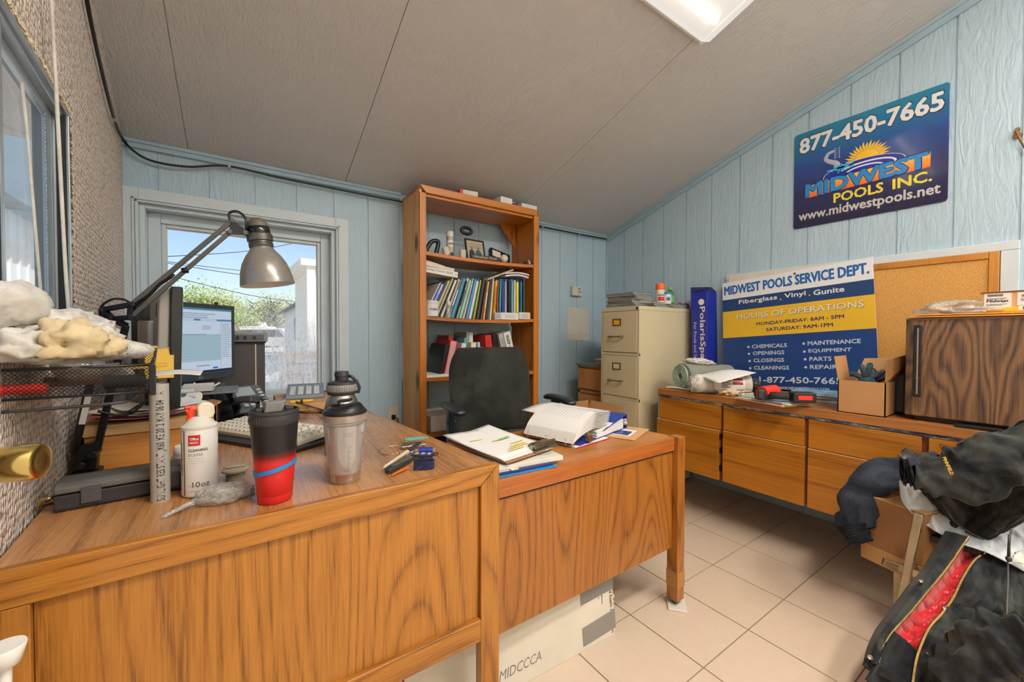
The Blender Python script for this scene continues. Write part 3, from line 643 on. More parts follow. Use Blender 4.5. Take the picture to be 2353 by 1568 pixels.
for i in range(14000):
    px = rnd.uniform(400, 760); d = rnd.uniform(60, 75); p = at(px, 760, d=d); z = rnd.random()**1.5*6.2
    s = rnd.uniform(.12, .3); o = Vector((p.x, p.y, GZ+z)); dd = Vector((rnd.gauss(0, 1), rnd.gauss(0, 1), rnd.gauss(0, 1))).normalized(); e = dd.orthogonal().normalized(); b.add([o-dd*s, o+e*s*.6, o+dd*s, o-e*s*.6], [(0, 1, 2, 3)])
tag(obj('distant_woods', b, 'leaf_pale'), 'hazy line of distant woods on the horizon beyond the yard', 'woods', kind='stuff')
for i, (ya, yb, lab) in enumerate(((590, 545, 'topmost'), (598, 640, 'second'), (620, 700, 'third'), (583, 625, 'thin'))):
    a = at(380, ya+(i*6), d=18+i); c = at(740, yb, d=24+i); m = (a+c)/2-Vector((0, 0, .25))
    cord('power_line', ['overhead power line sloping down from right to left, highest at the right', 'overhead power line crossing the middle of the sky', 'lowest overhead power line, just over the treetops', 'thin overhead line just above the middle power line'][i], 'power line', [a, m, c], .018, 'charcoal', 24)
# ================================================================== DESKS
ZD = .76
def quad_slab(b, c, z0, z1, m=0): b.hexa([(x, y, z0) for x, y in c]+[(x, y, z1) for x, y in c], m)
def Lx(y): return -.33-.079*(y-1.0)
YE = 2.60
dRx = lambda y: .581-.093*(y-.937)
t = thing('desk', 'long oak desk with a panelled front, running from the door to the small window', 'desk', (.1, 1.6, 0))
b = B(); quad_slab(b, [(-.318, .937), (.581, .937), (dRx(YE), YE), (Lx(YE)+.012, YE)], .705, ZD)
obj('desk_top', b, 'desk_top_wood', t, world=True, bev=.003)
b = B(); FYD = .917
b.add([(-.318, FYD, .702), (-.27, FYD, .702), (.525, FYD, .712), (.583, FYD, .762), (-.318, FYD, .762), (-.318, FYD+.02, .702), (-.27, FYD+.02, .702), (.525, FYD+.02, .712), (.583, FYD+.02, .762), (-.318, FYD+.02, .762)],
      [(0, 1, 2, 3, 4), (9, 8, 7, 6, 5), (0, 5, 6, 1), (1, 6, 7, 2), (2, 7, 8, 3), (3, 8, 9, 4), (4, 9, 5, 0)])
obj('front_edge', b, 'oak_horizontal', t, world=True, bev=.002)
b = B(); b.prism([(.527, .711), (.585, .7625), (.585, .0), (.527, .0)], -(FYD+.03), -FYD, M=Matrix(((1, 0, 0, 0), (0, 0, -1, 0), (0, 1, 0, 0), (0, 0, 0, 1))))
obj('leg', b, 'oak_vertical', t, world=True, bev=.002)
b = B(); b.box(-.318, -.272, FYD, FYD+.03, 0, .7015); obj('leg', b, 'oak_vertical', t, world=True, bev=.002)
b = B(); b.box(-.271, .526, FYD+.012, FYD+.024, .352, .712); obj('front_panel', b, 'oak_vertical', t, world=True)
b = B(); b.box(-.271, .526, FYD-.002, FYD+.04, .293, .352); obj('rail', b, 'oak_horizontal', t, world=True, bev=.002)
b = B()
y0, y1 = 1.13, YE; b.hexa([(dRx(y0)-.02, y0, .0), (dRx(y0), y0, .0), (dRx(y1), y1, .0), (dRx(y1)-.02, y1, .0), (dRx(y0)-.02, y0, .705), (dRx(y0), y0, .705), (dRx(y1), y1, .705), (dRx(y1)-.02, y1, .705)])
obj('side_panel', b, 'oak_vertical', t, world=True, bev=.002)
# return desk
ZS = .70
t = thing('side_desk', 'lower oak side desk joined to the long desk, standing before the office chair', 'desk', (1.05, 1.2, 0))
b = B(); quad_slab(b, [(.586, .958), (1.470, .958), (1.420, 1.40), (.54, 1.40)], .652, ZS-.001); obj('desk_top', b, 'side_desk_top_wood', t, world=True, bev=.002)
b = B(); b.box(.588, 1.448, .952, .972, .647, ZS); obj('front_edge', b, wood('edge_red', '#B4692C', '#96501C', '#6A3410', axis='x', ring=5), t, world=True, bev=.002)
b = B(); b.box(.588, 1.448, .962, .980, .245, .640); obj('front_panel', b, 'oak_red', t, world=True)
b = B(); b.box(.588, 1.448, .960, .975, .640, .6475); obj('shadow_gap', b, 'black_matte', t, world=True)
b = B(); b.box(1.450, 1.498, .936, .985, .03, ZS+.002); lg = obj('leg', b, 'oak_red', t, world=True, bev=.003)
b = B(); b.box(1.449, 1.4995, .9345, .9865, .085, .150); obj('wood_tape', b, plain('tape_tan', '#A9743A', .5), lg, world=True)
b = B(); b.cyl((1.474, .96, .012), (1.474, .96, .032), .012); obj('glide', b, 'dark_steel', lg, world=True, smooth=50)
b = B(); b.box(1.372, 1.412, 1.34, 1.385, 0, .652); obj('leg', b, 'oak_red', t, world=True, bev=.003)
t = thing('furniture_cup', 'white plastic pad on the floor tiles under the side desk leg', 'floor pad', (1.474, .955, 0), rz=R(40))
b = B(); b.box(-.042, .042, -.036, .036, 0, .010); obj('pad', b, 'off_white', t, bev=.003)
# foam board leaning under the desks
t = thing('foam_board', 'white printed rigid foam board standing on the floor under the desks', 'board', (.3, 1.02, 0))
M = MX((-.06, 1.045, .0), (1, -.045, 0), (0, .10, .99)); b = B(); b.box(0, 1.205, 0, .60, -.05, 0, M=M)
fb = obj('board_body', b, plain('board_paper', '#D9D3C4', .65, var=.08), t, world=True, bev=.002)
b = B(); b.box(1.2045, 1.210, .003, .6, -.047, -.003, M=M); rnd = random.Random(4)
for i in range(40): z = rnd.uniform(0, .59); b.box(1.203, 1.210+rnd.uniform(.001, .006), z, z+.012, -.048, -.002, M=M)
obj('ragged_edge', b, plain('foam_yellow', '#D8C69A', .8), t, world=True)
for u, w in ((.155, .075), (.015, .062)):
    b = B(); b.hexa([(1.05, u, .0008), (1.2065, u+.008, .0008), (1.2065, u+.008, .0016), (1.05, u, .0016), (1.05, u+w, .0008), (1.2065, u+w+.012, .0008), (1.2065, u+w+.012, .0016), (1.05, u+w, .0016)], M=M)
    b.box(1.2068, 1.2105, u+.008, u+w+.010, -.05, .001, M=M); obj('duct_tape', b, 'duct_tape', t, world=True)
b = B(); MT = M @ Matrix.Translation((1.185, .345, 0)) @ Matrix.Rotation(R(-90), 4, 'Z')
b.text('Polyisocyanurate rigid foam insulation', 0, 0, w=.335, h=.017, bold=.02, m=0, M=MT)
for i, s in enumerate(('High R-value for energy efficiency', 'High temperature (250 F) maximum energy efficiency', 'Resistant to water and vapor moisture control', 'Provides optimal thermal comfort', 'Tested R-SEAL Construction Tape', 'used to seal joints')): b.text(s, .02, -.022-.016*i, h=.0085, m=0, M=MT, bold=.015)
obj('print', b, 'ink', t, world=True)
b = B(); b.text('MIDCCCA', .71, .045, w=.16, h=.03, M=M, shear=.2); obj('stamp', b, 'ink_grey', t, world=True)
# flag printed near the left part of the board
b = B()
for i in range(7): b.box(.335+i*.013, .342+i*.013, .02, .22, .0008, .0012, M=M)
b.box(.385, .43, .22, .30, .0008, .0012, M=M); obj('flag_stripes', b, plain('print_grey', '#5A5A60', .7), t, world=True)
b = B()
for i in range(5):
    for j in range(8): b.lathe([(.0025, 0), (.0001, .0002)], 5, M=M @ Matrix.Translation((.391+i*.008, .226+j*.009, .0014)))
MT = M @ Matrix.Translation((.325, .26, 0)) @ Matrix.Rotation(R(-90), 4, 'Z'); obj('flag_stars', b, 'board_paper', t, world=True)
b = B(); b.text('Tested and Energy Saving', 0, -.0, w=.25, h=.013, M=MT); b.text('R-max Operating', 0, -.025, w=.2, h=.013, M=MT); obj('print', b, 'ink', t, world=True)
# ================================================================== ON THE LONG DESK
# tumbler: black fading to red with a blue band
def grad_mat():
    k = NT('tumbler_fade'); tc = k.n('TexCoord'); sp = k.n('SeparateXYZ'); k.set(sp.inputs[0], tc.outputs['Object'])
    z = k.math('ADD', sp.outputs[2], k.math('MULTIPLY_ADD', k.noise(k.coord(), 400, 2), .008, -.004))
    k.p(Base_Color=k.ramp(k.math('MULTIPLY', z, 5), [(.445, '#C81E1E'), (.50, '#6A1212'), (.56, '#101214')]), Roughness=.42); return k.m
grad_mat()
t = thing('tumbler', 'black to red insulated tumbler with a blue rubber band at the desk edge', 'tumbler', (.0585, .992, ZD))
b = B(); b.lathe([(.0001, 0), (.030, 0), (.0325, .003), (.0335, .018), (.0335, .0185), (.034, .019), (.037, .06), (.0425, .13), (.0455, .168), (.0455, .170)], 48); obj('body', b, 'tumbler_fade', t, smooth=50)
b = B(); b.lathe([(.046, .168), (.047, .170), (.0475, .182), (.046, .187), (.046, .189), (.0475, .191), (.047, .196), (.044, .197), (.043, .190), (.0001, .189)], 48)
for i in range(48):
    a = i*math.pi*2/48; b.bar((.0472*math.cos(a), .0472*math.sin(a), .173), (.0472*math.cos(a), .0472*math.sin(a), .181), .0012, .0012)
ld = obj('lid', b, 'charcoal', t, smooth=40)
b = B(); b.hexa([(-.022, -.016, .192), (.012, -.016, .192), (.012, .016, .192), (-.022, .016, .192), (-.018, -.013, .214), (.022, -.013, .216), (.022, .013, .216), (-.018, .013, .214)], M=TR(rz=R(8))); obj('spout', b, plain('lid_grey', '#6E6C6A', .5), ld, bev=.003)
b = B(); b.box(-.034, -.021, -.008, .008, .190, .199); b.box(.02, .036, -.008, .008, .190, .2); obj('hinge', b, 'charcoal', ld, bev=.002)
b = B()
n_ = 64
def rad(z): return lerp(.0345, .0455, (z-.02)/.15)
for j in range(1): 
    vs = []; fs = []
    for i in range(n_):
        a = 2*math.pi*i/n_; zc = .074+.010*math.cos(a-R(-10)); 
        for dz, dr in ((-.0045, .0005), (-.0045, .0022), (.0045, .0022), (.0045, .0005)): r_ = rad(zc+dz)+dr; vs.append((r_*math.cos(a), r_*math.sin(a), zc+dz))
    for i in range(n_):
        for q in range(4): fs.append((i*4+q, ((i+1) % n_)*4+q, ((i+1) % n_)*4+(q+1) % 4, i*4+(q+1) % 4))
    b.add(vs, fs)
obj('rubber_band', b, 'band_blue', t, smooth=50)
# clear blender cup
t = thing('blender_cup', 'tall clear plastic cup with black lid and brown drink left at its bottom', 'cup', (.2085, 1.028, ZD))
b = B(); pr = [(.0001, .001), (.033, .001), (.0345, .004), (.0375, .03), (.045, .10), (.0485, .142), (.0510, .144), (.0510, .147), (.0487, .149), (.0487, .168)]; inn = [(r-.0018, z) for r, z in reversed(pr[1:])]+[(.0001, .006)]
b.lathe(pr+inn, 44, caps=False); obj('cup_body', b, 'clear_cup', t, smooth=45)
b = B(); b.lathe([(.0001, .006), (.0328, .006), (.0352, .024), (.0001, .024)], 40); obj('drink', b, plain('cocoa', '#8C4E1E', .35), t, smooth=40)
b = B(); b.lathe([(.0350, .025), (.0356, .032), (.0425, .10), (.0458, .140)], 40, caps=False); obj('residue', b, 'frosted_cup', t, smooth=180)
b = B()
for i in range(5): b.lathe([(.0488, .150+i*.0034), (.0497, .1512+i*.0034), (.0488, .1526+i*.0034)], 40, caps=False)
obj('thread', b, plain('thread_tan', '#A08C7C', .4), t, smooth=60)
b = B(); b.lathe([(.0001, .165), (.0485, .165), (.0505, .167), (.0505, .171), (.048, .173), (.046, .176), (.0001, .176)], 44)
b.grid(lambda u, v: (.045*v*math.cos(u*6.2832), .045*v*math.sin(u*6.2832), .172+(1-v**6)*(.012+.013*max(0, .045*v*math.cos(u*6.2832-R(-20))/.045))), 44, 10)
ld = obj('lid', b, 'black', t, smooth=50); b = B(); b.box(.004, .036, -.012, .012, .192, .198, M=TR(rz=R(-25), ry=R(-6))); b.box(-.012, .008, -.008, .008, .186, .190, M=TR(rz=R(-25), ry=R(-6))); obj('flip_cap', b, 'black', ld, bev=.002)
b = B()
for i in range(3):
    a = R(-160+i*9); b.cyl((.0352*math.cos(a), .0352*math.sin(a), .012), (.0487*math.cos(a), .0487*math.sin(a), .142), .0009, n=6)
for a in (R(-20), R(-5), R(60)): b.cyl((.0352*math.cos(a), .0352*math.sin(a), .012), (.0487*math.cos(a), .0487*math.sin(a), .142), .0009, n=6)
obj('ribs', b, 'clear_cup', t)
b = B()
def cupM(a, z):
    r_ = lerp(.0352, .0487, (z-.012)/.13)+.0008; n = Vector((math.cos(a), math.sin(a), -.1)).normalized(); u = Vector((-math.sin(a), math.cos(a), 0)); return MX((r_*math.cos(a), r_*math.sin(a), z), u, n.cross(u), n)
for i, (s, z) in enumerate((('700', .092), ('600', .078), ('500', .064), ('300', .050), ('100', .030))): b.text(s, .002, 0, h=.0024, M=cupM(R(-92), z)); b.box(-.002, .001, .001, .0014, .0002, .0006, M=cupM(R(-92), z))
b.box(-.0003, .0003, 0, .062, .0003, .0007, M=cupM(R(-92), .030)); b.text('Max Line', -.012, 0, w=.022, h=.0022, M=cupM(R(-92), .124)); b.text('MAXIMUM', -.010, 0, w=.018, h=.002, M=cupM(R(-92), .118))
for z, s in ((.088, '24'), (.070, '16'), (.050, '8'), (.030, '4')): b.text(s, -.008, 0, h=.0022, M=cupM(R(-92), z))
obj('markings', b, 'ink_grey', t)
# steel flask
t = thing('steel_flask', 'brushed steel flask with a black spout cap behind the clear cup', 'flask', (.250, 1.275, ZD))
b = B(); b.lathe([(.0001, 0), (.043, 0), (.0445, .003), (.0445, .108), (.044, .124), (.040, .140), (.034, .152), (.032, .158), (.0001, .158)], 44); obj('body', b, 'brushed_steel', t, smooth=50)
b = B(); b.lathe([(.036, .180-.022), (.0375, .160), (.0375, .164), (.0375, .186), (.036, .190), (.020, .193), (.0175, .194), (.0175, .205), (.0195, .206), (.0185, .214), (.0175, .218), (.0001, .218)], 40); cp = obj('cap', b, 'charcoal', t, smooth=45)
b = B(); b.lathe([(.0378, .166), (.0388, .168), (.0388, .182), (.0378, .184)], 40, caps=False)
for i in range(40): a = i*math.pi/20; b.bar((.039*math.cos(a), .039*math.sin(a), .168), (.039*math.cos(a), .039*math.sin(a), .182), .002, .001)
obj('grip_ring', b, plain('grip_grey', '#8B8883', .5), cp, smooth=60)
b = B(); b.tube([(.018, 0, .205), (.026, -.004, .203), (.038, -.006, .19), (.046, -.006, .172), (.043, -.006, .16), (.037, -.004, .162)], .0035, 8, flat=1.3); obj('strap', b, 'charcoal', cp, smooth=180); t.scale = (1.08, 1.08, 1.125)
# air duster can
t = thing('air_duster_can', 'white cleaning duster can with an orange trigger nozzle', 'spray can', (-.078, 1.128, ZD))
A0 = R(-72); cm = lambda a, z, r=.0333: MX((r*math.cos(a), r*math.sin(a), z), (-math.sin(a), math.cos(a), 0), (0, 0, 1))
b = B(); b.lathe([(.0001, .002), (.031, .002), (.0325, .004), (.033, .007), (.033, .148), (.0325, .150)], 40); obj('can_body', b, 'white_gloss', t, smooth=50)
b = B(); b.lathe([(.0335, .149), (.0340, .152), (.0335, .155), (.030, .157), (.027, .160), (.021, .168), (.0165, .172), (.014, .174), (.0001, .174)], 40); obj('can_shoulder', b, plain('can_white_metal', '#D8D6D0', .3), t, smooth=45)
b = B(); pl = [(-.004, .168), (.022, .168), (.027, .178), (.026, .196), (.018, .204), (.002, .204), (-.006, .196)]; b.prism(pl, -.012, .012, M=Matrix(((math.cos(R(15)), 0, math.sin(R(15)), 0), (math.sin(R(15)), 0, -math.cos(R(15)), 0), (0, 1, 0, 0), (0, 0, 0, 1)))); nz = obj('nozzle_cap', b, plain('cap_cream', '#E8DCC8', .5), t, bev=.004)
b = B(); Mq = Matrix.Rotation(R(15), 4, 'Z'); b.tube([Mq @ Vector(q) for q in ((-.002, 0, .190), (-.013, 0, .192), (-.017, 0, .184), (-.014, 0, .175), (-.020, 0, .166))], .0055, 8, flat=1.2); b.cyl(Mq @ Vector((-.004, 0, .194)), Mq @ Vector((-.026, 0, .196)), .004, n=10); b.cyl(Mq @ Vector((-.02, 0, .188)), Mq @ Vector((-.024, 0, .188)), .004, n=10); obj('trigger', b, plain('trigger_orange', '#E5421C', .4), nz, smooth=60)
b = B()
def wrapf(a0, z0): return lambda x, y: (x, y)
def ctext(b, s, ang, z, h, w=None, bold=0, r=.0334):
    """lettering wrapped round the can"""
    vs, fs, x0, x1, y0, y1 = text_geo(s, bold); ky = h/(y1-y0); kx = (w/(x1-x0)) if w else ky; out = []
    for v in vs: a = ang+((v.x-x0)*kx)/r; out.append((r*math.cos(a), r*math.sin(a), z+(v.y-y0)*ky))
    b.add(out, fs)
def cpatch(b, a0, wd, z0, z1, r=.0333, n=8):
    for i in range(n):
        p = [(r*math.cos(a0+wd/r*(i+k)/n), r*math.sin(a0+wd/r*(i+k)/n)) for k in (0, 1)]
        b.add([(p[0][0], p[0][1], z0), (p[1][0], p[1][1], z0), (p[1][0], p[1][1], z1), (p[0][0], p[0][1], z1)], [(0, 1, 2, 3)])
A0 = R(-122)
cpatch(b, A0, .022, .115, .138); obj('red_logo_square', b, 'red', t)
b = B(); ctext(b, 'Office', A0+.08, .127, .006, .0165, .03, r=.0336); ctext(b, 'DEPOT.', A0+.08, .119, .005, .0165, .03, r=.0336); obj('logo_lettering', b, 'white', t)
b = B(); ctext(b, 'CLEANING', A0, .102, .006, .035, .02); ctext(b, '10', A0+.22, .024, .012, None, .0); ctext(b, 'oz', A0+.66, .024, .008)
cpatch(b, A0-.60, .0024, .078, .120); cpatch(b, A0-.55, .002, .05, .075)
obj('lettering', b, 'ink', t)
b = B(); ctext(b, 'DUSTER', A0, .092, .006, .027); 
for i in range(3): ctext(b, ('Compressed gas duster', 'Limpiador de aire comprimido', 'Depoussiereur a gaz comprime')[i], A0, .086-.005*i, .0022, .028)
ctext(b, 'NET WT', A0, .026, .0024); ctext(b, 'CAUTION: CONTENTS', A0, .014, .003, .03)
for i in range(9): cpatch(b, A0-.70, .006, .060+i*.0035, .062+i*.0035, n=2)
obj('fine_print', b, 'ink_grey', t)
b = B(); cpatch(b, A0-.34, .003, .006, .148, r=.0336, n=2); obj('straw', b, plain('straw_olive', '#5C5338', .5), t)
# grey plastic pipe holding the letter tray
t = thing('pvc_pipe', 'upright grey plastic conduit propping up the mesh letter tray', 'pipe', (-.145, 1.125, ZD))
b = B(); b.lathe([(.0165, 0), (.0165, .252), (.0135, .252), (.0135, 0)], 28, caps=False); b.lathe([(.0135, 0), (.0165, 0)], 28, caps=False); b.lathe([(.0165, .252), (.0135, .252)], 28, caps=False); obj('pipe', b, 'pvc_grey', t, smooth=50)
b = B(); vs, fs, x0, x1, y0, y1 = text_geo('SUNLIGHT RESISTANT JM60 ME 2012 MAY 06 04 1 A', .012); kk = .232/(x1-x0); out = []
for v in vs: a = R(-52)-((v.y-y0)*kk*1.9-.003)/.0168; out.append((.0168*math.cos(a), .0168*math.sin(a), .004+(v.x-x0)*kk))
b.add(out, fs); obj('printed_marking', b, 'ink', t)
# tool case
t = thing('tool_case', 'low dark grey plastic tool case lying beside the conduit', 'case', (-.205, 1.20, ZD), rz=R(5))
b = B(); b.prism([(-.036, .006), (-.03, 0), (.032, 0), (.036, .006), (.036, .034), (-.036, .034)], -.108, .108, M=Matrix(((0, 0, 1, 0), (1, 0, 0, 0), (0, 1, 0, 0), (0, 0, 0, 1)))); obj('case_base', b, 'charcoal', t, bev=.003)
b = B(); b.prism([(-.036, .036), (.036, .036), (.036, .048), (.028, .058), (-.026, .058), (-.036, .048)], -.108, .108, M=Matrix(((0, 0, 1, 0), (1, 0, 0, 0), (0, 1, 0, 0), (0, 0, 0, 1)))); obj('case_lid', b, plain('case_grey', '#62625F', .5), t, bev=.004)
for x in (-.07, .055):
    b = B(); b.box(x, x+.03, -.041, -.034, .012, .044); obj('latch', b, 'dark_grey', t, bev=.002)
b = B(); b.tube([(-.108, -.02, .03), (-.125, -.02, .03), (-.13, -.015, .015), (-.125, 0, .012), (-.108, 0, .012)], .003, 7); obj('wire_loop', b, 'brass', t, smooth=180)
# blue folder, envelope behind the case
def flat(name, label, cat, c, L, Wd, th, rz, mat, tilt=0, group=None, bev=0, curl=0.0):
    t = B(); t.sheet(lambda u, v: ((u-.5)*L, (v-.5)*Wd, curl*((u-.5)**2*4+.4*(v-.5)**2*4)), 10, 8, th) if th < .004 else t.box(-L/2, L/2, -Wd/2, Wd/2, 0, th)
    o = obj(name, t, mat, bev=bev); o.location = c; o.rotation_euler = (tilt, 0, rz); tag(o, label, cat, group); return o
o = flat('blue_folder', 'bright blue plastic folder lying behind the tool case', 'folder', (-.225, 1.315, ZD+.001), .13, .07, .012, R(4), 'sky_blue'); 
o = flat('index_card', 'cream card in a clear sleeve leaning behind the tool case', 'card', (-.135, 1.30, ZD+.034), .09, .055, .002, R(4), 'cream_paper', tilt=R(28))
# bag of wall anchors (screws)
t = thing('screw_bag', 'clear bag full of long grey screws lying beside the duster can', 'bag', (-.035, 1.047, ZD))
rnd = random.Random(11)
for i in range(26):
    b = B(); c = Vector((rnd.gauss(0, .020), rnd.gauss(0, .013), .006+abs(rnd.gauss(0, .009)))); a = rnd.gauss(.45, .5); d = Vector((math.cos(a), math.sin(a), rnd.uniform(-.15, .15)))*.016
    b.cyl(c-d, c+d, .0022, n=7); b.cyl(c+d*.95, c+d*1.06, .0042, n=8); obj('screw', b, 'steel', t, smooth=40)
lump('bag_film', (0, 0, .014), (.050, .030, .022), 'clear_bag', t, 3, .22, 2.2, squash=.0135)
b = B(); b.sheet(lambda u, v: (-.045-.05*u, -.012+(v-.5)*.03*(1.1-u)-.022*u, .010*(1-u)+.003+.003*math.sin(v*14+u*5)), 12, 10, .0006); obj('bag_mouth', b, 'clear_bag', t, smooth=180)
# beige screw cap
t = thing('bottle_stopper', 'round grey-beige threaded cap lying behind the bag of screws', 'cap', (-.013, 1.19, ZD))
b = B(); b.lathe([(.021, 0), (.021, .004), (.0195, .005), (.021, .008), (.0195, .009), (.021, .012), (.0195, .013), (.0195, .018), (.029, .021), (.0295, .025), (.027, .028), (.019, .031), (.0001, .031)], 36); obj('cap', b, plain('cap_greige', '#948A78', .55), t, smooth=40)
b = B(); b.prism([(-.02, -.014), (.02, -.014), (.012, .016), (-.012, .016)], .031, .036); obj('tab', b, 'cap_greige', t, bev=.003)
# small white tub with red green print behind the can
t = thing('gum_tub', 'small white tub with colourful print half hidden behind the duster can', 'tub', (-.112, 1.285, ZD))
b = B(); b.lathe([(.0001, 0), (.026, 0), (.028, .004), (.025, .03), (.029, .062), (.028, .066), (.0001, .066)], 28); obj('body', b, 'white', t, smooth=45)
b = B(); b.lathe([(.0288, .058), (.0295, .060), (.0290, .074), (.026, .078), (.0001, .078)], 28); obj('lid', b, 'white', t, smooth=45)
b = B(); [cpatch(b, R(-150), .03, .006, .018, r=.0288, n=6)]; obj('green_print', b, 'green', t); b = B(); cpatch(b, R(-150), .02, .03, .036, r=.0272); cpatch(b, R(-140), .02, .044, .050, r=.029); obj('red_print', b, 'red', t); b = B(); cpatch(b, R(-155), .02, .022, .028, r=.0276); cpatch(b, R(-138), .008, .036, .05, r=.0285); obj('black_print', b, 'ink', t)
# keys cluster ---------------------------------------------------------------
t = thing('cable_ring', 'thin silver cable key ring loop standing on the desk by the keys', 'key ring', (.395, 1.20, ZD))
b = B(); b.tube([(.045*math.cos(a)-.012, .036*math.sin(a), .004+.003*math.sin(a)) for a in [i*math.pi/20 for i in range(40)]], .0013, 6, closed=True); obj('cable', b, 'steel', t, smooth=180)
b = B(); b.cyl((-.02, -.036, .003), (-.006, -.036, .003), .0022, n=8); obj('crimp', b, 'brass', t, smooth=180)
for i, (c, rz, m, lab) in enumerate((((.465, 1.245, ZD+.012), R(-12), 'teal', 'flat key with a worn turquoise top lying uppermost'), ((.44, 1.205, ZD+.002), R(-5), 'steel', 'flat bare grey key under the turquoise one'))):
    b = B(); b.box(-.032, .030, -.010, .010, 0, .008); b.box(.030, .046, -.005, .005, .002, .006); o = obj('flat_key', b, m if i else plain('teal_worn', '#6FA5A0', .5), bev=.002); o.location = c; o.rotation_euler = (0, 0, rz); tag(o, lab, 'key')
p0 = at(880, 1076, z=ZD+.014); p1 = at(968, 1017, z=ZD+.02)
t = thing('ball_pen', 'cream and black ballpoint pen laid over the keys', 'pen', p0); v = p1-p0
b = B(); b.cyl(v*.04, v*.60, .0042, .0052, n=14); b.cyl((0, 0, 0), v*.05, .001, .0042, n=12); obj('barrel', b, plain('pen_cream', '#CFC6AC', .4), t, smooth=50)
b = B(); b.cyl(v*.60, v*.94, .0052, .0042, n=14); b.cyl(v*.94, v, .0042, .0015, n=12); b.bar(v*.62+Vector((0, 0, .006)), v*.9+Vector((0, 0, .006)), .003, .0015); obj('grip', b, 'charcoal', t, smooth=50)
p0 = at(892, 1082, z=ZD+.009); p1 = at(943, 1055, z=ZD+.012)
t = thing('pocket_knife', 'folding pocket knife with silver side clipped to the key fob', 'knife', p0); v = p1-p0; q = v.cross(Vector((0, 0, 1))).normalized()
b = B(); b.bar(-v*.06, v*1.02, .019, .014); obj('handle', b, 'charcoal', t, bev=.005, world=False); b = B(); b.bar(v*.12+Vector((0, 0, .008)), v*1.0+Vector((0, 0, .008)), .016, .002); obj('silver_side', b, 'brushed_steel', t, bev=.001)
b = B(); b.tube([v*1.0+Vector((.008*math.cos(a), .0, .012+.008*math.sin(a))) for a in [i*.5 for i in range(12)]], .0012, 6); obj('ring', b, 'chrome', t)
p = at(970, 1045, z=ZD+.015); t = thing('key_fob', 'dark blue fabric tag with small badges on the keys', 'key fob', p, rz=R(-38))
b = B(); b.box(-.030, .034, -.016, .016, -.003, .003); obj('fabric_tag', b, 'lanyard_navy', t, bev=.002)
b = B(); [b.box(-.02+i*.018, -.010+i*.018, -.008, .008, .003, .0036) for i in range(3)]; obj('badge', b, 'light_grey', t)
b = B(); b.tube([(.036+.010*math.cos(a), .012*math.sin(a), .002) for a in [i*math.pi/8 for i in range(16)]], .0018, 6, closed=True); obj('loop', b, 'black', t, smooth=180)
p = at(972, 1078, z=ZD); t = thing('leather_loop', 'dark blue stitched strap loop standing on its edge beside the knife', 'strap', p, rz=R(-20))
b = B(); P_ = [(-.024, .010), (0, .013), (.018, .014), (.028, .004), (.026, -.008), (.010, -.013), (-.010, -.012), (-.024, -.009)]
def loopfn(u, v): q = cr([Vector((x, y, 0)) for x, y in P_], u); return (q.x, q.y, .002+v*.020)
b.sheet(loopfn, 30, 2, .003); obj('strap_band', b, 'lanyard_navy', t, smooth=60)
b = B(); [b.bar((-.016+i*.0035, -.0139, .004+i*.0022), (-.014+i*.0035, -.0139, .005+i*.0022), .0006, .0008) for i in range(7)]; obj('stitching', b, 'light_grey', t)
p = at(985, 1036, z=ZD+.012); t = thing('blue_bottle_cap', 'shiny blue plastic tube end behind the key fob', 'cap', p, rz=R(-25)); b = B(); b.cyl((-.024, 0, 0), (.012, 0, 0), .0105, n=22); b.cyl((-.03, 0, 0), (-.024, 0, 0), .0085, n=22); [b.cyl((-.022+i*.005, 0, 0), (-.0205+i*.005, 0, 0), .0112, n=22) for i in range(2)]; obj('tube', b, 'royal_blue', t, smooth=50); b = B(); b.cyl((.012, 0, 0), (.02, 0, 0), .008, n=16); obj('clear_tip', b, 'clear_cup', t, smooth=50)
p = at(925, 1085, z=ZD+.004); b = B(); b.bar((-.03, -.008, 0), (.02, .012, .006), .005, .002); o = obj('orange_strip', b, 'orange'); o.location = p; tag(o, 'bright orange plastic strip poking out beneath the pocket knife', 'strip')
# ================================================================== DESK LAMP
t = thing('desk_lamp', 'grey architect lamp on black spring arms reaching across the small window', 'lamp', (-.325, 1.435, ZD))
W_ = lambda b, n, m, p=None, **k: obj(n, b, m, p or t, world=True, **k)
b = B(); b0 = at(190, 1098, d=1.0)
b.box(-.352, -.300, 1.41, 1.465, ZD, ZD+.012); b.hexa([(-.350, 1.43, ZD+.012), (-.305, 1.42, ZD+.012), (-.305, 1.445, ZD+.012), (-.350, 1.455, ZD+.012), (-.338, 1.43, ZD+.075), (-.300, 1.42, ZD+.085), (-.300, 1.445, ZD+.085), (-.338, 1.455, ZD+.075)])
b.cyl((-.33, 1.405, ZD+.03), (-.33, 1.46, ZD+.03), .009); b.cyl((-.31, 1.405, ZD+.055), (-.31, 1.46, ZD+.055), .009)
W_(b, 'clamp_bracket', 'black', bev=.002)
e1 = at(240, 742, d=1.05); e2 = at(289, 748, d=1.04); f1 = Vector((-.348, 1.44, ZD+.06)); f2 = Vector((-.305, 1.43, ZD+.06))
for a, c in ((f1, e1), (f2, e2)): b = B(); b.bar(a, c, .014, .014); W_(b, 'lower_arm', 'black_metal', bev=.002)
b = B(); b.tube([f2+(e2-f2)*(.42+.3*i/40)+Vector((.004*math.cos(i*1.9), .004*math.sin(i*1.9), 0)) for i in range(41)], .0012, 5); W_(b, 'spring', 'dark_steel', smooth=180)
j1 = at(236, 712, d=1.05); j2 = at(268, 705, d=1.05); j3 = at(303, 700, d=1.05); j4 = at(300, 730, d=1.045); j5 = at(258, 733, d=1.05)
b = B()
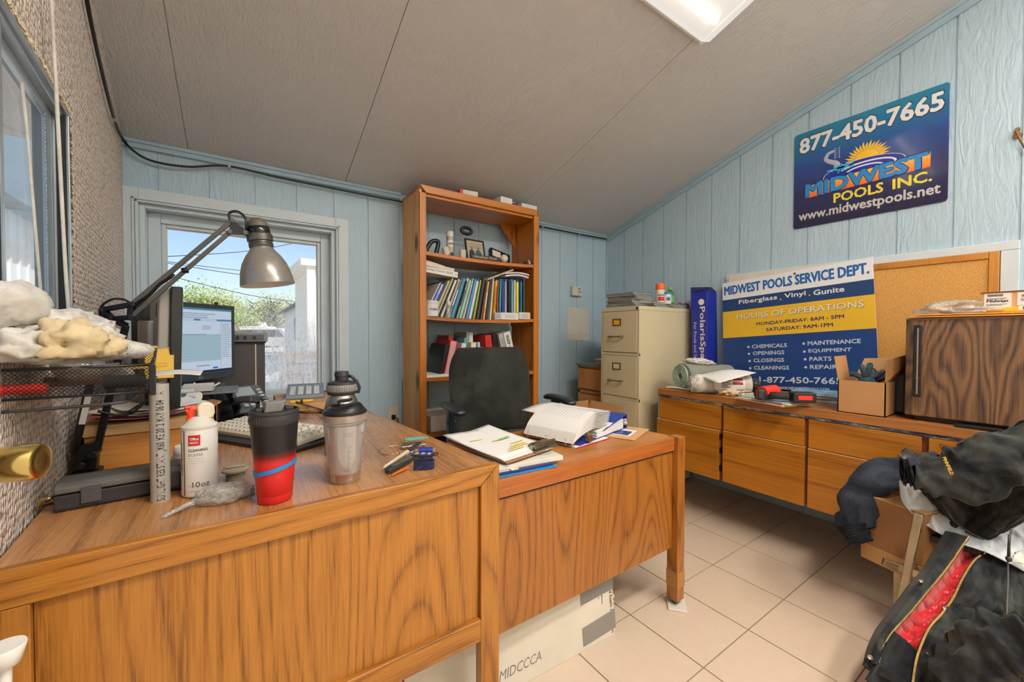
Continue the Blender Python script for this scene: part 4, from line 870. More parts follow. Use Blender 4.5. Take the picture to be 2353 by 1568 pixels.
for a, c in ((j1, j3), (j1, j5), (j5, j4), (j3, j4), (e1, j1), (e2, j5)): b.bar(a, c, .013, .012)
for q in (j1, j3, j4, j5): n = (CAM-q).normalized(); b.cyl(q+n*.005, q+n*.0105, .006, n=14); b.cyl(q-n*.008, q+n*.007, .008, n=14)
W_(b, 'elbow_joint', 'black_metal', bev=.001)
t1 = at(533, 508, d=1.15); t2 = at(528, 534, d=1.15); m1 = (j3+t1)/2
b = B(); b.bar(j3, t1, .009, .012); W_(b, 'upper_arm', plain('arm_grey', '#5C5955', .35, .5), bev=.002)
b = B(); b.bar(j4, t2, .009, .011); W_(b, 'upper_arm', 'arm_grey', bev=.002)
b = B(); b.tube([lerp(j3, t1, s)*(1-.0)+Vector((0, -.004, -.012+.003*math.sin(s*30))) for s in [i/30 for i in range(13)]], .004, 6); b.cyl(lerp(j4, t2, .52)-Vector((.006, 0, 0)), lerp(j4, t2, .52)+Vector((.008, 0, .004)), .008); W_(b, 'spring', 'black_metal', smooth=180)
k1 = at(563, 536, d=1.15); b = B(); hp = [t1+Vector((-.002, 0, .004)), t2+Vector((-.002, 0, -.006)), k1+Vector((.006, 0, -.004)), k1+Vector((.004, 0, .006))]
n = Vector((.1, -.99, 0)); b.add([p-n*.008 for p in hp]+[p+n*.008 for p in hp], [(3, 2, 1, 0), (4, 5, 6, 7), (0, 1, 5, 4), (1, 2, 6, 5), (2, 3, 7, 6), (3, 0, 4, 7)])
for q in (t1, t2, k1): b.cyl(q-n*.010, q+n*.012, .0065, n=14)
W_(b, 'head_joint', plain('joint_grey', '#4A4845', .4, .5), bev=.001)
hc = at(603, 580, d=1.19); tilt = Matrix.Translation(hc) @ Matrix.Rotation(R(-10), 4, FW) @ Matrix.Rotation(R(4), 4, 'X')
b = B(); b.bar(k1, tilt @ Vector((-.02, 0, .052)), .016, .013); W_(b, 'head_bracket', 'joint_grey', bev=.002)
b = B(); b.M = tilt; pr = [(.030, .016), (.0300, .012), (.034, .004), (.046, -.012), (.058, -.034), (.066, -.060), (.0705, -.088), (.0715, -.098)]
b.lathe(pr, 48, caps=False); sd = W_(b, 'lamp_shade', plain('shade_grey', '#85817B', .3, .3, coat=.3), smooth=180)
b = B(); b.M = tilt; b.lathe([(.0715, -.098), (.0698, -.098), (.0690, -.088), (.0645, -.060), (.0565, -.034), (.044, -.012), (.030, .004), (.0001, .008)], 48, caps=False); W_(b, 'shade_inside', 'white', sd, smooth=180)
b = B(); b.M = tilt; b.lathe([(.0305, .012), (.0315, .014), (.0315, .024), (.0300, .026), (.0300, .030), (.034, .032), (.034, .050), (.031, .053)], 40)
for z in (.016, .020, .024): b.lathe([(.0315, z), (.0325, z+.001), (.0315, z+.002)], 40, caps=False)
W_(b, 'neck_collar', 'arm_grey', smooth=40)
b = B(); b.M = tilt; b.lathe([(.0300, .053), (.0305, .055), (.0300, .070), (.0285, .072)], 40); W_(b, 'socket', 'black_gloss', smooth=40)
b = B(); b.M = tilt; b.lathe([(.0285, .073), (.0290, .074), (.0285, .080), (.025, .090), (.017, .098), (.008, .1015), (.0001, .102)], 40); W_(b, 'socket_cap', plain('cap_olive_grey', '#57534A', .5), smooth=60)
b = B(); P_ = [t1+Vector((-.004, 0, .0)), at(527, 490, d=1.15), at(545, 486, d=1.15), at(563, 500, d=1.15), at(566, 520, d=1.15), tilt @ Vector((-.031, 0, .062))]
b.tube([cr(P_, i/30) for i in range(31)], .0035, 8); W_(b, 'power_cable', 'black', smooth=180)
b = B(); P_ = [j3, at(285, 689, d=1.05), at(258, 688, d=1.05), at(235, 702, d=1.05), at(230, 722, d=1.05), e1]; b.tube([cr(P_, i/30) for i in range(31)], .003, 8); W_(b, 'power_cable', 'black', smooth=180)
b = B(); M = MX(lerp(f1, e1, .30)+Vector((.004, -.0085, 0)), (Vector(e1)-f1), Vector((-.9, 0, .1)), (0, -1, .05)); b.box(-.03, .045, -.006, .006, 0, .001, M=M); W_(b, 'label_sticker', 'off_white')
# ================================================================== MESH LETTER TRAY
k = NT('wire_mesh'); tc = k.n('TexCoord'); sp = k.n('SeparateXYZ'); k.set(sp.inputs[0], tc.outputs['Object'])
hx = k.math('ADD', sp.outputs[0], sp.outputs[1])
a_ = k.math('SINE', k.math('MULTIPLY', k.math('ADD', hx, sp.outputs[2]), 950.0)); c_ = k.math('SINE', k.math('MULTIPLY', k.math('SUBTRACT', hx, sp.outputs[2]), 950.0))
al = k.math('GREATER_THAN', k.math('MAXIMUM', a_, c_), .80); k.p(Base_Color=hexc('#1A1A1B'), Roughness=.35, Metallic=.5, Alpha=al)
t = thing('letter_tray', 'black wire mesh letter tray full of clutter, propped high over the tool case', 'tray', (-.25, 1.25, 1.0))
FR, BR, BL, FL = Vector((-.139, 1.003, 0)), Vector((-.176, 1.33, 0)), Vector((-.345, 1.33, 0)), Vector((-.322, 1.003, 0))
def wall4(b, p, q, z0, z1, th=.0008):
    n = (q-p).cross(Vector((0, 0, 1))).normalized()*th; b.add([p+Vector((0, 0, z0)), q+Vector((0, 0, z0)), q+Vector((0, 0, z1)), p+Vector((0, 0, z1))], [(0, 1, 2, 3)])
b = B(); wall4(b, FL, FR, 1.009, 1.056); wall4(b, FR, BR, 1.009, 1.068); wall4(b, BL, BR, 1.012, 1.080)
b.add([FL+Vector((0, 0, 1.010)), FR+Vector((0, 0, 1.010)), BR+Vector((0, 0, 1.013)), BL+Vector((0, 0, 1.013))], [(0, 1, 2, 3)]); obj('mesh_panel', b, 'wire_mesh', t, world=True)
b = B(); V = lambda p, z: Vector((p.x, p.y, z))
b.tube([V(FL, 1.058), V(FR, 1.060)], .0028, 8); b.tube([V(FR, 1.060), lerp(V(FR, 1.060), V(BR, 1.082), .3), lerp(V(FR, 1.05), V(BR, 1.07), .5), V(BR, 1.080)], .0028, 8); b.tube([V(BR, 1.080), lerp(V(BR, 1.080), V(BL, 1.080), .35), lerp(V(BR, 1.066), V(BL, 1.066), .5), lerp(V(BR, 1.078), V(BL, 1.078), .8), V(BL, 1.078)], .0028, 8); b.tube([V(FL, 1.009), V(FR, 1.009), V(BR, 1.012)], .0022, 8)
obj('rim', b, 'black', t, world=True, smooth=180)
b = B(); b.box(-.143, -.134, .998, 1.008, 1.002, 1.060); obj('corner_post', b, 'black', t, world=True, bev=.001)
b = B(); P_ = [Vector((-.322, 1.0, .990)), Vector((-.23, 1.0, .991)), Vector((-.185, 1.005, .992)), Vector((-.172, 1.03, .994)), Vector((-.172, 1.1, 1.0)), Vector((-.18, 1.3, 1.010))]; b.tube([cr(P_, i/30) for i in range(31)], .0028, 8)
obj('support_wire', b, 'charcoal', t, world=True, smooth=180)
def stick(name, label, cat, p, q, r, mat, r1=None, group=None, n=14):
    b = B(); v = Vector(q)-Vector(p); b.cyl((0, 0, 0), v, r, r1, n=n); o = obj(name, b, mat, smooth=50); o.location = p; tag(o, label, cat, group); return o
tray_n0 = set(o.name for o in bpy.data.objects)
p = at(0, 909, y=1.13); q = at(98, 904, y=1.12)
t = thing('screwdriver', 'red-orange handled screwdriver lying at the front of the mesh tray', 'screwdriver', (p.x, p.y, 1.014)); v = Vector((q.x-p.x, q.y-p.y, 0)); b = B(); b.cyl((0, 0, 0), v, .0085, .009, n=8); obj('handle', b, 'bright_red', t, bev=.001); b = B(); b.cyl(v, v*1.6, .003, n=8); obj('shaft', b, 'steel', t, smooth=50)
stick('black_grip_tube', 'thick black foam grip lying across the mesh tray near its front corner', 'grip', (-.235, 1.16, 1.017), (-.178, 1.16, 1.017), .0125, 'black_matte')
stick('tape_roll', 'small grey and white tape roll standing in the mesh tray', 'tape', (-.222, 1.21, 1.022), (-.215, 1.225, 1.022), .018, plain('tape_grey', '#8C8780', .5), n=28)
b = B(); b.box(-.085, .085, -.012, .012, 0, .008); o = obj('wooden_ruler', b, 'gold_yellow', bev=.001); o.location = (-.245, 1.30, 1.03); o.rotation_euler = (0, R(-4), R(6)); tag(o, 'yellow-tan wooden strip lying across the back of the mesh tray', 'ruler')
b = B(); b.box(-.055, .05, -.04, .05, 0, .012); o = obj('brown_notebook', b, plain('brown_book', '#7A5334', .6), bev=.002); o.location = (-.285, 1.26, 1.008); o.rotation_euler = (0, 0, R(14)); tag(o, 'small brown covered notebook on the bottom of the mesh tray', 'notebook')
b = B(); b.lathe([(.028, 0), (.036, .004), (.044, .02), (.0455, .03), (.045, .031), (.043, .02), (.034, .006), (.0001, .005)], 32, caps=False); o = obj('clear_dish', b, 'clear_cup', smooth=60); o.location = (-.265, 1.175, 1.022); tag(o, 'round clear plastic dish inside the mesh tray under the white bundle', 'dish')
o = flat('manila_card', 'yellow manila card sticking out of the back corner of the mesh tray', 'card', (-.185, 1.45, 1.040), .06, .10, .002, R(5), 'gold_yellow', tilt=R(60)); 
b = B(); b.sheet(lambda u, v: (lerp(-.19, -.085, u), 1.29+lerp(0, .10, v)-u*.02, 1.012+.006*math.sin(u*3)+.004*v), 14, 6, .0006); tag(obj('loose_paper', b, 'paper', smooth=180), 'white sheet jutting out of the mesh tray past the conduit', 'paper')
# cloths and bags piled on the tray
def W2(px, py, y): return at(px, py, y=y)
def blob(name, label, cat, c, r, mat, seed, amp=.3, freq=2.4, sq=None, rot=0, parent=None, group=None):
    o = lump(name, (0, 0, 0), r, mat, None, seed, amp, freq, squash=sq); o.location = c; o.rotation_euler = (0, 0, rot); tag(o, label, cat, group); return o
c = W2(95, 798, 1.24); blob('plastic_bundle', 'white crumpled plastic bundle spread over the mesh tray', 'bag', (c.x+.01, c.y, 1.092), (.10, .085, .058), 'white_bag_plastic', 5, .5, 2.0, .03)
c = W2(40, 815, 1.15); blob('plastic_bundle', 'smaller white plastic bundle at the window end of the tray', 'bag', (c.x, c.y, 1.088), (.05, .05, .034), 'cotton_white', 23, .5, 2.4, .02)
c = W2(175, 800, 1.16); blob('beige_cloth', 'beige soft cotton cloth folded over the white bundle', 'cloth', (c.x-.005, c.y, 1.093), (.050, .055, .040), 'cotton_beige', 8, .55, 1.7, .02, .5)
c = W2(232, 808, 1.20); blob('plastic_glove', 'translucent white plastic glove hanging at the end of the cloth pile', 'glove', (c.x, c.y, 1.088), (.032, .045, .026), 'white_bag_plastic', 12, .3, 2.4, .018)
c = W2(5, 715, 1.13); blob('cushion_pad', 'off-white puffy cloth bundle lying topmost on the tray pile, under the window', 'cloth bundle', (c.x+.002, c.y+.05, 1.172), (.034, .08, .042), 'cotton_white', 15, .22, 1.6, None)
b = B(); b.lathe([(.034, 0), (.030, .010), (.020, .018), (.0001, .021)], 30); o = obj('clear_dome', b, 'clear_cup', smooth=180); o.location = (-.262, 1.135, 1.05); tag(o, 'clear plastic dome lid at the front of the cloth pile', 'lid')
stick('grey_stick', 'thin grey stick poking up out of the pile by the window', 'stick', W2(50, 688, 1.2), W2(72, 680, 1.2), .003, 'mid_grey')
stick('grey_stick', 'thin grey stick lying across the white bundle', 'stick', W2(0, 783, 1.14), W2(48, 792, 1.14), .0025, 'mid_grey')
for o in [o for o in bpy.data.objects if o.name not in tray_n0 and o.parent is None and o.name != 'manila_card' and 'loose' not in o.name]:   # the clutter lies within the tray
    o.location = CAM+(o.location-CAM)*.91
# ================================================================== MONITORS
ZB = .921
def monitor(name, label, o, u, w, z0, z1, cat='monitor'):
    M = MX(o, u, (0, 0, 1)); t = thing(name, label, cat, M=M); h = z1-z0
    b = B(); bz = .020; b.box(0, w, 0, .03, -.035, 0, M=None)
    b = B(); b.box(0, w, 0, .032, -.03, 0); b.box(0, w, h-bz, h, -.03, 0); b.box(0, bz, .032, h-bz, -.03, 0); b.box(w-bz, w, .032, h-bz, -.03, 0); b.box(.004, w-.004, .004, h-.004, -.038, -.012); b.box(.06, w-.06, .04, h-.05, -.055, -.036)
    obj('housing', b, 'screen_bezel', t, bev=.003); return t, w, h
u = Vector((.646, .763, 0)).normalized(); pr_end = Vector((-.022, 2.232, ZB)); wM = .40
t, w, h = monitor('computer_monitor', 'monitor showing a pale blue order form, facing the office chair', pr_end-u*wM, u, wM, ZB, 1.243)
k = NT('screen_ui'); k.p(Base_Color=(0, 0, 0, 1), Roughness=.3, Emission_Color=hexc('#A9C6DE'), Emission_Strength=.85)
def glow(name, c, s=.85): k = NT(name); k.p(Base_Color=(0, 0, 0, 1), Roughness=.3, Emission_Color=hexc(c), Emission_Strength=s); return k.m
glow('ui_white', '#C4D4E6'); glow('ui_teal', '#A0BECB'); glow('ui_bar', '#4E84AA'); glow('ui_dark', '#23304A', .7); glow('ui_text', '#5C6B80', .7); glow('ui_blue', '#2A6CC0')
b = B(); b.box(.02, w-.02, .032, h-.02, -.004, .0002); s = obj('screen', b, 'ui_white', t)
b = B(); b.box(.02, w-.078, .082, h-.128, .0002, .0006); obj('form_area', b, 'ui_teal', s)
b = B(); b.box(.02, w-.02, h-.028, h-.020, .0003, .0008); b.box(.02, w-.02, h-.072, h-.064, .0003, .0008); obj('toolbar', b, 'ui_bar', s)
b = B(); b.box(.02, w-.02, .032, .042, .0003, .0008); obj('taskbar', b, 'ui_dark', s)
b = B(); b.lines(.14, h-.044, .16, 3, .008, .0022, z=.0006); b.lines(w-.072, h-.085, .048, 18, .0085, .0018, z=.0006, seed=3); b.lines(.23, h-.095, .05, 3, .006, .0018, z=.0006, seed=5); b.lines(.12, h-.13, .16, 1, .01, .002, z=.001, seed=6); b.lines(.2, .06, .08, 1, .01, .003, z=.0006, seed=7)
for x in (w-.078,): b.box(x-.0006, x, .042, h-.075, .0003, .0008)
for i in range(11): b.box(.02, w-.08, .082+i*.0105, .0824+i*.0105, .0006, .0009)
obj('on_screen_text', b, 'ui_text', s)
b = B(); b.box(w-.12, w-.095, .046, .053, .0004, .0010); [b.box(.03+i*.014, .036+i*.014, .034, .040, .0008, .0012) for i in range(8)]; obj('button', b, 'ui_blue', s)
for x0, x1 in ((.05, .10), (.13, .19), (.22, .30)): b = B(); b.box(x0, x1, h-.071, h-.065, .0009, .0012); obj('input_field', b, 'ui_white', s)
b = B(); b.text('AOC', w*.52, .009, h=.008, w=.022, bold=.02, z=.0008); obj('logo', b, 'light_grey', t)
b = B(); b.box(w/2-.04, w/2+.04, -.10, .05, -.075, -.055); b.box(w/2-.12, w/2+.12, -.161, -.145, -.14, .04); obj('stand', b, 'mid_grey', t, bev=.004)
b = B(); b.box(.10, .125, h, h+.010, -.02, -.006); b.box(w-.09, w-.08, h, h+.012, -.02, -.008); obj('clip', b, 'charcoal', t, bev=.002)
# second monitor seen edge-on
o2 = at(398, 800, d=1.12); dv = Vector((o2.x, o2.y, 0)).normalized(); dv = (Matrix.Rotation(R(4.5), 4, 'Z') @ dv).normalized()
M = MX((o2.x, o2.y, .905), dv, (0.03, 0, 1)); 
t = thing('computer_monitor', 'monitor turned edge-on to the desk front, its grey back towards the fabric wall', 'monitor', M=M)
b = B(); b.box(0, .42, 0, .346, -.012, .014); obj('bezel', b, plain('bezel_black', '#15191A', .35), t, bev=.003)
b = B(); b.box(.012, .40, .02, .335, -.040, -.012) if False else b.box(.012, .40, .02, .335, .0, .001); 
b = B(); b.hexa([(.02, .03, -.045), (.38, .03, -.045), (.40, .33, -.012), (.012, .33, -.012), (.02, .03, -.012), (.38, .03, -.012), (.40, .335, -.010), (.012, .335, -.010)]) if False else b.box(.012, .39, .015, .338, -.038, -.011); obj('back_shell', b, plain('shell_grey', '#9B948A', .45), t, bev=.006)
b = B(); b.box(.06, .068, .26, .30, -.0395, -.037); obj('back_slot', b, 'charcoal', t)
b = B(); b.box(.01, .41, .018, .336, .014, .0155); obj('screen', b, glow('screen_far', '#B4C6D8', .5), t)
b = B(); b.box(.15, .23, -.12, .08, -.055, -.038); b.box(.10, .28, -.144, -.13, -.13, .02); obj('stand', b, 'charcoal', t, bev=.003)
# third monitor with a blue page
o3 = at(318, 760, y=2.09); t, w, h = monitor('computer_monitor', 'black monitor with a dark blue page, half hidden deepest in the corner', (o3.x, o3.y, .93), (.646, .763, 0), .36, .93, 1.243)
b = B(); b.box(.02, w-.02, .032, h-.02, -.004, .0002); s = obj('screen', b, 'ui_white', t)
b = B(); b.box(.02, .16, .032, h-.05, .0002, .0006); obj('side_menu', b, glow('ui_navy', '#1D3F86', .8), s)
b = B(); b.lines(.03, h-.065, .08, 8, .022, .004, z=.001, seed=8); obj('on_screen_text', b, 'ui_white', s)
b = B(); b.box(w/2-.04, w/2+.04, -.12, .05, -.075, -.055); b.box(w/2-.1, w/2+.1, -.17, -.155, -.13, .02); obj('stand', b, 'charcoal', t, bev=.003)
# brushed metal canister
p = at(357, 800, d=1.27); t = thing('metal_canister', 'brushed grey metal canister standing beside the edge-on monitor', 'canister', (p.x, p.y, ZD)); zt = at(357, 737, d=1.22).z-ZD
b = B(); b.lathe([(.0001, 0), (.040, 0), (.041, .01), (.041, zt-.006), (.039, zt), (.0001, zt)], 40); obj('body', b, 'brushed_steel', t, smooth=45)
# ================================================================== BOXES, PAPERS
t = thing('wooden_box', 'low wooden box behind the tool case, piled with papers', 'box', (-.235, 1.6, ZD))
b = B(); x0, x1, y0, y1, zt = -.345, -.122, 1.462, 1.70, .868; b.box(x0, x1, y0, y0+.012, ZD, zt); b.box(x0, x1, y1-.012, y1, ZD, zt); b.box(x0, x0+.012, y0, y1, ZD, zt); b.box(x1-.012, x1, y0, y1, ZD, zt); obj('body', b, 'raw_wood', t, world=True, bev=.002)
b = B(); b.box(x0-.003, x1+.003, y0-.004, y1, zt, zt+.008); obj('lid', b, 'kraft_light', t, world=True, bev=.001)
b = B(); b.box(x0-.003, x1+.003, y0-.006, y0-.001, zt-.018, zt+.004); obj('flap', b, 'kraft_light', t, world=True, bev=.001)
t = thing('cardboard_box', 'tan cardboard box with a torn top under the monitor screen', 'box', (-.11, 1.82, ZD)); b = B(); x0, x1, y0, y1, zt = -.152, -.075, 1.765, 1.90, .862
b.box(x0, x1, y0, y0+.006, ZD, zt); b.box(x0, x1, y1-.006, y1, ZD, zt); b.box(x0, x0+.006, y0, y1, ZD, zt); b.box(x1-.006, x1, y0, y1, ZD, zt-.004); obj('body', b, plain('carton_orange', '#C08B46', .75), t, world=True); b = B(); b.sheet(lambda u, v: (x0-.01+u*.10, y0-.01+v*.14, zt+.004+.008*math.sin(u*7+v*3)-.01*u*v), 12, 8, .002); obj('torn_flap', b, 'kraft', t, world=True, smooth=180)
rnd = random.Random(21); mats_ = ['paper', plain('paper_pink', '#DDA0A8', .7), 'paper', plain('envelope_red', '#C9525C', .6), 'paper', 'cream_paper', 'paper']
labs = ['white sheet lowest in the paper pile on the wooden box', 'pale pink slip in the paper pile on the wooden box', 'white sheet with a curled edge in the paper pile on the wooden box', 'red and white envelope in the paper pile on the wooden box', 'white form over the red envelope on the wooden box', 'cream slip near the top of the paper pile on the wooden box', 'white sheet topmost in the paper pile on the wooden box']
for i, m in enumerate(mats_):
    o = flat('loose_paper', labs[i], 'paper', (-.225+rnd.uniform(-.02, .02), 1.56+rnd.uniform(-.02, .03), .879+i*.0035), .19, .16, .0012, rnd.uniform(-.5, .5), m, group='papers on the wooden box', curl=.008)
t = thing('tape_dispenser', 'low black round gadget with a strap on top of the paper pile', 'gadget', (-.185, 1.72, .885)); b = B(); b.lathe([(.0001, 0), (.040, 0), (.042, .004), (.042, .014), (.038, .018), (.0001, .018)], 32, sx=1, sy=.7); obj('body', b, 'black_gloss', t, smooth=45)
stick('marker_pen', 'white and teal marker lying on the papers under the monitor', 'marker', (-.20, 1.80, .912), (-.135, 1.79, .914), .009, 'white'); stick('white_bulb', 'small white round-headed tube lying by the teal marker', 'tube', (-.148, 1.72, .905), (-.118, 1.70, .905), .012, 'white_gloss', .016)
t = thing('note_block', 'block of blank white note slips under the monitor', 'note pad', (-.135, 1.93, .900)); b = B(); [b.box(-.045+.003*math.sin(i*2), .045+.003*math.sin(i*2), -.04, .04, i*.002, i*.002+.0016) for i in range(12)]; obj('slips', b, 'paper', t)
t = thing('monitor_shelf', 'thin grey shelf board under the monitor holding note slips', 'shelf board', (-.12, 1.98, .885)); b = B(); b.box(-.13, .11, -.09, .10, 0, .010); obj('board', b, 'mid_grey', t, bev=.003); b = B(); b.box(-.10, -.09, -.07, -.06, -.124, 0); b.box(.09, .10, .05, .06, -.124, 0); obj('leg', b, 'mid_grey', t)
cord('adapter_cord', 'black cord with a bulky connector drooping behind the conduit', 'cable', [at(225, 945, y=1.42), at(270, 955, y=1.42), at(305, 948, y=1.42), at(322, 932, y=1.42), at(345, 915, y=1.45)], .004, 'black'); o = stick('cord_connector', 'bulky black plug in the middle of the drooping adapter cord', 'plug', at(300, 948, y=1.415), at(326, 930, y=1.43), .007, 'black', .005)
cord('yellow_sticky_curl', 'curled pale yellow-green note hanging under the monitor bezel', 'note', [at(445, 880, y=1.95), at(460, 892, y=1.95), at(480, 893, y=1.95), at(505, 880, y=1.97)], .004, plain('note_lime', '#D5DDA8', .7))
# ================================================================== PHONES, KEYBOARD, CABINET
t = thing('desk_phone', 'dark grey office phone with a display, propped steeply behind the tumbler', 'phone', M=TR(.005, 2.10, .80, rz=R(28)) @ Matrix.Rotation(R(38), 4, 'X'))
b = B(); b.prism([(-.09, -.09), (.10, -.09), (.115, -.07), (.115, .10), (.10, .115), (-.09, .115)], -.02, .012); obj('body', b, 'phone_grey', t, bev=.005)
b = B(); b.box(-.01, .07, .045, .10, .012, .016); obj('display', b, plain('lcd_grey', '#A2AFB4', .2), t, bev=.001)
b = B(); [b.box(-.005+i*.026, .014+i*.026, .0-j*.021, .014-j*.021, .012, .018) for i in range(3) for j in range(4)]; [b.box(.085, .104, .07-j*.02, .08-j*.02, .012, .017) for j in range(7)]; obj('key', b, plain('keycap_light', '#C9CCCC', .4), t, bev=.001)
b = B(); b.lathe([(.0001, 0), (.014, 0), (.013, .005), (.0001, .005)], 20, M=TR(.088, .015, .012)); obj('dial', b, 'charcoal', t)
b = B(); P_ = [Vector((-.055, .13, .022)), Vector((-.055, .09, .045)), Vector((-.055, .02, .055)), Vector((-.055, -.06, .040)), Vector((-.055, -.105, .020))]; b.tube([cr(P_, i/24) for i in range(25)], lambda q: .017+.010*abs(q-.5)**2*4, 12, flat=.6); obj('handset', b, plain('handset_dark', '#3A4049', .25), t, smooth=180)
b = B(); b.box(-.07, .08, -.02, .08, -.05, -.02); obj('foot', b, 'black', t)
t = thing('file_organizer', 'black curved plastic file organizer below the office phone', 'organizer', (-.02, 1.93, ZD)); b = B()
for z in (.03, .075): b.sheet(lambda u, v, z=z: (-.05+.13*u, -.08+.16*v, z+.018*math.sin(u*2.6)), 12, 4, .006)
obj('tier', b, 'black_gloss', t, smooth=60); b = B(); b.box(-.06, -.05, -.08, .08, 0, .08); b.box(.07, .08, -.08, .08, 0, .09); obj('side_panel', b, 'black', t)
c = at(622, 1000, z=ZD+.02); KM = TR(.085, 1.62, ZD+.022, rz=R(-57)) 
t = thing('keyboard_tray', 'black keyboard rest lying under the beige keyboard', 'keyboard rest', (.075, 1.60, ZD), rz=R(-57)); b = B(); b.box(-.26, .25, -.11, .10, 0, .012); obj('tray', b, 'black', t, bev=.004)
t = thing('keyboard', 'beige computer keyboard behind the tumbler and clear cup', 'keyboard', M=KM @ Matrix.Rotation(R(3), 4, 'X'))
b = B(); b.box(-.235, .235, -.085, .085, -.008, .008); obj('case', b, 'beige_plastic', t, bev=.004)
b = B()
for r_ in range(5):
    for i in range(22):
        if i == 15 or i == 18: continue
        b.hexa([(-.225+i*.0205, -.075+r_*.028, .008), (-.207+i*.0205, -.075+r_*.028, .008), (-.207+i*.0205, -.052+r_*.028, .008), (-.225+i*.0205, -.052+r_*.028, .008), (-.222+i*.0205, -.072+r_*.028, .016), (-.210+i*.0205, -.072+r_*.028, .016), (-.210+i*.0205, -.055+r_*.028, .016), (-.222+i*.0205, -.055+r_*.028, .016)])
o = obj('keycaps', b, 'key_beige', t); o['kind'] = 'stuff'
t = thing('wrist_rest', 'long blue-grey padded rest lying right of the beige keyboard', 'wrist rest', M=TR(.20, 1.62, ZD+.008, rz=R(-57))); b = B(); b.box(-.20, .22, -.02, .03, -.006, .012); obj('pad', b, plain('pad_slate', '#4A5562', .5), t, bev=.006)
t = thing('desk_calculator', 'grey desk phone base with large pale keys on the window ledge', 'phone', (.275, 2.30, ZD+.035), rz=R(-8)); b = B(); b.hexa([(-.09, -.10, 0), (.09, -.10, 0), (.09, .10, 0), (-.09, .10, 0), (-.085, -.095, .018), (.085, -.095, .018), (.085, .095, .055), (-.085, .095, .055)]); obj('body', b, plain('calc_slate', '#7D8794', .4), t, bev=.004)
b = B(); [b.box(-.07+i*.036, -.044+i*.036, -.085+j*.032, -.063+j*.032, .020+j*.006, .030+j*.006) for i in range(4) for j in range(4)]; obj('key', b, plain('key_white', '#D3D9D8', .4), t, bev=.002)
t = thing('wooden_ledge', 'pale wooden block under the desk phone base by the window', 'block', (.27, 2.25, ZD)); b = B(); b.box(-.13, .15, -.20, .20, 0, .034); obj('block', b, 'kraft_light', t, bev=.003)
t = thing('glue_stick', 'yellow marker lying in front of the desk phone base', 'marker', (.225, 2.08, ZD+.042)); b = B(); b.cyl((-.04, 0, 0), (.055, .0, 0), .0075, n=14); obj('barrel', b, 'yellow', t, smooth=50); b = B(); b.cyl((-.0, 0, 0), (.012, .0, 0), .0078, n=14); obj('print', b, 'black', t, smooth=50)
pts = []; P_ = [at(680, 928, z=ZD+.045), at(712, 938, z=ZD+.015), at(742, 948, z=ZD+.01), at(735, 951, z=ZD+.01), at(700, 951, z=ZD+.01), at(678, 950, z=ZD+.01)]
for i in range(420):
    s = i/419; c = cr(P_, s); a = i*.9; pts.append(c+Vector((0, .006*math.cos(a), .006+.006*math.sin(a))))
b = B(); b.tube(pts, .0013, 5); tag(obj('coiled_cord', b, 'black', smooth=180), 'coiled black phone cord looping beside the clear cup', 'cord')
t = thing('black_stapler', 'small dark case at the foot of the window beside the steel flask', 'case', (.40, 2.42, ZD)); b = B(); b.box(-.05, .05, -.04, .04, 0, .035); obj('body', b, 'charcoal', t, bev=.004)
t = thing('storage_cabinet', 'dark grey metal cabinet with a pale edge strip standing before the window', 'cabinet', (-.04, 2.50, ZD)); b = B(); b.box(-.19, .143, -.08, .09, 0, .308); obj('body', b, plain('cabinet_dark', '#4A4648', .5), t, bev=.003)
b = B(); b.box(.100, .105, -.083, -.079, .0, .304); obj('edge_strip', b, 'cream_paper', t); b = B(); b.box(-.195, .148, -.085, .09, .308, .316); obj('top_edge', b, 'charcoal', t, bev=.002)
t = thing('fax_machine', 'grey office machine with a slanted paper slot on the dark cabinet', 'machine', (-.02, 2.49, 1.076)); b = B(); b.box(-.17, .135, -.10, .09, 0, .045); obj('housing', b, plain('machine_grey', '#8E8C86', .45), t, bev=.005)
b = B(); b.box(-.17, .118, -.104, -.099, .008, .036); obj('control_panel', b, 'phone_grey', t); b = B()
for x in (-.02, .0, .03, .07): b.box(x, x+.014, -.107, -.103, .012, .028)
obj('button', b, 'black', t); b = B(); b.hexa([(-.16, -.06, .045), (.03, -.06, .045), (.03, .08, .045), (-.16, .08, .045), (-.16, .02, .10), (-.01, .02, .10), (-.01, .08, .10), (-.16, .08, .10)]); obj('paper_slot', b, 'light_grey', t, bev=.003)
b = B(); b.add([(-.15, -.052, .055), (.015, -.052, .055), (-.01, .012, .098), (-.15, .012, .098)], [(0, 1, 2, 3)]); obj('paper', b, 'paper', t)
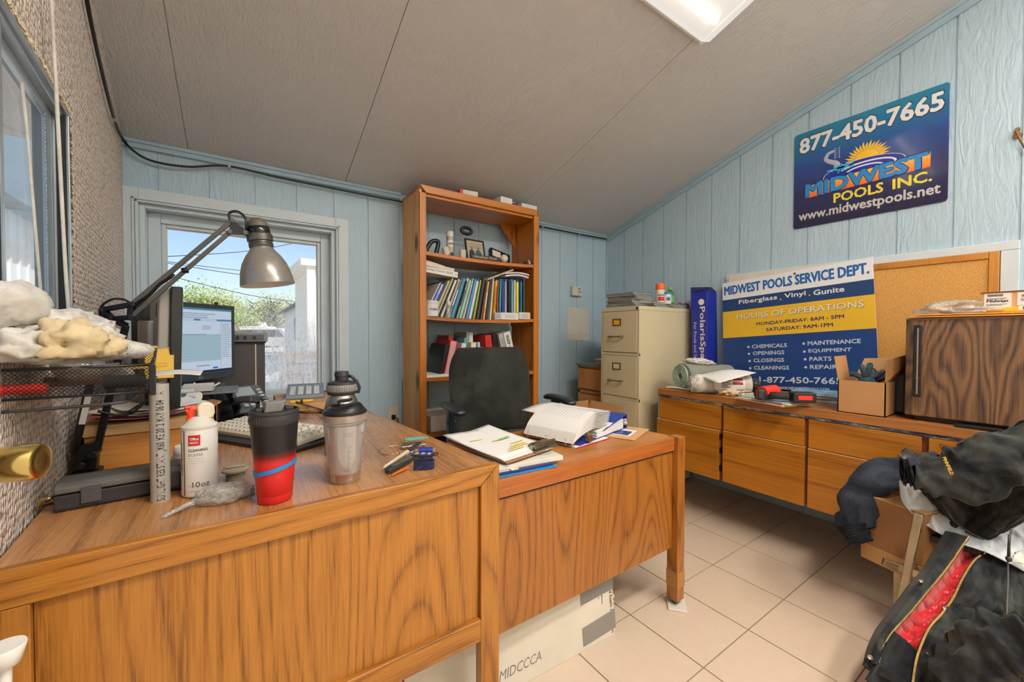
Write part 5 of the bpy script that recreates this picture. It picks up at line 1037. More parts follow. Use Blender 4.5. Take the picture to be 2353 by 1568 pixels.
# ================================================================== BOOKCASE
BX0, BX1, BY0, BY1, BZ = .888, 1.792, 2.281, 2.600, 2.012
t = bk = thing('bookcase', 'tall knotty pine bookcase with open back against the blue wall', 'bookcase', (1.34, 2.46, 0))
def plank(name, x0, x1, y0, y1, z0, z1, m, p=None, bev=.003): b = B(); b.box(x0, x1, y0, y1, z0, z1); return obj(name, b, m, p or bk, world=True, bev=bev)
plank('side_panel', BX0+.004, BX0+.024, BY0+.018, BY1, 0, BZ-.02, 'pine_lit_side'); plank('side_panel', BX1-.024, BX1-.004, BY0+.018, BY1, 0, BZ-.02, 'pine')
plank('front_stile', BX0, BX0+.042, BY0, BY0+.02, 0, BZ-.045, 'pine'); plank('front_stile', BX1-.045, BX1, BY0, BY0+.02, 0, BZ-.045, 'pine')
b = B(); b.prism([(BX0, BZ), (BX1, BZ), (BX1-.045, BZ-.045), (BX0+.042, BZ-.045)], -(BY0+.021), -(BY0-.001), M=Matrix(((1, 0, 0, 0), (0, 0, -1, 0), (0, 1, 0, 0), (0, 0, 0, 1)))); obj('top_rail', b, 'pine_horizontal', bk, world=True, bev=.003)
plank('top_board', BX0+.024, BX1-.024, BY0+.02, BY1, BZ-.062, BZ-.040, 'pine_horizontal')
b = B(); b.box(BX0+.004, BX1-.004, BY0+.02, BY1, BZ-.022, BZ-.004); obj('top_board', b, 'pine_horizontal', bk, world=True)
ZS1, ZS2, ZS3 = 1.618, 1.228, .850
def shelf(z, sag, mat='pine_horizontal'):
    b = B(); n = 16; x0, x1 = BX0+.026, BX1-.026; vs = []
    f = lambda u: z-sag*4*u*(1-u)
    for i in range(n+1):
        u = i/n; x = lerp(x0, x1, u)
        for y, dz in ((BY0+.006, 0), (BY1-.02, 0), (BY1-.02, -.022), (BY0+.006, -.022)): vs.append((x, y, f(u)+dz))
    fs = [(i*4+q, i*4+(q+1) % 4, i*4+4+(q+1) % 4, i*4+4+q) for i in range(n) for q in range(4)]+[(3, 2, 1, 0), tuple(n*4+q for q in range(4))]
    b.add(vs, fs); obj('shelf', b, mat, bk, world=True, bev=.002); return lambda x: f((x-x0)/(x1-x0))
S1 = shelf(ZS1, .012); S2 = shelf(ZS2, .016); S3 = shelf(ZS3, .006); S4 = shelf(.50, .0); S5 = shelf(.10, 0)
b = B(); b.add([(BX1-.026, BY1-.05, BZ-.062), (BX1-.16, BY1-.05, BZ-.062), (BX1-.026, BY1-.05, BZ-.23), (BX1-.026, BY1-.03, BZ-.062), (BX1-.16, BY1-.03, BZ-.062), (BX1-.026, BY1-.03, BZ-.23)], [(0, 1, 2), (5, 4, 3), (0, 3, 4, 1), (1, 4, 5, 2), (2, 5, 3, 0)]); obj('corner_brace', b, 'pine', bk, world=True)
for z in (ZS1-.05, ZS2-.05, ZS3-.05): plank('cleat', BX1-.044, BX1-.025, BY0+.05, BY1-.02, z, z+.026, 'pine', bev=.001)
# boxes on top of the bookcase
def cbox(name, label, cat, c, L, D, H, rz, mat, edge=None, **kw):
    t = thing(name, label, cat, c, rz=rz); b = B(); b.box(-L/2, L/2, -D/2, D/2, 0, H); obj('body', b, mat, t, bev=.0015)
    if edge: b = B(); b.box(-L/2-.0006, -L/2+.02, -D/2-.0006, D/2, .001, H+.0004); obj('red_end', b, edge, t)
    return t
p = at(1068, 445, y=2.36); cbox('small_carton', 'flat white carton with a red end on top of the bookcase', 'carton', (p.x+.01, 2.37, BZ-.003), .125, .13, .040, R(-6), 'off_white', 'red')
p = at(1150, 458, y=2.36); t = cbox('small_carton', 'white carton with an open flap in the middle of the bookcase top', 'carton', (p.x, 2.37, BZ-.003), .10, .16, .045, R(4), 'white'); b = B(); b.box(.05, .075, -.08, -.04, .02, .024); obj('flap', b, 'cream_paper', t)
p = at(1207, 470, y=2.36); cbox('small_carton', 'plain white carton at the bookcase top corner nearest the thermostat', 'carton', (p.x+.0, 2.37, BZ-.003), .14, .12, .040, R(2), 'white')
# ---- first shelf curios
X = lambda px, y=2.34: at(px, 600, y=y).x
def on1(px, y=2.34): x = X(px, y); return (x, y, S1(x)+.001)
t = thing('staple_puller', 'black arched plastic clamp at the end of the top shelf', 'clamp', on1(995, 2.36)); b = B()
P_ = [Vector((-.05, 0, .005)), Vector((-.035, 0, .045)), Vector((-.005, 0, .085)), Vector((.03, 0, .090)), Vector((.036, 0, .075)), Vector((.026, 0, .035)), Vector((.018, 0, .004))]; b.tube([cr(P_, i/30) for i in range(31)], .0125, 10, flat=1.1); obj('body', b, 'black', t, smooth=180)
t = thing('paper_roll', 'cream paper roll tipped to one side beside the black clamp', 'roll', on1(1028, 2.33)); b = B(); b.lathe([(.022, 0), (.022, .05), (.010, .05), (.010, .045)], 24, M=Matrix.Rotation(R(-18), 4, 'Y') @ Matrix.Translation((0, 0, .006))); obj('roll', b, plain('roll_cream', '#D9D0B8', .7), t, smooth=40)
t = thing('powder_tube', 'tall two-tone plastic tube with a white cap on the top shelf', 'tube', on1(1034, 2.42)); b = B(); b.lathe([(.0001, 0), (.022, 0), (.022, .045)], 26, caps=False); obj('tube_foot', b, 'charcoal', t, smooth=50); b = B(); b.lathe([(.023, .045), (.023, .075), (.023, .155), (.0001, .155)], 26); obj('body', b, plain('tube_tan', '#BFAE98', .5), t, smooth=50); b = B(); b.lathe([(.0234, .082), (.0234, .125)], 26, caps=False); obj('label_band', b, 'white', t, smooth=50); b = B(); b.text('airia', -.015, .098, w=.03, h=.010, M=MX((-.0, -.0238, 0), (1, 0, 0), (0, 0, 1)), bold=.03); obj('lettering', b, 'ink', t); b = B(); b.lathe([(.0245, .150), (.0245, .182), (.023, .185), (.0001, .185)], 26); obj('cap', b, 'white', t, smooth=50)
t = thing('paper_roll', 'cream paper roll standing upright left of the picture frame', 'roll', on1(1063, 2.36)); b = B(); b.lathe([(.022, 0), (.022, .062), (.010, .062), (.010, .055)], 24); obj('roll', b, 'roll_cream', t, smooth=40)
t = thing('web_camera', 'black oval camera ring hanging behind the picture frame', 'camera', (X(1072, 2.50), 2.50, S1(1.3)+.235)); b = B(); b.tube([(.040*math.cos(a), 0, .022*math.sin(a)) for a in [i*math.pi/16 for i in range(32)]], .0115, 10, closed=True); obj('ring', b, 'black', t, smooth=180)
b = B(); b.cyl((-.02, 0, -.03), (-.02, 0, -.235), .003, n=8); b.lathe([(.03, -.236), (.03, -.231), (.0001, -.231)], 20); obj('stand', b, 'light_grey', t, smooth=50)
p0 = on1(1096, 2.37)
t = thing('picture_frame', 'black picture frame with a photo of two people at a rink', 'picture frame', M=TR(p0[0], p0[1], p0[2]+.002, rz=R(4)) @ Matrix.Rotation(R(-12), 4, 'X')); b = B(); w, h = .155, .158
b.box(-w/2, w/2, 0, .012, 0, .012); b.box(-w/2, w/2, 0, .012, h-.012, h); b.box(-w/2, -w/2+.012, 0, .012, .012, h-.012); b.box(w/2-.012, w/2, 0, .012, .012, h-.012); b.box(-w/2+.005, w/2-.005, .006, .012, .005, h-.005); obj('frame', b, 'black', t, bev=.002)
b = B(); b.box(-w/2+.012, w/2-.012, .004, .006, .012, h-.012); ph = obj('photo', b, plain('photo_bg', '#B9AE98', .4), t)
b = B(); M = MX((0, .0038, 0), (1, 0, 0), (0, 0, 1)); [b.box(-.06, .06, .10+i*.012, .103+i*.012, 0, .0004, M=M) for i in range(3)]; b.lathe([(.012, 0), (.0001, .0005)], 14, M=M @ TR(-.028, .092, 0)); b.lathe([(.012, 0), (.0001, .0005)], 14, M=M @ TR(.025, .095, 0)); obj('faces', b, plain('photo_tan', '#9A6F50', .5), ph)
b = B(); b.prism([(-.055, .02), (-.05, .07), (-.035, .082), (-.018, .08), (-.008, .06), (-.005, .02)], 0, .0006, M=M); obj('dark_shirt', b, plain('photo_navy', '#30384A', .5), ph); b = B(); b.prism([(-.005, .03), (.0, .07), (.015, .084), (.035, .082), (.05, .06), (.058, .02)], 0, .0006, M=M); obj('teal_shirt', b, plain('photo_teal', '#2C5E62', .5), ph); b = B(); b.lathe([(.013, 0), (.0001, .001)], 14, M=M @ TR(.0, .035, .0006)); b.lathe([(.011, 0), (.0001, .001)], 14, M=M @ TR(.03, .03, .0006)); obj('helmet', b, 'white', ph)
b = B(); b.box(-.01, .01, .012, .05, .0, .008); obj('easel', b, 'black', t)
p0 = on1(1115, 2.305); t = thing('wooden_name_block', 'small black wooden block with gold script lettering on the shelf edge', 'sign', p0, rz=R(-3)); b = B(); b.box(-.105, .105, -.008, .012, 0, .032); obj('block', b, 'black', t, bev=.002); b = B(); M = MX((0, -.0082, 0), (1, 0, 0), (0, 0, 1)); b.text('Hockey Dad', -.088, .007, w=.165, h=.020, M=M, shear=.25, bold=.01); obj('lettering', b, plain('gold_ink', '#D6A868', .5), t)
p0 = on1(1148, 2.36); t = thing('black_gift_box', 'black box with a red stripe and a small photo label leaning by the name block', 'box', M=TR(p0[0]+.03, p0[1]+.03, p0[2]+.004, rz=R(5)) @ Matrix.Rotation(R(-22), 4, 'X') @ Matrix.Rotation(R(14), 4, 'Y')); b = B(); b.box(-.085, .085, 0, .03, 0, .115); obj('body', b, 'black', t, bev=.002); b = B(); b.box(-.07, .0, -.0008, .001, .05, .10); obj('label_panel', b, 'cream_paper', t); b = B(); b.box(-.065, .085, -.0008, .001, .028, .042); obj('red_stripe', b, 'red', t); b = B(); b.lathe([(.012, 0), (.0001, .001)], 16, M=MX((.045, -.0012, .085), (1, 0, 0), (0, 0, 1))); obj('emblem', b, 'mid_grey', t)
p0 = on1(1158, 2.31); b = B(); b.ball((0, 0, .029), .028, 16); o = obj('ball', b, plain('ball_cream', '#D8D6CC', .4), smooth=180); o.location = p0; tag(o, 'off-white ball resting at the end of the name block', 'ball')
p0 = on1(1212, 2.32); t = thing('toy_camera', 'tiny black camera-like trinket at the shelf end nearest the thermostat', 'trinket', p0); b = B(); b.box(-.026, .026, -.012, .012, 0, .022); obj('body', b, 'black', t, bev=.003); b = B(); b.cyl((.005, -.012, .012), (.005, -.02, .012), .009); b.ball((.006, -.006, .028), .007, 8); obj('lens', b, 'light_grey', t, smooth=60)
# ---- second shelf: leaning books and magazines
bc = ['#E5E2DC', '#3A3F8E', '#D8D4CC', '#1E55A8', '#1D3B7C', '#D9CE8A', '#C7BF9A', '#35353A', '#E0DDD4', '#3B3B3E', '#8A847A', '#CFC7B4', '#75706A', '#BDB2A0', '#3E8FB4', '#2F7F9E', '#2C2C30', '#C9C8B6', '#9CC9B8', '#7FB7B0', '#D7DCD6', '#E39A7A', '#3FA2D8', '#2C86C4', '#D4DCE4', '#3558B0', '#A9B53C', '#6C7C2C', '#40404A', '#D8D8DA', '#202024', '#C9824E', '#D9A06A', '#E6E2DA', '#33302C', '#B7B0A4', '#E0DAC8', '#E6B944', '#DDAA30', '#23427E', '#C23A2E', '#D9C9B8', '#1D8D94', '#17797F', '#1B3A80', '#18347A', '#C9CED6', '#4A3FA8', '#29262A', '#3D3A3A', '#5FB0C4', '#C8D6D6', '#D6D2C8', '#23302E', '#E6DC2E', '#1D5FB0', '#1D4F9C', '#3CA6C0', '#2F3E3A', '#D9DAD6']
nms = {'#E5E2DC': 'white', '#3A3F8E': 'purple-blue', '#1E55A8': 'blue', '#1D3B7C': 'navy'}
def cname(h):
    r, g, bb = [int(h[i:i+2], 16) for i in (1, 3, 5)]; mx, mn = max(r, g, bb), min(r, g, bb)
    if mx-mn < 26: return 'black' if mx < 80 else 'grey' if mx < 175 else 'white'
    if mx-mn < 60 and mx > 170: return 'cream' if r >= bb else 'pale blue'
    if bb == mx: return ('navy' if mx < 140 else 'bright blue' if g > 110 else 'blue') if r < 90 else 'pale blue' if g > 140 else 'violet'
    if g == mx: return 'teal' if bb > 90 and r < 110 else 'mint green' if mx > 170 and bb > 150 else 'green'
    return 'yellow' if g > 150 and bb < 150 else 'red' if g < 90 and bb < 70 and r > 150 else 'orange-tan' if r > 180 else 'brown'
x = .938; rnd = random.Random(31); n = len(bc); i = 0; xr = 1.715
placed = []
wsum = sum([.5+((j*37) % 10)/10 for j in range(n)])
prev = 'the white tub'
for j, c in enumerate(bc):
    th = (.5+((j*37) % 10)/10)/wsum*(xr-x0s if False else .765); f = j/n; lean = R(lerp(27, 0, min(1, f*1.35)**1.1)); hgt = lerp(.262, .278, f)*(1+.04*math.sin(j*2.3))*(.9 if j < 5 else 1)
    dep = .20+.01*math.sin(j*1.7); yy = 2.325+.012*math.sin(j*3.1)+(.02 if j < 6 else 0)
    cn = cname(c)
    tgt = 'leaning' if lean > R(8) else 'standing'
    t = thing('book', 'x', 'book', M=TR(x, yy, S2(min(max(x, BX0+.03), BX1-.03))+.0015+th*math.sin(lean), rz=0) @ Matrix.Rotation(lean, 4, 'Y'), group='books and magazines on the middle shelf')
    spiral = j in (7, 16, 29, 30)
    b = B(); b.box(0, max(th*math.cos(lean)-.0006, .004), 0, dep, 0, hgt); obj('cover', b, plain('bk_'+c[1:], c, .5, var=.05), t)
    if spiral:
        b = B()
        for q in range(30): b.bar((-.0006, -.004, .006+q*(hgt-.012)/30), (th*.8, -.004, .009+q*(hgt-.012)/30), .0035, .0022)
        obj('spiral_binding', b, 'black' if j != 29 else 'light_grey', t)
    if j in (38, 45): b = B(); M = MX((th*.2, -.0008, hgt*.85), (0, 0, -1), (1, 0, 0), (0, -1, 0)); b.text('SWIMMING POOL PATIOS' if j == 38 else 'SPA CARE BASIC', 0, .001, w=hgt*.6, h=th*.5, M=M, bold=.02); obj('spine_lettering', b, 'ink' if j == 38 else 'lime', t)
    if j % 5 == 2 and not spiral: b = B(); b.box(.001, th*.7, -.0006, .001, hgt*.3, hgt*.7); obj('spine_panel', b, ['white', 'ink', 'sky_blue', 'cream_paper'][j % 4], t)
    kind = 'spiral-bound manual' if spiral else 'book' if th > .013 else 'thin booklet'
    t['label'] = '%s %s %s, right after the %s on the middle shelf' % (cn, tgt, kind, prev) if j else 'white leaning booklet, first of the row on the middle shelf'
    prev = '%s %s %d-th in the row' % (cn, kind, j) if False else cn+' '+('spiral manual' if spiral else 'booklet' if 'booklet' in kind else 'book')
    placed.append(t); x += th
# make neighbours with the same wording tell apart by counting from the row start
cnt = {}
ords = ['first', 'second', 'third', 'fourth', 'fifth', 'sixth', 'seventh', 'eighth', 'ninth', 'tenth', 'eleventh', 'twelfth', 'thirteenth', 'fourteenth', 'fifteenth', 'sixteenth', 'seventeenth', 'eighteenth', 'nineteenth', 'twentieth']
keys = [t['label'].split(',')[0] for t in placed]
for t, ky in zip(placed, keys):
    cnt[ky] = cnt.get(ky, 0)+1
    t['label'] = ('only %s in the middle shelf row' % ky) if keys.count(ky) == 1 else '%s %s in the middle shelf row, counting from the tub' % (ords[cnt[ky]-1], ky)
# things lying on the book row
def lying(name, label, cat, c, L, D, H, rz, ry, mat, grp=None, pages=True):
    t = thing(name, label, cat, M=TR(*c, rz=rz) @ Matrix.Rotation(ry, 4, 'Y'), group=grp); b = B()
    if pages: b.box(-L/2, L/2, -D/2+.002, D/2, .002, H-.002); obj('pages', b, 'paper', t); b = B(); b.box(-L/2, L/2+.002, -D/2, D/2, 0, .002); b.box(-L/2, L/2+.002, -D/2, D/2, H-.002, H); b.box(-L/2, L/2, -D/2-.001, -D/2+.001, 0, H)
    else: b.box(-L/2, L/2, -D/2, D/2, 0, H)
    obj('cover', b, mat, t, bev=.001); return t
t = lying('ring_binder', 'white binder lettered by hand along its spine, lying on the leaning books', 'binder', (1.035, 2.41, 1.487), .235, .20, .036, 0, R(5), 'white'); b = B(); b.text('Safety Cores 2022', -.10, .011, w=.18, h=.017, M=MX((0, -.1012, 0), (1, 0, 0), (0, 0, 1)), shear=.1); obj('handwriting', b, 'ink', t); b = B(); b.lathe([(.003, 0), (.0001, .001)], 10, M=MX((.105, -.1015, .018), (1, 0, 0), (0, 0, 1))); obj('finger_hole', b, 'ink', t)
lying('ring_binder', 'white book lying flat above the hand-lettered binder', 'book', (1.02, 2.41, 1.527), .22, .19, .020, R(2), R(6), 'off_white')
lying('paper_stack', 'thin cream booklet uppermost on the stack over the binder', 'booklet', (1.0, 2.42, 1.552), .16, .17, .014, R(-8), R(14), 'cream_paper')
t = thing('bent_magazine', 'white magazine bent into an arch over the upright books', 'magazine', (1.61, 2.40, 1.520)); b = B(); b.sheet(lambda u, v: (-.09+.20*u, -.09+.19*v, .022*math.sin(u*2.4)-.012*u), 20, 3, .010); obj('pages', b, 'paper', t, smooth=50)
t = thing('bent_magazine', 'longer white catalogue bent over the arched magazine', 'magazine', (1.61, 2.405, 1.538)); b = B(); b.sheet(lambda u, v: (-.09+.21*u, -.09+.19*v, .022*math.sin(u*2.2)-.012*u), 20, 3, .010); obj('pages', b, 'off_white', t, smooth=50)
t = thing('bent_magazine', 'grey-edged booklet sloping down from the arched magazines', 'booklet', M=TR(1.505, 2.41, 1.528) @ Matrix.Rotation(R(-22), 4, 'Y')); b = B(); b.box(-.13, .10, -.09, .10, 0, .012); obj('pages', b, plain('page_tan', '#B8AA98', .7), t, bev=.002)
x = X(990, 2.305); t = thing('white_tub', 'white plastic tub with purple lettering before the leaning books', 'tub', (x+.008, 2.312, S2(x)+.001)); b = B(); b.lathe([(.0001, 0), (.040, 0), (.041, .004), (.041, .082)], 30); obj('body', b, 'white', t, smooth=45); b = B(); b.lathe([(.043, .078), (.0435, .080), (.0435, .093), (.042, .096), (.0001, .096)], 30); obj('lid', b, 'off_white', t, smooth=45); b = B()
vs, fs, a0, a1, b0, b1 = text_geo('THIRIX', .03); b.add([(.0415*math.cos(R(-130)+((v.x-a0)/(a1-a0))*1.35), .0415*math.sin(R(-130)+((v.x-a0)/(a1-a0))*1.35), .035+(v.y-b0)/(b1-b0)*.014) for v in vs], fs); obj('lettering', b, plain('purple', '#3E2E9A', .5), t)
x = X(1035, 2.30); t = thing('squeeze_bottle', 'small clear bottle with a white cap before the leaning books', 'bottle', (x-.012, 2.302, S2(x)+.001)); b = B(); b.lathe([(.0001, .001), (.013, .001), (.014, .01), (.014, .06), (.009, .078), (.009, .085)], 20, caps=False); obj('body', b, 'clear_bag', t, smooth=50); b = B(); b.lathe([(.0105, .083), (.0105, .108), (.0001, .108)], 20); obj('cap', b, 'white', t, smooth=40)
for (xa, xb, lab, d_) in ((1.418, 1.462, 'small silver carton, first of the boxes on the middle shelf edge', 'light_grey'), (1.464, 1.615, 'long white carton in front of the teal books', 'white'), (1.62, 1.718, 'short white carton at the end of the middle shelf edge', 'off_white')):
    t = thing('small_carton', lab, 'carton', ((xa+xb)/2, 2.302, S2((xa+xb)/2)+.001)); b = B(); w = (xb-xa)/2; b.box(-w, w, -.016, .018, 0, .048); obj('body', b, d_, t, bev=.0015); b = B(); b.lines(-w*.5, .03, w*1.2, 3, .009, .0022, M=MX((0, -.0162, 0), (1, 0, 0), (0, 0, 1)), seed=int(xa*100)); obj('print', b, 'ink_grey', t)
# ---- third shelf
def on3(x, y=2.40): return (x, y, S3(x)+.001)
def upright(name, label, cat, x, y, L, D, H, lean, mat, edge=None, rz=0):
    t = thing(name, label, cat, M=TR(x, y, S3(x)+.002, rz=rz) @ Matrix.Rotation(lean, 4, 'Y')); b = B(); b.box(0, L, 0, D, 0, H); obj('cover', b, mat, t, bev=.001)
    if edge: b = B(); b.box(L*.15, L*.85, -.002, D-.01, .004, H-.004); obj('pages', b, edge, t)
    return t
upright('file_folder', 'large black folder leaning at the low end of the third shelf', 'folder', 1.035, 2.34, .03, .24, .21, R(14), 'black')
upright('file_folder', 'red folder leaning just right of the black folder', 'folder', 1.075, 2.36, .055, .22, .235, R(12), 'red', 'paper_pink')
upright('file_folder', 'second red folder tucked behind the leaning red one', 'folder', 1.12, 2.44, .035, .18, .262, R(7), plain('deep_red', '#9C1A1E', .5)); upright('file_folder', 'white paper file just right of the red folders', 'file', 1.165, 2.35, .03, .22, .215, R(11), 'paper'); upright('file_folder', 'teal folder standing in the middle of the third shelf', 'folder', 1.205, 2.38, .03, .2, .248, R(8), plain('teal_pale', '#5F9EA6', .5)); upright('file_folder', 'pale yellow tabbed folder on the third shelf', 'folder', 1.255, 2.34, .04, .22, .215, R(3), plain('yellow_pale', '#D9D69A', .6), 'paper')
upright('file_folder', 'tall white file with a black tab behind the yellow folder', 'file', 1.285, 2.44, .018, .16, .285, R(0), 'light_grey'); upright('file_folder', 'tall white file next to the black-tabbed one', 'file', 1.31, 2.44, .03, .16, .28, R(-1), 'paper'); upright('file_folder', 'light blue booklet right of the yellow folder', 'booklet', 1.345, 2.35, .02, .2, .215, R(-7), plain('blue_pale', '#A8CCD8', .6)); upright('file_folder', 'short white booklet beside the second red binder', 'booklet', 1.38, 2.35, .018, .2, .18, R(-6), 'paper')
upright('ring_binder', 'red binder standing right of the chair back top', 'binder', 1.405, 2.36, .06, .22, .262, R(-4), 'red'); upright('ring_binder', 'black binder between the red binder and the grey one', 'binder', 1.470, 2.36, .05, .22, .268, R(-8), 'black')
t = upright('ring_binder', 'grey binder with a lettered spine leaning against the white one', 'binder', 1.545, 2.335, .038, .23, .275, R(-14), 'light_grey'); b = B(); b.text('SELF ORDER FORMS', 0, 0, w=.20, h=.018, M=MX((.012, -.0015, .24), (0, 0, -1), (1, 0, 0), (0, -1, 0)), bold=-.005); obj('spine_lettering', b, 'ink_grey', t)
t = upright('ring_binder', 'white binder leaning on the bookcase side with a green label', 'binder', 1.592, 2.325, .055, .24, .285, R(-16), 'white'); b = B(); M = MX((.012, -.0015, .255), (0, 0, -1), (1, 0, 0), (0, -1, 0)); b.box(-.01, .055, .002, .024, .0, .001, M=M); obj('label_panel', b, 'green', t); b = B(); b.text('Upcoming Downs', .062, .006, w=.11, h=.016, M=M); b.text('II', .215, .004, h=.02, M=M); obj('spine_lettering', b, 'ink', t); b = B(); b.text('LETA', -.006, .006, w=.055, h=.013, M=M, z=.0018, bold=.02); obj('label_lettering', b, 'white', t)
flat('paper_stack', 'stack of white papers lying at the empty end of the third shelf', 'papers', (1.01, 2.40, S3(1.0)+.001), .15, .22, .014, 0, 'paper', bev=.001)
flat('storage_box', 'white box lying low in the bookcase behind the chair arm', 'box', (1.12, 2.44, .501), .3, .25, .10, 0, 'off_white', bev=.003)
t = thing('dark_bin', 'black bin standing low in the bookcase behind the chair', 'bin', (1.08, 2.44, .111)); b = B(); b.hexa([(-.12, -.12, 0), (.12, -.12, 0), (.12, .12, 0), (-.12, .12, 0), (-.15, -.14, .36), (.15, -.14, .36), (.15, .14, .36), (-.15, .14, .36)]); obj('body', b, 'black_matte', t, bev=.01)
# ================================================================== OFFICE CHAIR
CHR = TR(1.12, 1.72, 0, rz=R(-8)); t = ch = thing('office_chair', 'black fabric office chair with padded armrests behind the side desk', 'chair', M=CHR)
def cushion(b, w0, w1, h, th, curve, n=22, z0=0, rake=.0, corner=.35):
    def fn_(s):
        def fn(u, v):
            t_ = v; hw = lerp(w0, w1, t_)/2*(1-max(0, (t_-.62)/.38)**2.6*corner)*(1-max(0, (.16-t_)/.16)**2*.22); x = (u-.5)*2*hw
            e = (1-abs(2*u-1)**5)*(1-abs(2*v-1)**7)
            return (x, s*th/2*max(0, e)**.5+curve*(2*u-1)**2*-1+rake*t_, z0+h*t_)
        return fn
    b.grid(fn_(-1), n, n); b.grid(lambda u, v: fn_(1)(1-u, v), n, n)
b = B(); cushion(b, .47, .49, .475, .085, .04, z0=.568, rake=.05, corner=.24)
bkk = obj('backrest', b, 'chair_fabric', ch, smooth=180); bkk.location = (0, .17, 0)
b = B(); P_ = [Vector((-.18, -.052+.17, .80)), Vector((-.1, -.045+.17, .865)), Vector((0, -.04+.17, .88)), Vector((.1, -.045+.17, .865)), Vector((.18, -.052+.17, .80))]
b = B()
def seat(u, v):
    r_ = 1; x = (u-.5)*.50; y = (v-.5)*.47; k = max(0, (1-abs(2*u-1)**4)*(1-abs(2*v-1)**4))**.5; return (x*(1-.1*abs(2*v-1)**3), y-.08, .555+.045*k)
b.grid(seat, 20, 20); b.grid(lambda u, v: (lambda p: (p[0], p[1], 1.11-p[2]))(seat(1-u, v)), 20, 20); obj('seat', b, 'chair_seat_fabric', ch, smooth=180)
for s in (-1, 1):
    b = B(); P_ = [Vector((s*.295, -.20, .765)), Vector((s*.30, -.12, .773)), Vector((s*.30, .0, .773)), Vector((s*.295, .06, .765))]; b.tube([cr(P_, i/14) for i in range(15)], lambda q: .034*(1-abs(2*q-1)**6*.45), 14, flat=.5); ar = obj('armrest', b, plain('arm_pad', '#22262B', .35), ch, smooth=180)
    b = B(); b.box(s*.295-.014, s*.295+.014, -.06, -.01, .57, .765); b.box(min(s*.295, s*.10), max(s*.295, s*.10), -.06, -.01, .545, .57); obj('arm_post', b, plain('post_blue_black', '#1B2530', .35), ch, bev=.004)
    b = B(); b.cyl((s*.295-.02, -.05, .70), (s*.295+.02, -.05, .70), .009); obj('arm_button', b, 'charcoal', ch)
b = B(); b.box(-.035, .035, .215, .235, .50, .80); b.box(-.035, .035, .0, .235, .50, .53); obj('back_bracket', b, 'black', ch, bev=.005)
b = B(); b.cyl((0, -.06, .10), (0, -.06, .56), .028); obj('gas_column', b, 'black', ch, smooth=50)
for i in range(5):
    a = i*2*math.pi/5+.3; e = Vector((.29*math.cos(a), .29*math.sin(a)-.06, .075)); b = B(); b.bar((0, -.06, .11), e, .045, .03); lg = obj('base_leg', b, 'black', ch, bev=.006); b = B(); b.cyl(e+Vector((-.02, 0, -.045)), e+Vector((.02, 0, -.045)), .03, n=18); obj('caster', b, 'black', lg)
# ================================================================== ON THE SIDE DESK
t = thing('notepad', 'stitched white notepad lying under the clipboard', 'notepad', M=TR(.755, 1.085, ZS+.012, rz=R(-6))); b = B(); b.box(-.145, .115, -.11, .13, 0, .014); obj('pages', b, 'off_white', t, bev=.001)
b = B(); b.lines(-.10, .10, .18, 3, .012, .004, z=.0143, seed=5); obj('print', b, 'ink_grey', t)
for nm, lab, c, ang, z, m in (('blue_brochure', 'light blue brochure lowest under the notepad', (.722, 1.075), -5, .0, 'band_blue'), ('navy_booklet', 'navy booklet with a white emblem between the brochure and the notepad', (.712, 1.085), -4, .004, plain('navy_deep', '#1C2A66', .35))):
    t = thing(nm, lab, 'booklet', M=TR(c[0], c[1], ZS+.0005+z, rz=R(ang))); b = B(); b.box(-.115, .11, -.118, .13, 0, .0035 if z == 0 else .0075); obj('cover', b, m, t, bev=.0008)
    if z: b = B(); b.text('S', .055, -.09, h=.02, w=.02, z=.008); b.box(-.04, -.015, -.116, -.10, .0076, .008); b.box(-.11, -.045, -.112, -.106, .0076, .008); obj('emblem', b, 'white', t); b = B(); b.lathe([(.008, 0), (.0001, .0004)], 14, M=TR(-.02, -.104, .0082)); obj('round_emblem', b, 'yellow', t)
# clipboard
q = [at(1042, 1020, z=ZS+.04), at(1165, 1066, z=ZS+.035), at(1290, 1022, z=ZS+.035), at(1165, 990, z=ZS+.05)]
cu = (q[2]-q[0]); t = thing('clipboard', 'brown clipboard with a steel clip holding highlighted sheets', 'clipboard', M=MX(q[1], (q[2]-q[1])*Vector((1, 1, .2)), (q[0]-q[1])))
Lb, Wb = .245, .30
b = B(); b.prism([(-.0, 0), (Lb-.01, 0), (Lb, .01), (Lb, Wb-.01), (Lb-.01, Wb), (0, Wb)], -.001, .002); obj('board', b, plain('hardboard', '#A67A4A', .6), t, bev=.0006)
for i in range(4):
    b = B(); b.sheet(lambda u, v, i=i: (.0+u*(Lb-.03)-i*.002, .01+v*(Wb-.01)+i*.004, .004+.0022*i+.010*math.sin(u*4+i)*v*.6+.012*v*v), 14, 14, .0005); o = obj('sheet', b, 'paper', t, smooth=180)
for k_, (u0, v0, L_) in enumerate(((.06, .05, .07), (.08, .065, .09), (.10, .08, .07), (.12, .10, .06), (.03, .2, .05), (.09, .16, .06))): b = B(); b.sheet(lambda u, v: (u0+u*L_, v0+v*.006, .0134+.010*math.sin((u0+u*L_)/.215*4+3)*((v0)/.29)*.6+.012*(v0/.29)**2+.0012), 6, 1, .0003); obj('highlighter_mark', b, plain('hl_yellow', '#E8D66A', .7), t)
b = B(); b.sheet(lambda u, v: (.12+u*.05, .155+v*.012, .0134+.010*math.sin((.12+u*.05)/.215*4+3)*.3+.012*.3+.0016), 6, 1, .0003); obj('green_mark', b, plain('hl_green', '#8FC77A', .7), t)
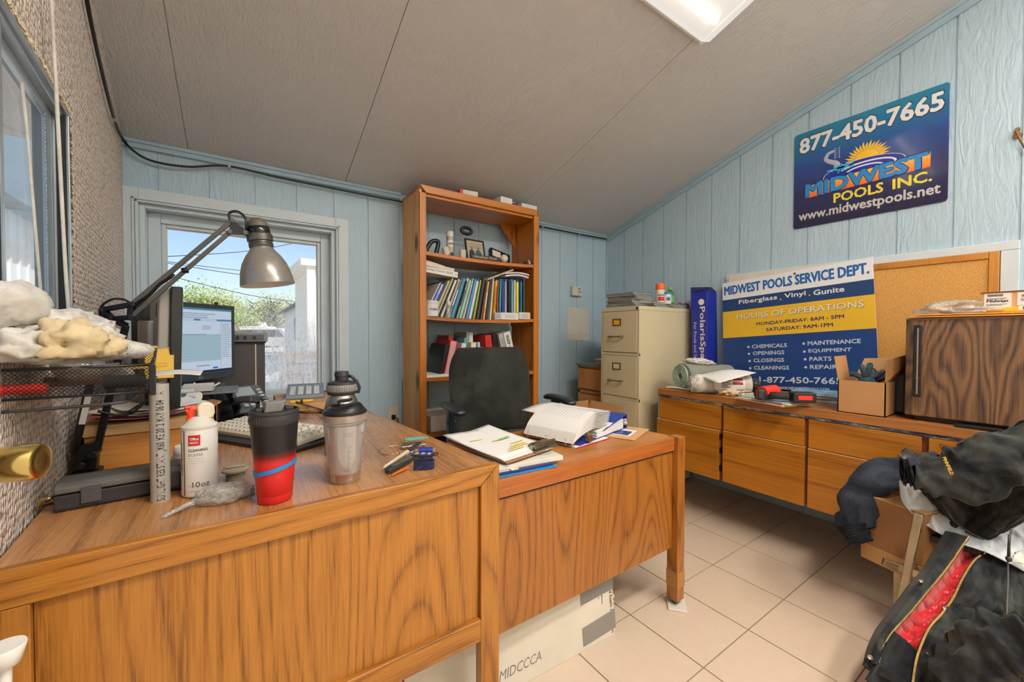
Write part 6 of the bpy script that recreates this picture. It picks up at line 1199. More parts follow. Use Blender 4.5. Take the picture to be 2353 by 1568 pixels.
b = B(); b.box(.13, .25, -.002, .03, .003, .008); b.cyl((.13, .02, .018), (.25, .02, .018), .007, n=14); b.hexa([(.135, .01, .010), (.245, .01, .010), (.235, .05, .016), (.145, .05, .016), (.14, .01, .024), (.24, .01, .024), (.225, .045, .022), (.155, .045, .022)]); b.tube([(.15, -.004, .006), (.17, -.022, .014), (.19, -.026, .016), (.21, -.022, .014), (.23, -.004, .006)], .002, 8); obj('clip', b, plain('nickel', '#A89F88', .3, 1.0), t, bev=.001)
# open ring binder
BM = TR(1.16, 1.235, ZS+.003, rz=R(14))
t = thing('open_binder', 'thick blue ring binder lying open with a fan of white pages', 'binder', M=BM)
b = B(); b.box(-.16, .13, -.13, .15, 0, .003); b.box(.225, .229, -.13, .15, 0, .060); b.box(.10, .229, -.13, .15, -.0, .003)
b.hexa([(.225, -.13, .060), (.229, -.13, .057), (.229, .15, .057), (.225, .15, .060), (.03, -.13, .012), (.035, -.13, .008), (.035, .15, .045), (.03, .15, .048)]) if False else b.sheet(lambda u, v: (.228-.21*u, -.13+.28*v, .060-.036*u+.012*u*v), 8, 2, .003)
obj('cover', b, plain('binder_blue', '#27409A', .4), t, bev=.001)
b = B()
for i in range(14): b.sheet(lambda u, v, i=i: (.20-.23*u+.002*math.sin(i*5), -.126+.27*v+.001*math.sin(i*3), .004+i*.0030*(1-.25*u)+.003*math.sin(u*5)*u), 8, 2, .0024)
obj('page_block', b, 'paper', t)
b = B()
def arc(u, v, i): 
    x = -.20+.26*u; z = .060*math.sin(min(1, u*1.6)*1.5708)**.8+.018*(1-u)*0; return (x+.0035*i*.6, -.125+.235*v+.03*u*v, .014+z*(.55+.04*i)+.0030*i-.028*max(0, u-.55))
for i in range(12): b.sheet(lambda u, v, i=i: arc(u, v, i), 18, 3, .0018)
obj('turned_pages', b, 'paper', t, smooth=60)
b = B(); b.sheet(lambda u, v: (lambda q: (q[0], q[1], q[2]+.0022))(arc(.60+u*.35, .04+v*.05, 11)), 6, 1, .0004)
for r_ in range(12): b.sheet(lambda u, v, r_=r_: (lambda q: (q[0], q[1], q[2]+.0016))(arc(.25+u*.55, .15+r_*.065+v*.008, 11)), 6, 1, .0003)
obj('printed_rows', b, plain('print_pale', '#A9ABB0', .8, var=0), t)
b = B()
for yy in (-.09, 0, .09): b.tube([(-.175+.022*math.cos(a), yy, .012+.024*math.sin(a)) for a in [i*math.pi/12 for i in range(24)]], .0015, 7, closed=True)
obj('ring', b, 'chrome', t, smooth=180)
b = B(); b.box(-.19, -.16, -.11, .11, .003, .006); obj('ring_plate', b, 'steel', t)
b = B(); b.sheet(lambda u, v: (-.06+.23*u, .05+.19*v, .066+.012*math.sin(u*2.5)+.006*v), 12, 6, .0008); b.sheet(lambda u, v: (-.02+.10*u, -.13+.02*u+.10*v, .060-.052*(1-u)), 8, 3, .0008); obj('loose_page', b, 'paper', t, smooth=180)
t = thing('bulldog_clip', 'brass coloured binder clip at the corner of the open binder', 'clip', M=BM @ TR(-.10, -.135, .01)); b = B(); b.hexa([(-.016, -.01, 0), (.016, -.01, 0), (.016, .01, 0), (-.016, .01, 0), (-.012, -.003, .02), (.012, -.003, .02), (.012, .003, .02), (-.012, .003, .02)]); b.tube([(-.008, 0, .018), (-.004, .004, .032), (.004, .004, .032), (.008, 0, .018)], .0015, 6); obj('clip_body', b, 'brass', t, smooth=40)
t = thing('silver_charm', 'small silver charm hanging at the open end of the blue binder', 'charm', M=BM @ TR(.205, -.132, .02)); b = B(); b.ball((0, 0, .006), .010, 8, sz=.9); b.ball((0, 0, .018), .007, 8); obj('charm', b, 'light_grey', t, smooth=60)
t = thing('white_envelope', 'white and red edged papers under the open binder', 'papers', M=TR(1.05, 1.14, ZS, rz=R(8))); b = B(); b.box(-.05, .16, -.07, .05, 0, .003); obj('paper', b, 'paper', t); b = B(); b.box(-.05, .16, -.074, -.07, 0, .0022); obj('red_edge', b, 'red', t)
t = thing('kraft_envelope', 'brown kraft envelope with a blue photo at the end of the side desk', 'envelope', M=TR(1.365, 1.13, ZS, rz=R(22))); b = B(); b.box(-.13, .09, -.075, .09, 0, .0024); obj('envelope', b, 'kraft_light', t, bev=.0008); b = B(); b.box(-.075, .0, -.03, .06, .0024, .0030); obj('blue_photo', b, plain('photo_blue', '#2A3576', .3), t); b = B(); b.box(-.085, .03, -.04, .07, .0022, .0027); obj('white_card', b, 'paper', t)
# carton of gloves on the floor between chair and cabinets
p = at(1400, 960, y=1.86); t = thing('open_carton', 'open brown carton with raised flaps on a stack by the small oak cabinet', 'carton', (p.x-.08, 2.02, 0)); b = B(); w, d, h = .19, .15, .54
b.box(-w, w, -d, -d+.004, 0, h); b.box(-w, w, d-.004, d, 0, h); b.box(-w, -w+.004, -d, d, 0, h); b.box(w-.004, w, -d, d, 0, h); b.box(-w, w, -d, d, h-.10, h-.095); obj('body', b, 'kraft', t)
b = B(); b.box(-w, w, d-.004, d, h, h+.075); b.hexa([(w-.004, -d, h), (w, -d, h), (w, d, h), (w-.004, d, h), (w+.03, -d, h+.07), (w+.034, -d, h+.07), (w+.034, d, h+.07), (w+.03, d, h+.07)]); obj('flap', b, 'kraft', t)
t = thing('glove_carton', 'green and cream glove box tilted in the open brown carton', 'carton', M=TR(p.x-.13, 1.96, .455, rz=R(-12)) @ Matrix.Rotation(R(-14), 4, 'X') @ Matrix.Rotation(R(-9), 4, 'Y')); b = B(); b.box(-.10, .13, 0, .08, 0, .12); obj('body', b, 'cream_paper', t, bev=.002); b = B(); b.box(-.095, .125, -.0012, .0, .004, .114); obj('green_face', b, 'green', t); b = B(); M = MX((0, -.0014, 0), (1, 0, 0), (0, 0, 1)); b.text('MIDDLE', -.0, .065, w=.115, h=.026, M=M, bold=.03); b.text('Disposable Gloves', .0, .03, w=.11, h=.013, M=M); obj('lettering', b, 'cream_paper', t); b = B(); b.box(-.07, .035, -.003, -.001, .035, .10); obj('label_sticker', b, 'light_grey', t); b = B(); [b.box(-.06+i*.008, -.057+i*.008+.002*(i % 3), -.0036, -.0028, .05, .09) for i in range(11)]; obj('barcode', b, 'ink_grey', t)
# ================================================================== FILE CABINET
t = fc = thing('filing_cabinet', 'tall cream steel four-drawer filing cabinet against the right wall', 'filing cabinet', (2.5, 1.89, 0))
FX0, FX1, FY0, FY1, FZ = 2.22, 2.84, 1.735, 2.075, 1.31
def FB(name, x0, x1, y0, y1, z0, z1, m, p=None, bev=.002): b = B(); b.box(x0, x1, y0, y1, z0, z1); return obj(name, b, m, p or fc, world=True, bev=bev)
FB('body', FX0+.014, FX1, FY0, FY1, 0.02, FZ-.028, 'cabinet_cream'); FB('top', FX0+.002, FX1, FY0-.002, FY1+.002, FZ-.03, FZ, 'cabinet_cream', bev=.004)
b = B(); b.box(FX0+.002, FX0+.016, FY0, FY0+.014, 0, FZ-.03); b.box(FX0+.002, FX0+.016, FY1-.014, FY1, 0, FZ-.03); [b.box(FX0+.004, FX0+.016, FY0, FY1, z, z+.018) for z in (.03, .343, .655, .968)]; obj('front_frame', b, 'cabinet_cream', fc, world=True)
b = B(); b.box(FX0+.010, FX0+.0145, FY0+.012, FY1-.012, .03, FZ-.03); obj('shadow_gap', b, 'black_matte', fc, world=True)
for i, z in enumerate((.052, .365, .677, .990)):
    d = FB('drawer', FX0, FX0+.016, FY0+.017, FY1-.017, z, z+.288, 'cabinet_cream', bev=.003); yc = (FY0+FY1)/2+.02
    b = B(); ring4(b, yc-.036, yc+.036, z+.188, z+.236, .006, 0, .005); b.v = [Vector((FX0-.005+v.y, v.x, v.z)) for v in b.v]; obj('label_holder', b, 'bronze_dark', d, world=True)
    if i == 3 or i == 2: FB('label_card', FX0-.002, FX0-.0005, yc-.03, yc+.03, z+.194, z+.23, 'yellow' if i == 3 else 'cream_paper', d, 0)
    b = B(); b.cyl((FX0-.028, yc-.055, z+.110), (FX0-.028, yc+.055, z+.110), .005, n=12); b.box(FX0-.034, FX0, yc-.058, yc-.048, z+.104, z+.116); b.box(FX0-.034, FX0, yc+.048, yc+.058, z+.104, z+.116); obj('handle', b, plain('handle_bronze', '#A08468', .3, .8), d, world=True, bev=.001)
FB('lock', FX0-.002, FX0+.004, FY0+.012, FY0+.024, FZ-.024, FZ-.006, 'black', bev=.001)
# things on top of the filing cabinet
rnd = random.Random(17)
def magstack(cx, cy, z0, n, L, Wd, th, lab, grp):
    for i in range(n):
        t = thing('wrapped_magazine', lab % (['lowest', 'second', 'third', 'fourth', 'fifth', 'sixth', 'seventh', 'eighth', 'ninth', 'tenth'][i] if i < n-1 else 'topmost'), 'magazine', (cx+rnd.uniform(-.008, .008), cy+rnd.uniform(-.008, .008), z0+i*th), rz=rnd.uniform(-.12, .12), group=grp)
        b = B(); b.box(-L/2, L/2, -Wd/2, Wd/2, .0006, th-.0012); obj('pages', b, plain('mag_grey', '#9DA09A', .5, var=.2), t, bev=.0015); b = B(); b.sheet(lambda u, v: ((u-.5)*L*1.04, (v-.5)*Wd*1.04, th-.0006+.0016*math.sin(u*17+i)*math.sin(v*13)), 12, 10, .0004); obj('plastic_wrap', b, 'clear_bag', t, smooth=180)
magstack(2.345, 1.92, FZ+.001, 8, .20, .24, .0125, '%s plastic-wrapped magazine in the tall stack on the filing cabinet', 'magazines on the filing cabinet')
magstack(2.52, 1.86, FZ+.001, 3, .19, .2, .012, '%s wrapped magazine in the middle low stack on the filing cabinet', 'magazines on the filing cabinet')
magstack(2.68, 1.83, FZ+.001, 2, .2, .18, .013, '%s wrapped magazine in the low stack by the spray can', 'magazines on the filing cabinet')
def onf(px, y): p = at(px, 690, y=y); return (p.x, y)
x, y = 2.555, 1.80; x = onf(1517, 1.80)[0]; t = thing('spray_can', 'white spray can with an orange cap on the filing cabinet', 'spray can', (x, 1.80, FZ+.038)); b = B(); b.lathe([(.0001, 0), (.031, 0), (.032, .004), (.032, .092), (.030, .098), (.0001, .098)], 30); obj('can', b, 'off_white', t, smooth=45); b = B(); b.lathe([(.033, .094), (.033, .128), (.031, .138), (.0001, .138)], 30); obj('cap', b, 'orange', t, smooth=45)
b = B(); cpatch(b, R(-170), .06, .012, .042, r=.0324); obj('red_print', b, 'red', t); b = B(); cpatch(b, R(-175), .07, .048, .060, r=.0324); obj('dark_print', b, 'ink_grey', t)
x = onf(1528, 1.775)[0]; t = thing('small_tub', 'short white canister with a blue lid and a red and blue print', 'canister', (x+.01, 1.765, FZ+.028)); b = B(); b.lathe([(.0001, 0), (.028, 0), (.029, .004), (.029, .072)], 28); obj('body', b, 'white', t, smooth=45); b = B(); b.lathe([(.0305, .070), (.0305, .084), (.0001, .084)], 28); obj('lid', b, 'band_blue', t, smooth=45); b = B(); b.lathe([(.014, 0), (.0001, .0006)], 20, M=MX((-.018, -.0238, .036), (.8, -.6, 0), (0, 0, 1))); obj('blue_dot', b, 'blue', t)
x = onf(1543, 1.80)[0]; t = thing('green_bottle', 'small green plastic bottle beside the spray can', 'bottle', (x+.01, 1.82, FZ+.026)); b = B(); b.lathe([(.0001, 0), (.026, 0), (.028, .004), (.028, .085), (.020, .105), (.012, .115), (.012, .122)], 28, caps=False); obj('body', b, 'green_bottle_plastic', t, smooth=50); b = B(); b.lathe([(.014, .118), (.014, .136), (.0001, .136)], 20); obj('cap', b, 'lime', t, smooth=40); b = B(); b.lathe([(.0284, .02), (.0284, .075)], 28, caps=False); obj('label_band', b, plain('label_green', '#6FB96A', .5), t, smooth=50)
p = onf(1572, 1.78); t = thing('swim_goggles', 'magenta and teal swim goggles lying at the rear of the cabinet top', 'goggles', (p[0]+.0, 1.79, FZ+.022)); b = B(); [b.tube([(o+.032*math.cos(a), -.004*math.cos(a), .022*math.sin(a)) for a in [i*math.pi/12 for i in range(24)]], .0055, 8, closed=True) for o in (-.04, .04)]; b.tube([(.07, 0, 0), (.11, .02, -.01), (.10, .05, -.012), (-.04, .05, -.012), (-.09, .03, -.012), (-.072, 0, 0)], .004, 6); obj('rim', b, 'magenta', t, smooth=180); b = B(); [b.lathe([(.03, 0), (.02, .004), (.0001, .005)], 20, M=MX((o, .0, 0), (1, 0, 0), (0, 0, .7))) for o in (-.04, .04)]; obj('lens', b, 'teal', t, smooth=60)
# blue pool-cleaner box standing behind
t = thing('tall_blue_box', 'tall narrow royal blue carton with white lettering standing against the right wall', 'carton', M=TR(2.74, 1.60, .765, rz=R(0)) @ Matrix.Rotation(R(-1.5), 4, 'X')); b = B(); H_ = .66
pA = at(1592, 700, x=2.74).y; pB = at(1629, 700, x=2.74).y
b.box(0, .13, pB-1.60, pA-1.60, 0, H_); obj('body', b, 'royal_blue', t, bev=.002); w = pA-pB
b = B(); b.hexa([(0, pB-1.60, H_), (.13, pB-1.6, H_), (.13, pA-1.6, H_), (0, pA-1.6, H_), (.03, pB-1.6, H_+.03), (.06, pB-1.6, H_+.03), (.06, pA-1.6, H_+.035), (.0, pA-1.6, H_+.04)]); obj('torn_top', b, plain('box_navy', '#1A2260', .5), t)
b = B(); M = MX((-.0006, pA-1.60, H_), (0, 0, -1), (0, -1, 0), (-1, 0, 0)); b.text('PolarisSpaWand', .11, w*.48, w=.60, h=w*.40, M=M, bold=.02); b.text('For Pools and Spas', .22, w*.12, w=.30, h=w*.22, M=M); b.lathe([(.022, 0), (.0001, .0004)], 20, M=M @ TR(.075, w*.66, 0)); obj('lettering', b, 'white', t)
# small oak cabinet behind the filing cabinet
t = sc = thing('oak_cabinet', 'small honey oak cabinet with a drawer, tucked behind the filing cabinet', 'cabinet', (2.5, 2.35, 0)); CX = 2.30; yA, yB = 2.40, 2.09
b = B(); b.box(CX+.018, 2.86, yB, yA, 0, .862); obj('body', b, 'honey_oak', t, world=True); b = B(); b.box(CX, CX+.018, yA-.022, yA, .0, .862); b.box(CX, CX+.018, yB, yA, .845, .862); b.box(CX, CX+.018, yB, yA, .640, .668); obj('face_frame', b, 'honey_oak', t, world=True, bev=.002)
b = B(); b.box(CX-.014, CX+.004, yB, yA-.012, .676, .840); obj('drawer', b, 'honey_oak', t, world=True, bev=.006)
b = B(); b.box(CX-.012, CX+.004, yB, yA-.012, .05, .634); dd = obj('door', b, 'honey_oak', t, world=True, bev=.004); b = B(); b.box(CX-.016, CX-.010, yB, yA-.075, .11, .575); obj('raised_panel', b, 'honey_oak', dd, world=True, bev=.005)
b = B(); b.box(CX-.02, 2.86, yB, yA+.01, .862, .876); obj('top', b, plain('green_top', '#5E6B5C', .5), t, world=True)
p = at(1352, 830, x=2.40); 
for i in range(3):
    o = flat('small_notebook', ['lowest', 'middle', 'topmost'][i]+' small notebook stacked on the little oak cabinet', 'notebook', (2.47, 2.235, .877+i*.014), .14, .14, .013, rnd.uniform(-.2, .2), ['paper_pink', 'mid_grey', 'off_white'][i], group='notebooks on the oak cabinet')
b = B(); b.lathe([(.0001, 0), (.016, 0), (.020, .015), (.016, .034), (.0001, .036)], 18); o = obj('lime_ball', b, 'lime', smooth=180); o.location = (2.38, 2.165, .877); tag(o, 'lime green knob-like toy beside the small notebooks', 'toy')
# ================================================================== WALL HUNG CABINETS AND COUNTER
ZC = .764; CXF = 2.25
t = thing('countertop', 'worn honey coloured wooden counter running along the right wall', 'counter', (2.58, .3, .724)); b = B(); b.box(CXF, 2.899, -1.0, 1.606, .726, ZC); obj('slab', b, 'counter_wood', t, world=True, bev=.002)
b = B(); b.box(CXF+.006, CXF+.02, -1.0, 1.606, .712, .726); k = NT('worn_strip'); k.p(Base_Color=k.mix(k.ramp(k.noise(k.coord((1, 1, 4)), 14, 4, .7), [(.42, 0.0), (.55, 1.0)]), hexc('#9DA093'), hexc('#2C3350')), Roughness=.45); obj('edge_strip', b, 'worn_strip', t, world=True)
yq = lambda px, py=1000: at(px, py, x=CXF+.004).y
units = [('wall_cabinet', 'narrow wall-hung cabinet with a door ajar next to the filing cabinet', 1.600, yq(1656, 950)), ('wall_cabinet', 'wall-hung cabinet with the smooth brown door, second from the filing cabinet', yq(1661, 950), yq(1849, 990)), ('wall_cabinet', 'wide wall-hung cabinet between the second one and the jackets', yq(1856, 1000), yq(2119, 1030)), ('wall_cabinet', 'wall-hung cabinet mostly hidden behind the heaped jackets', yq(2132, 1030), -.45)]
ZDW = [at(1518, 962, x=CXF).z, at(1663, 990, x=CXF).z, at(1854, 1030, x=CXF).z, .52]
for i, (nm, lab, ya, yb_) in enumerate(units):
    t = thing(nm, lab, 'cabinet', (2.57, (ya+yb_)/2, .28), group=None); zd = ZDW[i]
    b = B(); b.box(CXF+.024, 2.899, yb_-.012, ya+.004, .287, .7255); obj('body', b, plain('carcass_red_brown', '#7A3A1C', .5), t, world=True)
    b = B(); b.box(CXF+.006, CXF+.0235, yb_+.002, ya-.002, zd+.002, .709); dr_ = obj('drawer', b, 'maple_veneer', t, world=True, bev=.0015)
    off = -.004 if i == 0 else 0
    ye = ya-.002 if i else ya+.01; zb = .283
    b = B(); b.box(CXF+.002+off, CXF+.0205, yb_+(.006 if i == 0 else -.002), ye, zb, zd-.003); do = obj('door', b, 'maple_veneer', t, world=True, bev=.0015)
    b = B(); b.box(CXF+.0005+off, CXF+.0205, yb_+(.006 if i == 0 else -.002), ye, zd-.0045, zd-.001); obj('pale_top_edge', b, 'kraft_light', do, world=True)
    if i == 0: b = B(); [b.box(CXF+.004, CXF+.02, yb_-.002, yb_+.006, z, z+.03) for z in (.34, .44, .52)]; obj('hinge', b, 'black', t, world=True)
b = B(); b.box(CXF+.006, CXF+.02, 1.594, 1.606, .283, .712); o = obj('end_strip', b, plain('strip_grey', '#9B9C8E', .5)); tag(o, 'thin grey upright strip at the cabinet end beside the filing cabinet', 'strip')
cord('wire_loop', 'thin black wire loop hanging on the cabinet drawer above the jackets', 'wire', [at(2195, 1042, x=CXF-.006), at(2178, 1040, x=CXF-.006), at(2163, 1030, x=CXF-.006), at(2160, 1022, x=CXF-.008), at(2170, 1024, x=CXF-.008), at(2186, 1034, x=CXF-.008), at(2192, 1045, x=CXF-.008)], .0012, 'black')
# ================================================================== SIGNS
k = NT('sign_gradient'); tc = k.n('TexCoord'); sp = k.n('SeparateXYZ'); k.set(sp.inputs[0], tc.outputs['Object'])
k.p(Base_Color=k.ramp(k.math('MULTIPLY', sp.outputs[1], 1.68), [(.0, '#1A1B3E'), (.35, '#1C2458'), (.62, '#16418C'), (.85, '#0C6C9C'), (1, '#0E7C9E')]), Roughness=.12, Specular_IOR_Level=.6, Coat_Weight=.6, Coat_Roughness=.06)
k = NT('banner_gradient'); tc = k.n('TexCoord'); sp = k.n('SeparateXYZ'); k.set(sp.inputs[0], tc.outputs['Object']); k.p(Base_Color=k.ramp(k.math('MULTIPLY_ADD', sp.outputs[1], 9, -1.55), [(0, '#E5582E'), (.5, '#F09A35'), (1, '#F6E04A')]), Roughness=.2)
O1 = at(1826, 527, x=2.893); sM = MX((2.893, 1.087, 1.782), (0, -1, 0), (0, 0, 1)); iM = sM.inverted()
def s1(zx, zy):
    p = iM @ at(1780+zx/3.92, 160+zy/3.92, x=2.893); return p.x, p.y
def stext(b, s, bl, br, h, M=None, **kw):
    (x0, y0), (x1, y1) = bl, br; a = math.atan2(y1-y0, x1-x0); b.text(s, 0, 0, w=math.hypot(x1-x0, y1-y0), h=h, M=TR(x0, y0, kw.pop('dz', 0), rz=a), **kw)
t = thing('blue_sign', 'glossy blue sign with a phone number and sun emblem high on the wall', 'sign', M=sM)
def rrect(w, h, r, n=5): return [(cx+r*math.cos(a0+i*math.pi/2/n), cy+r*math.sin(a0+i*math.pi/2/n)) for cx, cy, a0 in ((w-r, r, -math.pi/2), (w-r, h-r, 0), (r, h-r, math.pi/2), (r, r, math.pi)) for i in range(n+1)]
b = B(); b.prism(rrect(.665, .585, .016), -.006, 0); obj('panel', b, 'sign_gradient', t, bev=.001)
ya, yb2 = s1(230, 748), s1(1520, 376)
b = B(); stext(b, '877-450-7665', (ya[0]-.002, .458), (yb2[0]+.002, .458), .092, bold=.055, z=.0004); obj('phone_outline', b, 'ink', t)
b = B(); stext(b, '877-450-7665', (ya[0], .461), (yb2[0], .461), .086, bold=.035, z=.0012); obj('phone_number', b, 'sign_white', t)
b = B(); w0, w1 = s1(218, 1385), s1(1490, 1155); stext(b, 'www.midwestpools.net', (w0[0], .030), (w1[0], .030), .068, bold=.028, z=.0006); obj('web_address', b, plain('sign_grey', '#C9C4BE', .3), t)
b = B(); cxs, cys = s1(830, 775); R1 = .055
b.lathe([(R1, 0), (.0001, .0002)], 30, M=TR(cxs, cys-.02, .0004)); 
for i in range(17):
    a = R(8+i*10.2); r0, r1 = R1*1.02, R1*(1.75+.15*(i % 2)); a2 = a+.10
    b.add([(cxs+r0*math.cos(a-.08), cys-.02+r0*math.sin(a-.08), .0005), (cxs+r0*math.cos(a+.08), cys-.02+r0*math.sin(a+.08), .0005), (cxs+(r0+r1)/2*math.cos(a2), cys-.02+(r0+r1)/2*math.sin(a2), .0005), (cxs+r1*math.cos(a-.02), cys-.02+r1*math.sin(a-.02), .0005)], [(0, 1, 2, 3)])
obj('sun_emblem', b, plain('sun_yellow', '#F2C12E', .25), t)
def ell(b, c, rx, ry, w, z, n=48, a0=0, a1=360, rot=0.0):
    vs = []; k_ = n+1
    for i in range(k_):
        a = R(lerp(a0, a1, i/n))
        for s in (0, 1): x, y = (rx-w*s)*math.cos(a), (ry-w*s*.8)*math.sin(a); vs.append((c[0]+x*math.cos(rot)-y*math.sin(rot), c[1]+x*math.sin(rot)+y*math.cos(rot), z))
    b.add(vs, [(2*i, 2*i+2, 2*i+3, 2*i+1) for i in range(n)])
pc = (cxs-.02, cys-.068)
b = B(); b.lathe([(.178, 0), (.0001, .0001)], 48, M=TR(pc[0], pc[1], .0009) @ Matrix.Diagonal((1, .33, 1, 1))); obj('pool_disc', b, plain('disc_blue', '#1F2E9A', .2), t)
b = B(); ell(b, pc, .180, .060, .003, .0014); ell(b, (pc[0]+.015, pc[1]), .13, .042, .011, .0014, a0=-60, a1=150); ell(b, (pc[0]+.01, pc[1]-.004), .085, .027, .010, .0014, a0=-40, a1=160); obj('ripple_ring', b, 'sign_white', t)
b = B(); L0, L1 = s1(272, 1100), s1(1405, 800); bh = .073; bx0, bx1 = L0[0], L1[0]; by = .175
b.prism([(bx0, by), (bx1, by+.012), (bx1, by+bh+.018), (bx0, by+bh)], .0012, .0020); obj('banner', b, 'banner_gradient', t)
b = B(); stext(b, 'MIDWEST', (bx0+.006, by+.006), (bx1-.008, by+.014), .078, bold=.07, z=.0024); obj('banner_outline', b, plain('deep_blue', '#12306E', .3), t)
b = B(); stext(b, 'MIDWEST', (bx0+.009, by+.009), (bx1-.010, by+.017), .072, bold=.05, z=.0032); obj('banner_lettering', b, plain('cyan_blue', '#2E86C8', .25), t)
b = B(); q0, q1 = s1(535, 1180), s1(1415, 1000); qa = lerp(q0[0], q1[0], .54); qb = lerp(q0[0], q1[0], .64); stext(b, 'POOLS', (q0[0], .112), (qa, .114), .052, bold=.03, z=.0026); obj('lower_lettering', b, plain('pale_yellow', '#E9D84E', .25), t); b = B(); stext(b, 'INC.', (qb, .115), (q1[0], .116), .052, bold=.03, z=.0026); obj('lower_lettering', b, 'pale_yellow', t)
b = B(); S0 = s1(560, 720); P_ = [Vector((S0[0]-.012, S0[1]-.004, .002)), Vector((S0[0]-.04, S0[1]-.012, .002)), Vector((S0[0]-.052, S0[1]-.040, .002)), Vector((S0[0]-.03, S0[1]-.062, .002)), Vector((S0[0]-.004, S0[1]-.078, .002)), Vector((S0[0]+.008, S0[1]-.10, .002))]
b.tube([cr(P_, i/24) for i in range(25)], lambda q: .007+.008*q, 8, flat=.12)
for dx in (-.008, .014): b.bar((S0[0]+dx, S0[1]-.055, .002), (S0[0]+dx, S0[1]+.012, .002), .003, .001)
for i in range(5): b.bar((S0[0]-.008, S0[1]-.045+i*.012, .002), (S0[0]+.014, S0[1]-.045+i*.012, .002), .002, .001)
obj('slide_emblem', b, plain('slide_grey', '#AEB4C8', .25), t, smooth=60)
b = B(); sc_ = (S0[0]+.02, S0[1]-.112)
for i in range(14):
    a = R(i*26); r_ = .018+.016*((i*5) % 3)/2; b.bar((sc_[0], sc_[1], .0025), (sc_[0]+r_*1.7*math.cos(a), sc_[1]+r_*.7*math.sin(a), .0025), .006, .0008); b.lathe([(.0045, 0), (.0001, .0004)], 8, M=TR(sc_[0]+r_*1.8*math.cos(a), sc_[1]+r_*.75*math.sin(a), .0024))
obj('splash_emblem', b, plain('splash_cyan', '#3CB4E0', .2), t)
b = B(); b.cyl((.285, .555, 0), (.285, .555, .003), .004, n=10); obj('screw', b, 'steel', t)
# service sign leaning on the wall
tl = at(1660, 652, x=2.858); tr_ = at(2005, 590, x=2.858); uu = (tr_-tl).normalized(); dn = Vector((-.095, 0, -1)); dn = (dn-uu*dn.dot(uu)).normalized(); nn = uu.cross(-dn)
gM = MX(tl, uu, -dn, nn); giM = gM.inverted(); GW = (tr_-tl).length; GH = .742
def g(zx, zy):
    """where a sight line meets the leaning sign, in its own metres"""
    r = ray(1640+zx/3.266, 560+zy/3.266); tt = (tl-CAM).dot(nn)/r.dot(nn); p = giM @ (CAM+r*tt); return (p.x, p.y)
t = thing('service_sign', 'white, blue and yellow opening-hours sign leaning on the wall over the counter', 'sign', M=gM)
b = B(); b.box(0, GW, -GH, 0, -.006, 0); obj('panel', b, 'sign_white', t, bev=.001)
def band(nm, v0, v1, m): b = B(); b.box(.0, GW, v1, v0, -.001, .0006); return obj(nm, b, m, t)
v1_, v2_, v3_ = g(65, 428)[1], g(70, 516)[1], g(90, 710)[1]
band('slate_band', v1_, v2_, 'sign_slate'); band('yellow_band', v2_, v3_, 'sign_yellow'); band('blue_field', v3_, -GH, 'sign_navy')
def gt(b, s, a, c, h, **kw): p, q = g(*a), g(*c); y = (p[1]+q[1])/2; stext(b, s, (p[0], y), (q[0], y), h, **kw)
b = B(); gt(b, 'MIDWEST POOLS SERVICE DEPT.', (82, 393), (1165, 218), .060, bold=.045, z=.0012); obj('title_lettering', b, plain('title_blue', '#1F62A8', .4), t)
for w_, a_, c_, h_ in (('Fiberglass', (190, 466), (476, 425), .036), ('Vinyl', (532, 420), (690, 398), .036), ('Gunite', (750, 390), (980, 358), .031)): b = B(); gt(b, w_, a_, c_, h_, bold=.026, z=.0012); obj('material_lettering', b, 'sign_white', t)
b = B(); [b.box(g(z, 425)[0]-.004, g(z, 425)[0]+.004, g(*w)[1]-.0, g(*w)[1]+.008, .0009, .0013) for z, w in ((503, (503, 424)), (720, (720, 392)))]; obj('dot', b, 'sign_yellow', t)
b = B(); gt(b, 'HOURS OF OPERATIONS', (177, 577), (1132, 476), .036, z=.0010, bold=.012); obj('hours_shadow', b, 'mid_grey', t)
b = B(); gt(b, 'HOURS OF OPERATIONS', (175, 573), (1128, 472), .036, z=.0016, bold=-.002); obj('hours_heading', b, plain('heading_cream', '#EEE9D8', .4), t)
b = B(); gt(b, 'MONDAY-FRIDAY: 8AM - 5PM', (322, 618), (978, 557), .021, bold=.026, z=.0012); gt(b, 'SATURDAY: 9AM-1PM', (395, 661), (895, 619), .021, bold=.026, z=.0012); obj('hours_lettering', b, plain('ink_navy', '#232A50', .5), t)
b = B()
for s, a, c, bu in (('CHEMICALS', (288, 788), (550, 775), (261, 776)), ('OPENINGS', (295, 838), (530, 830), (265, 828)), ('CLOSINGS', (300, 892), (528, 886), (270, 882)), ('CLEANINGS', (304, 947), (566, 945), (275, 936)), ('MAINTENANCE', (707, 765), (1104, 745), (676, 751)), ('EQUIPMENT', (712, 823), (1035, 812), (681, 811)), ('PARTS', (720, 883), (884, 878), (687, 869)), ('REPAIRS', (724, 942), (960, 940), (691, 929))):
    gt(b, s, a, c, .0235, bold=.026, z=.0012); q = g(*bu); b.lathe([(.0075, 0), (.0001, .0003)], 16, M=TR(q[0], q[1], .0010))
gt(b, '1-877-450-7665', (344, 1047), (965, 1050), .036, bold=.026, z=.0012); gt(b, 'WWW.MIDWESTPOOLS.COM', (470, 1098), (867, 1104), .0175, bold=.026, z=.0012); obj('service_lettering', b, plain('letter_grey', '#C8D2DE', .4), t)
p = g(608, 225); b = B(); b.cyl((p[0], p[1], 0), (p[0], p[1], .003), .006, n=10); obj('screw_hole', b, 'dark_steel', t)
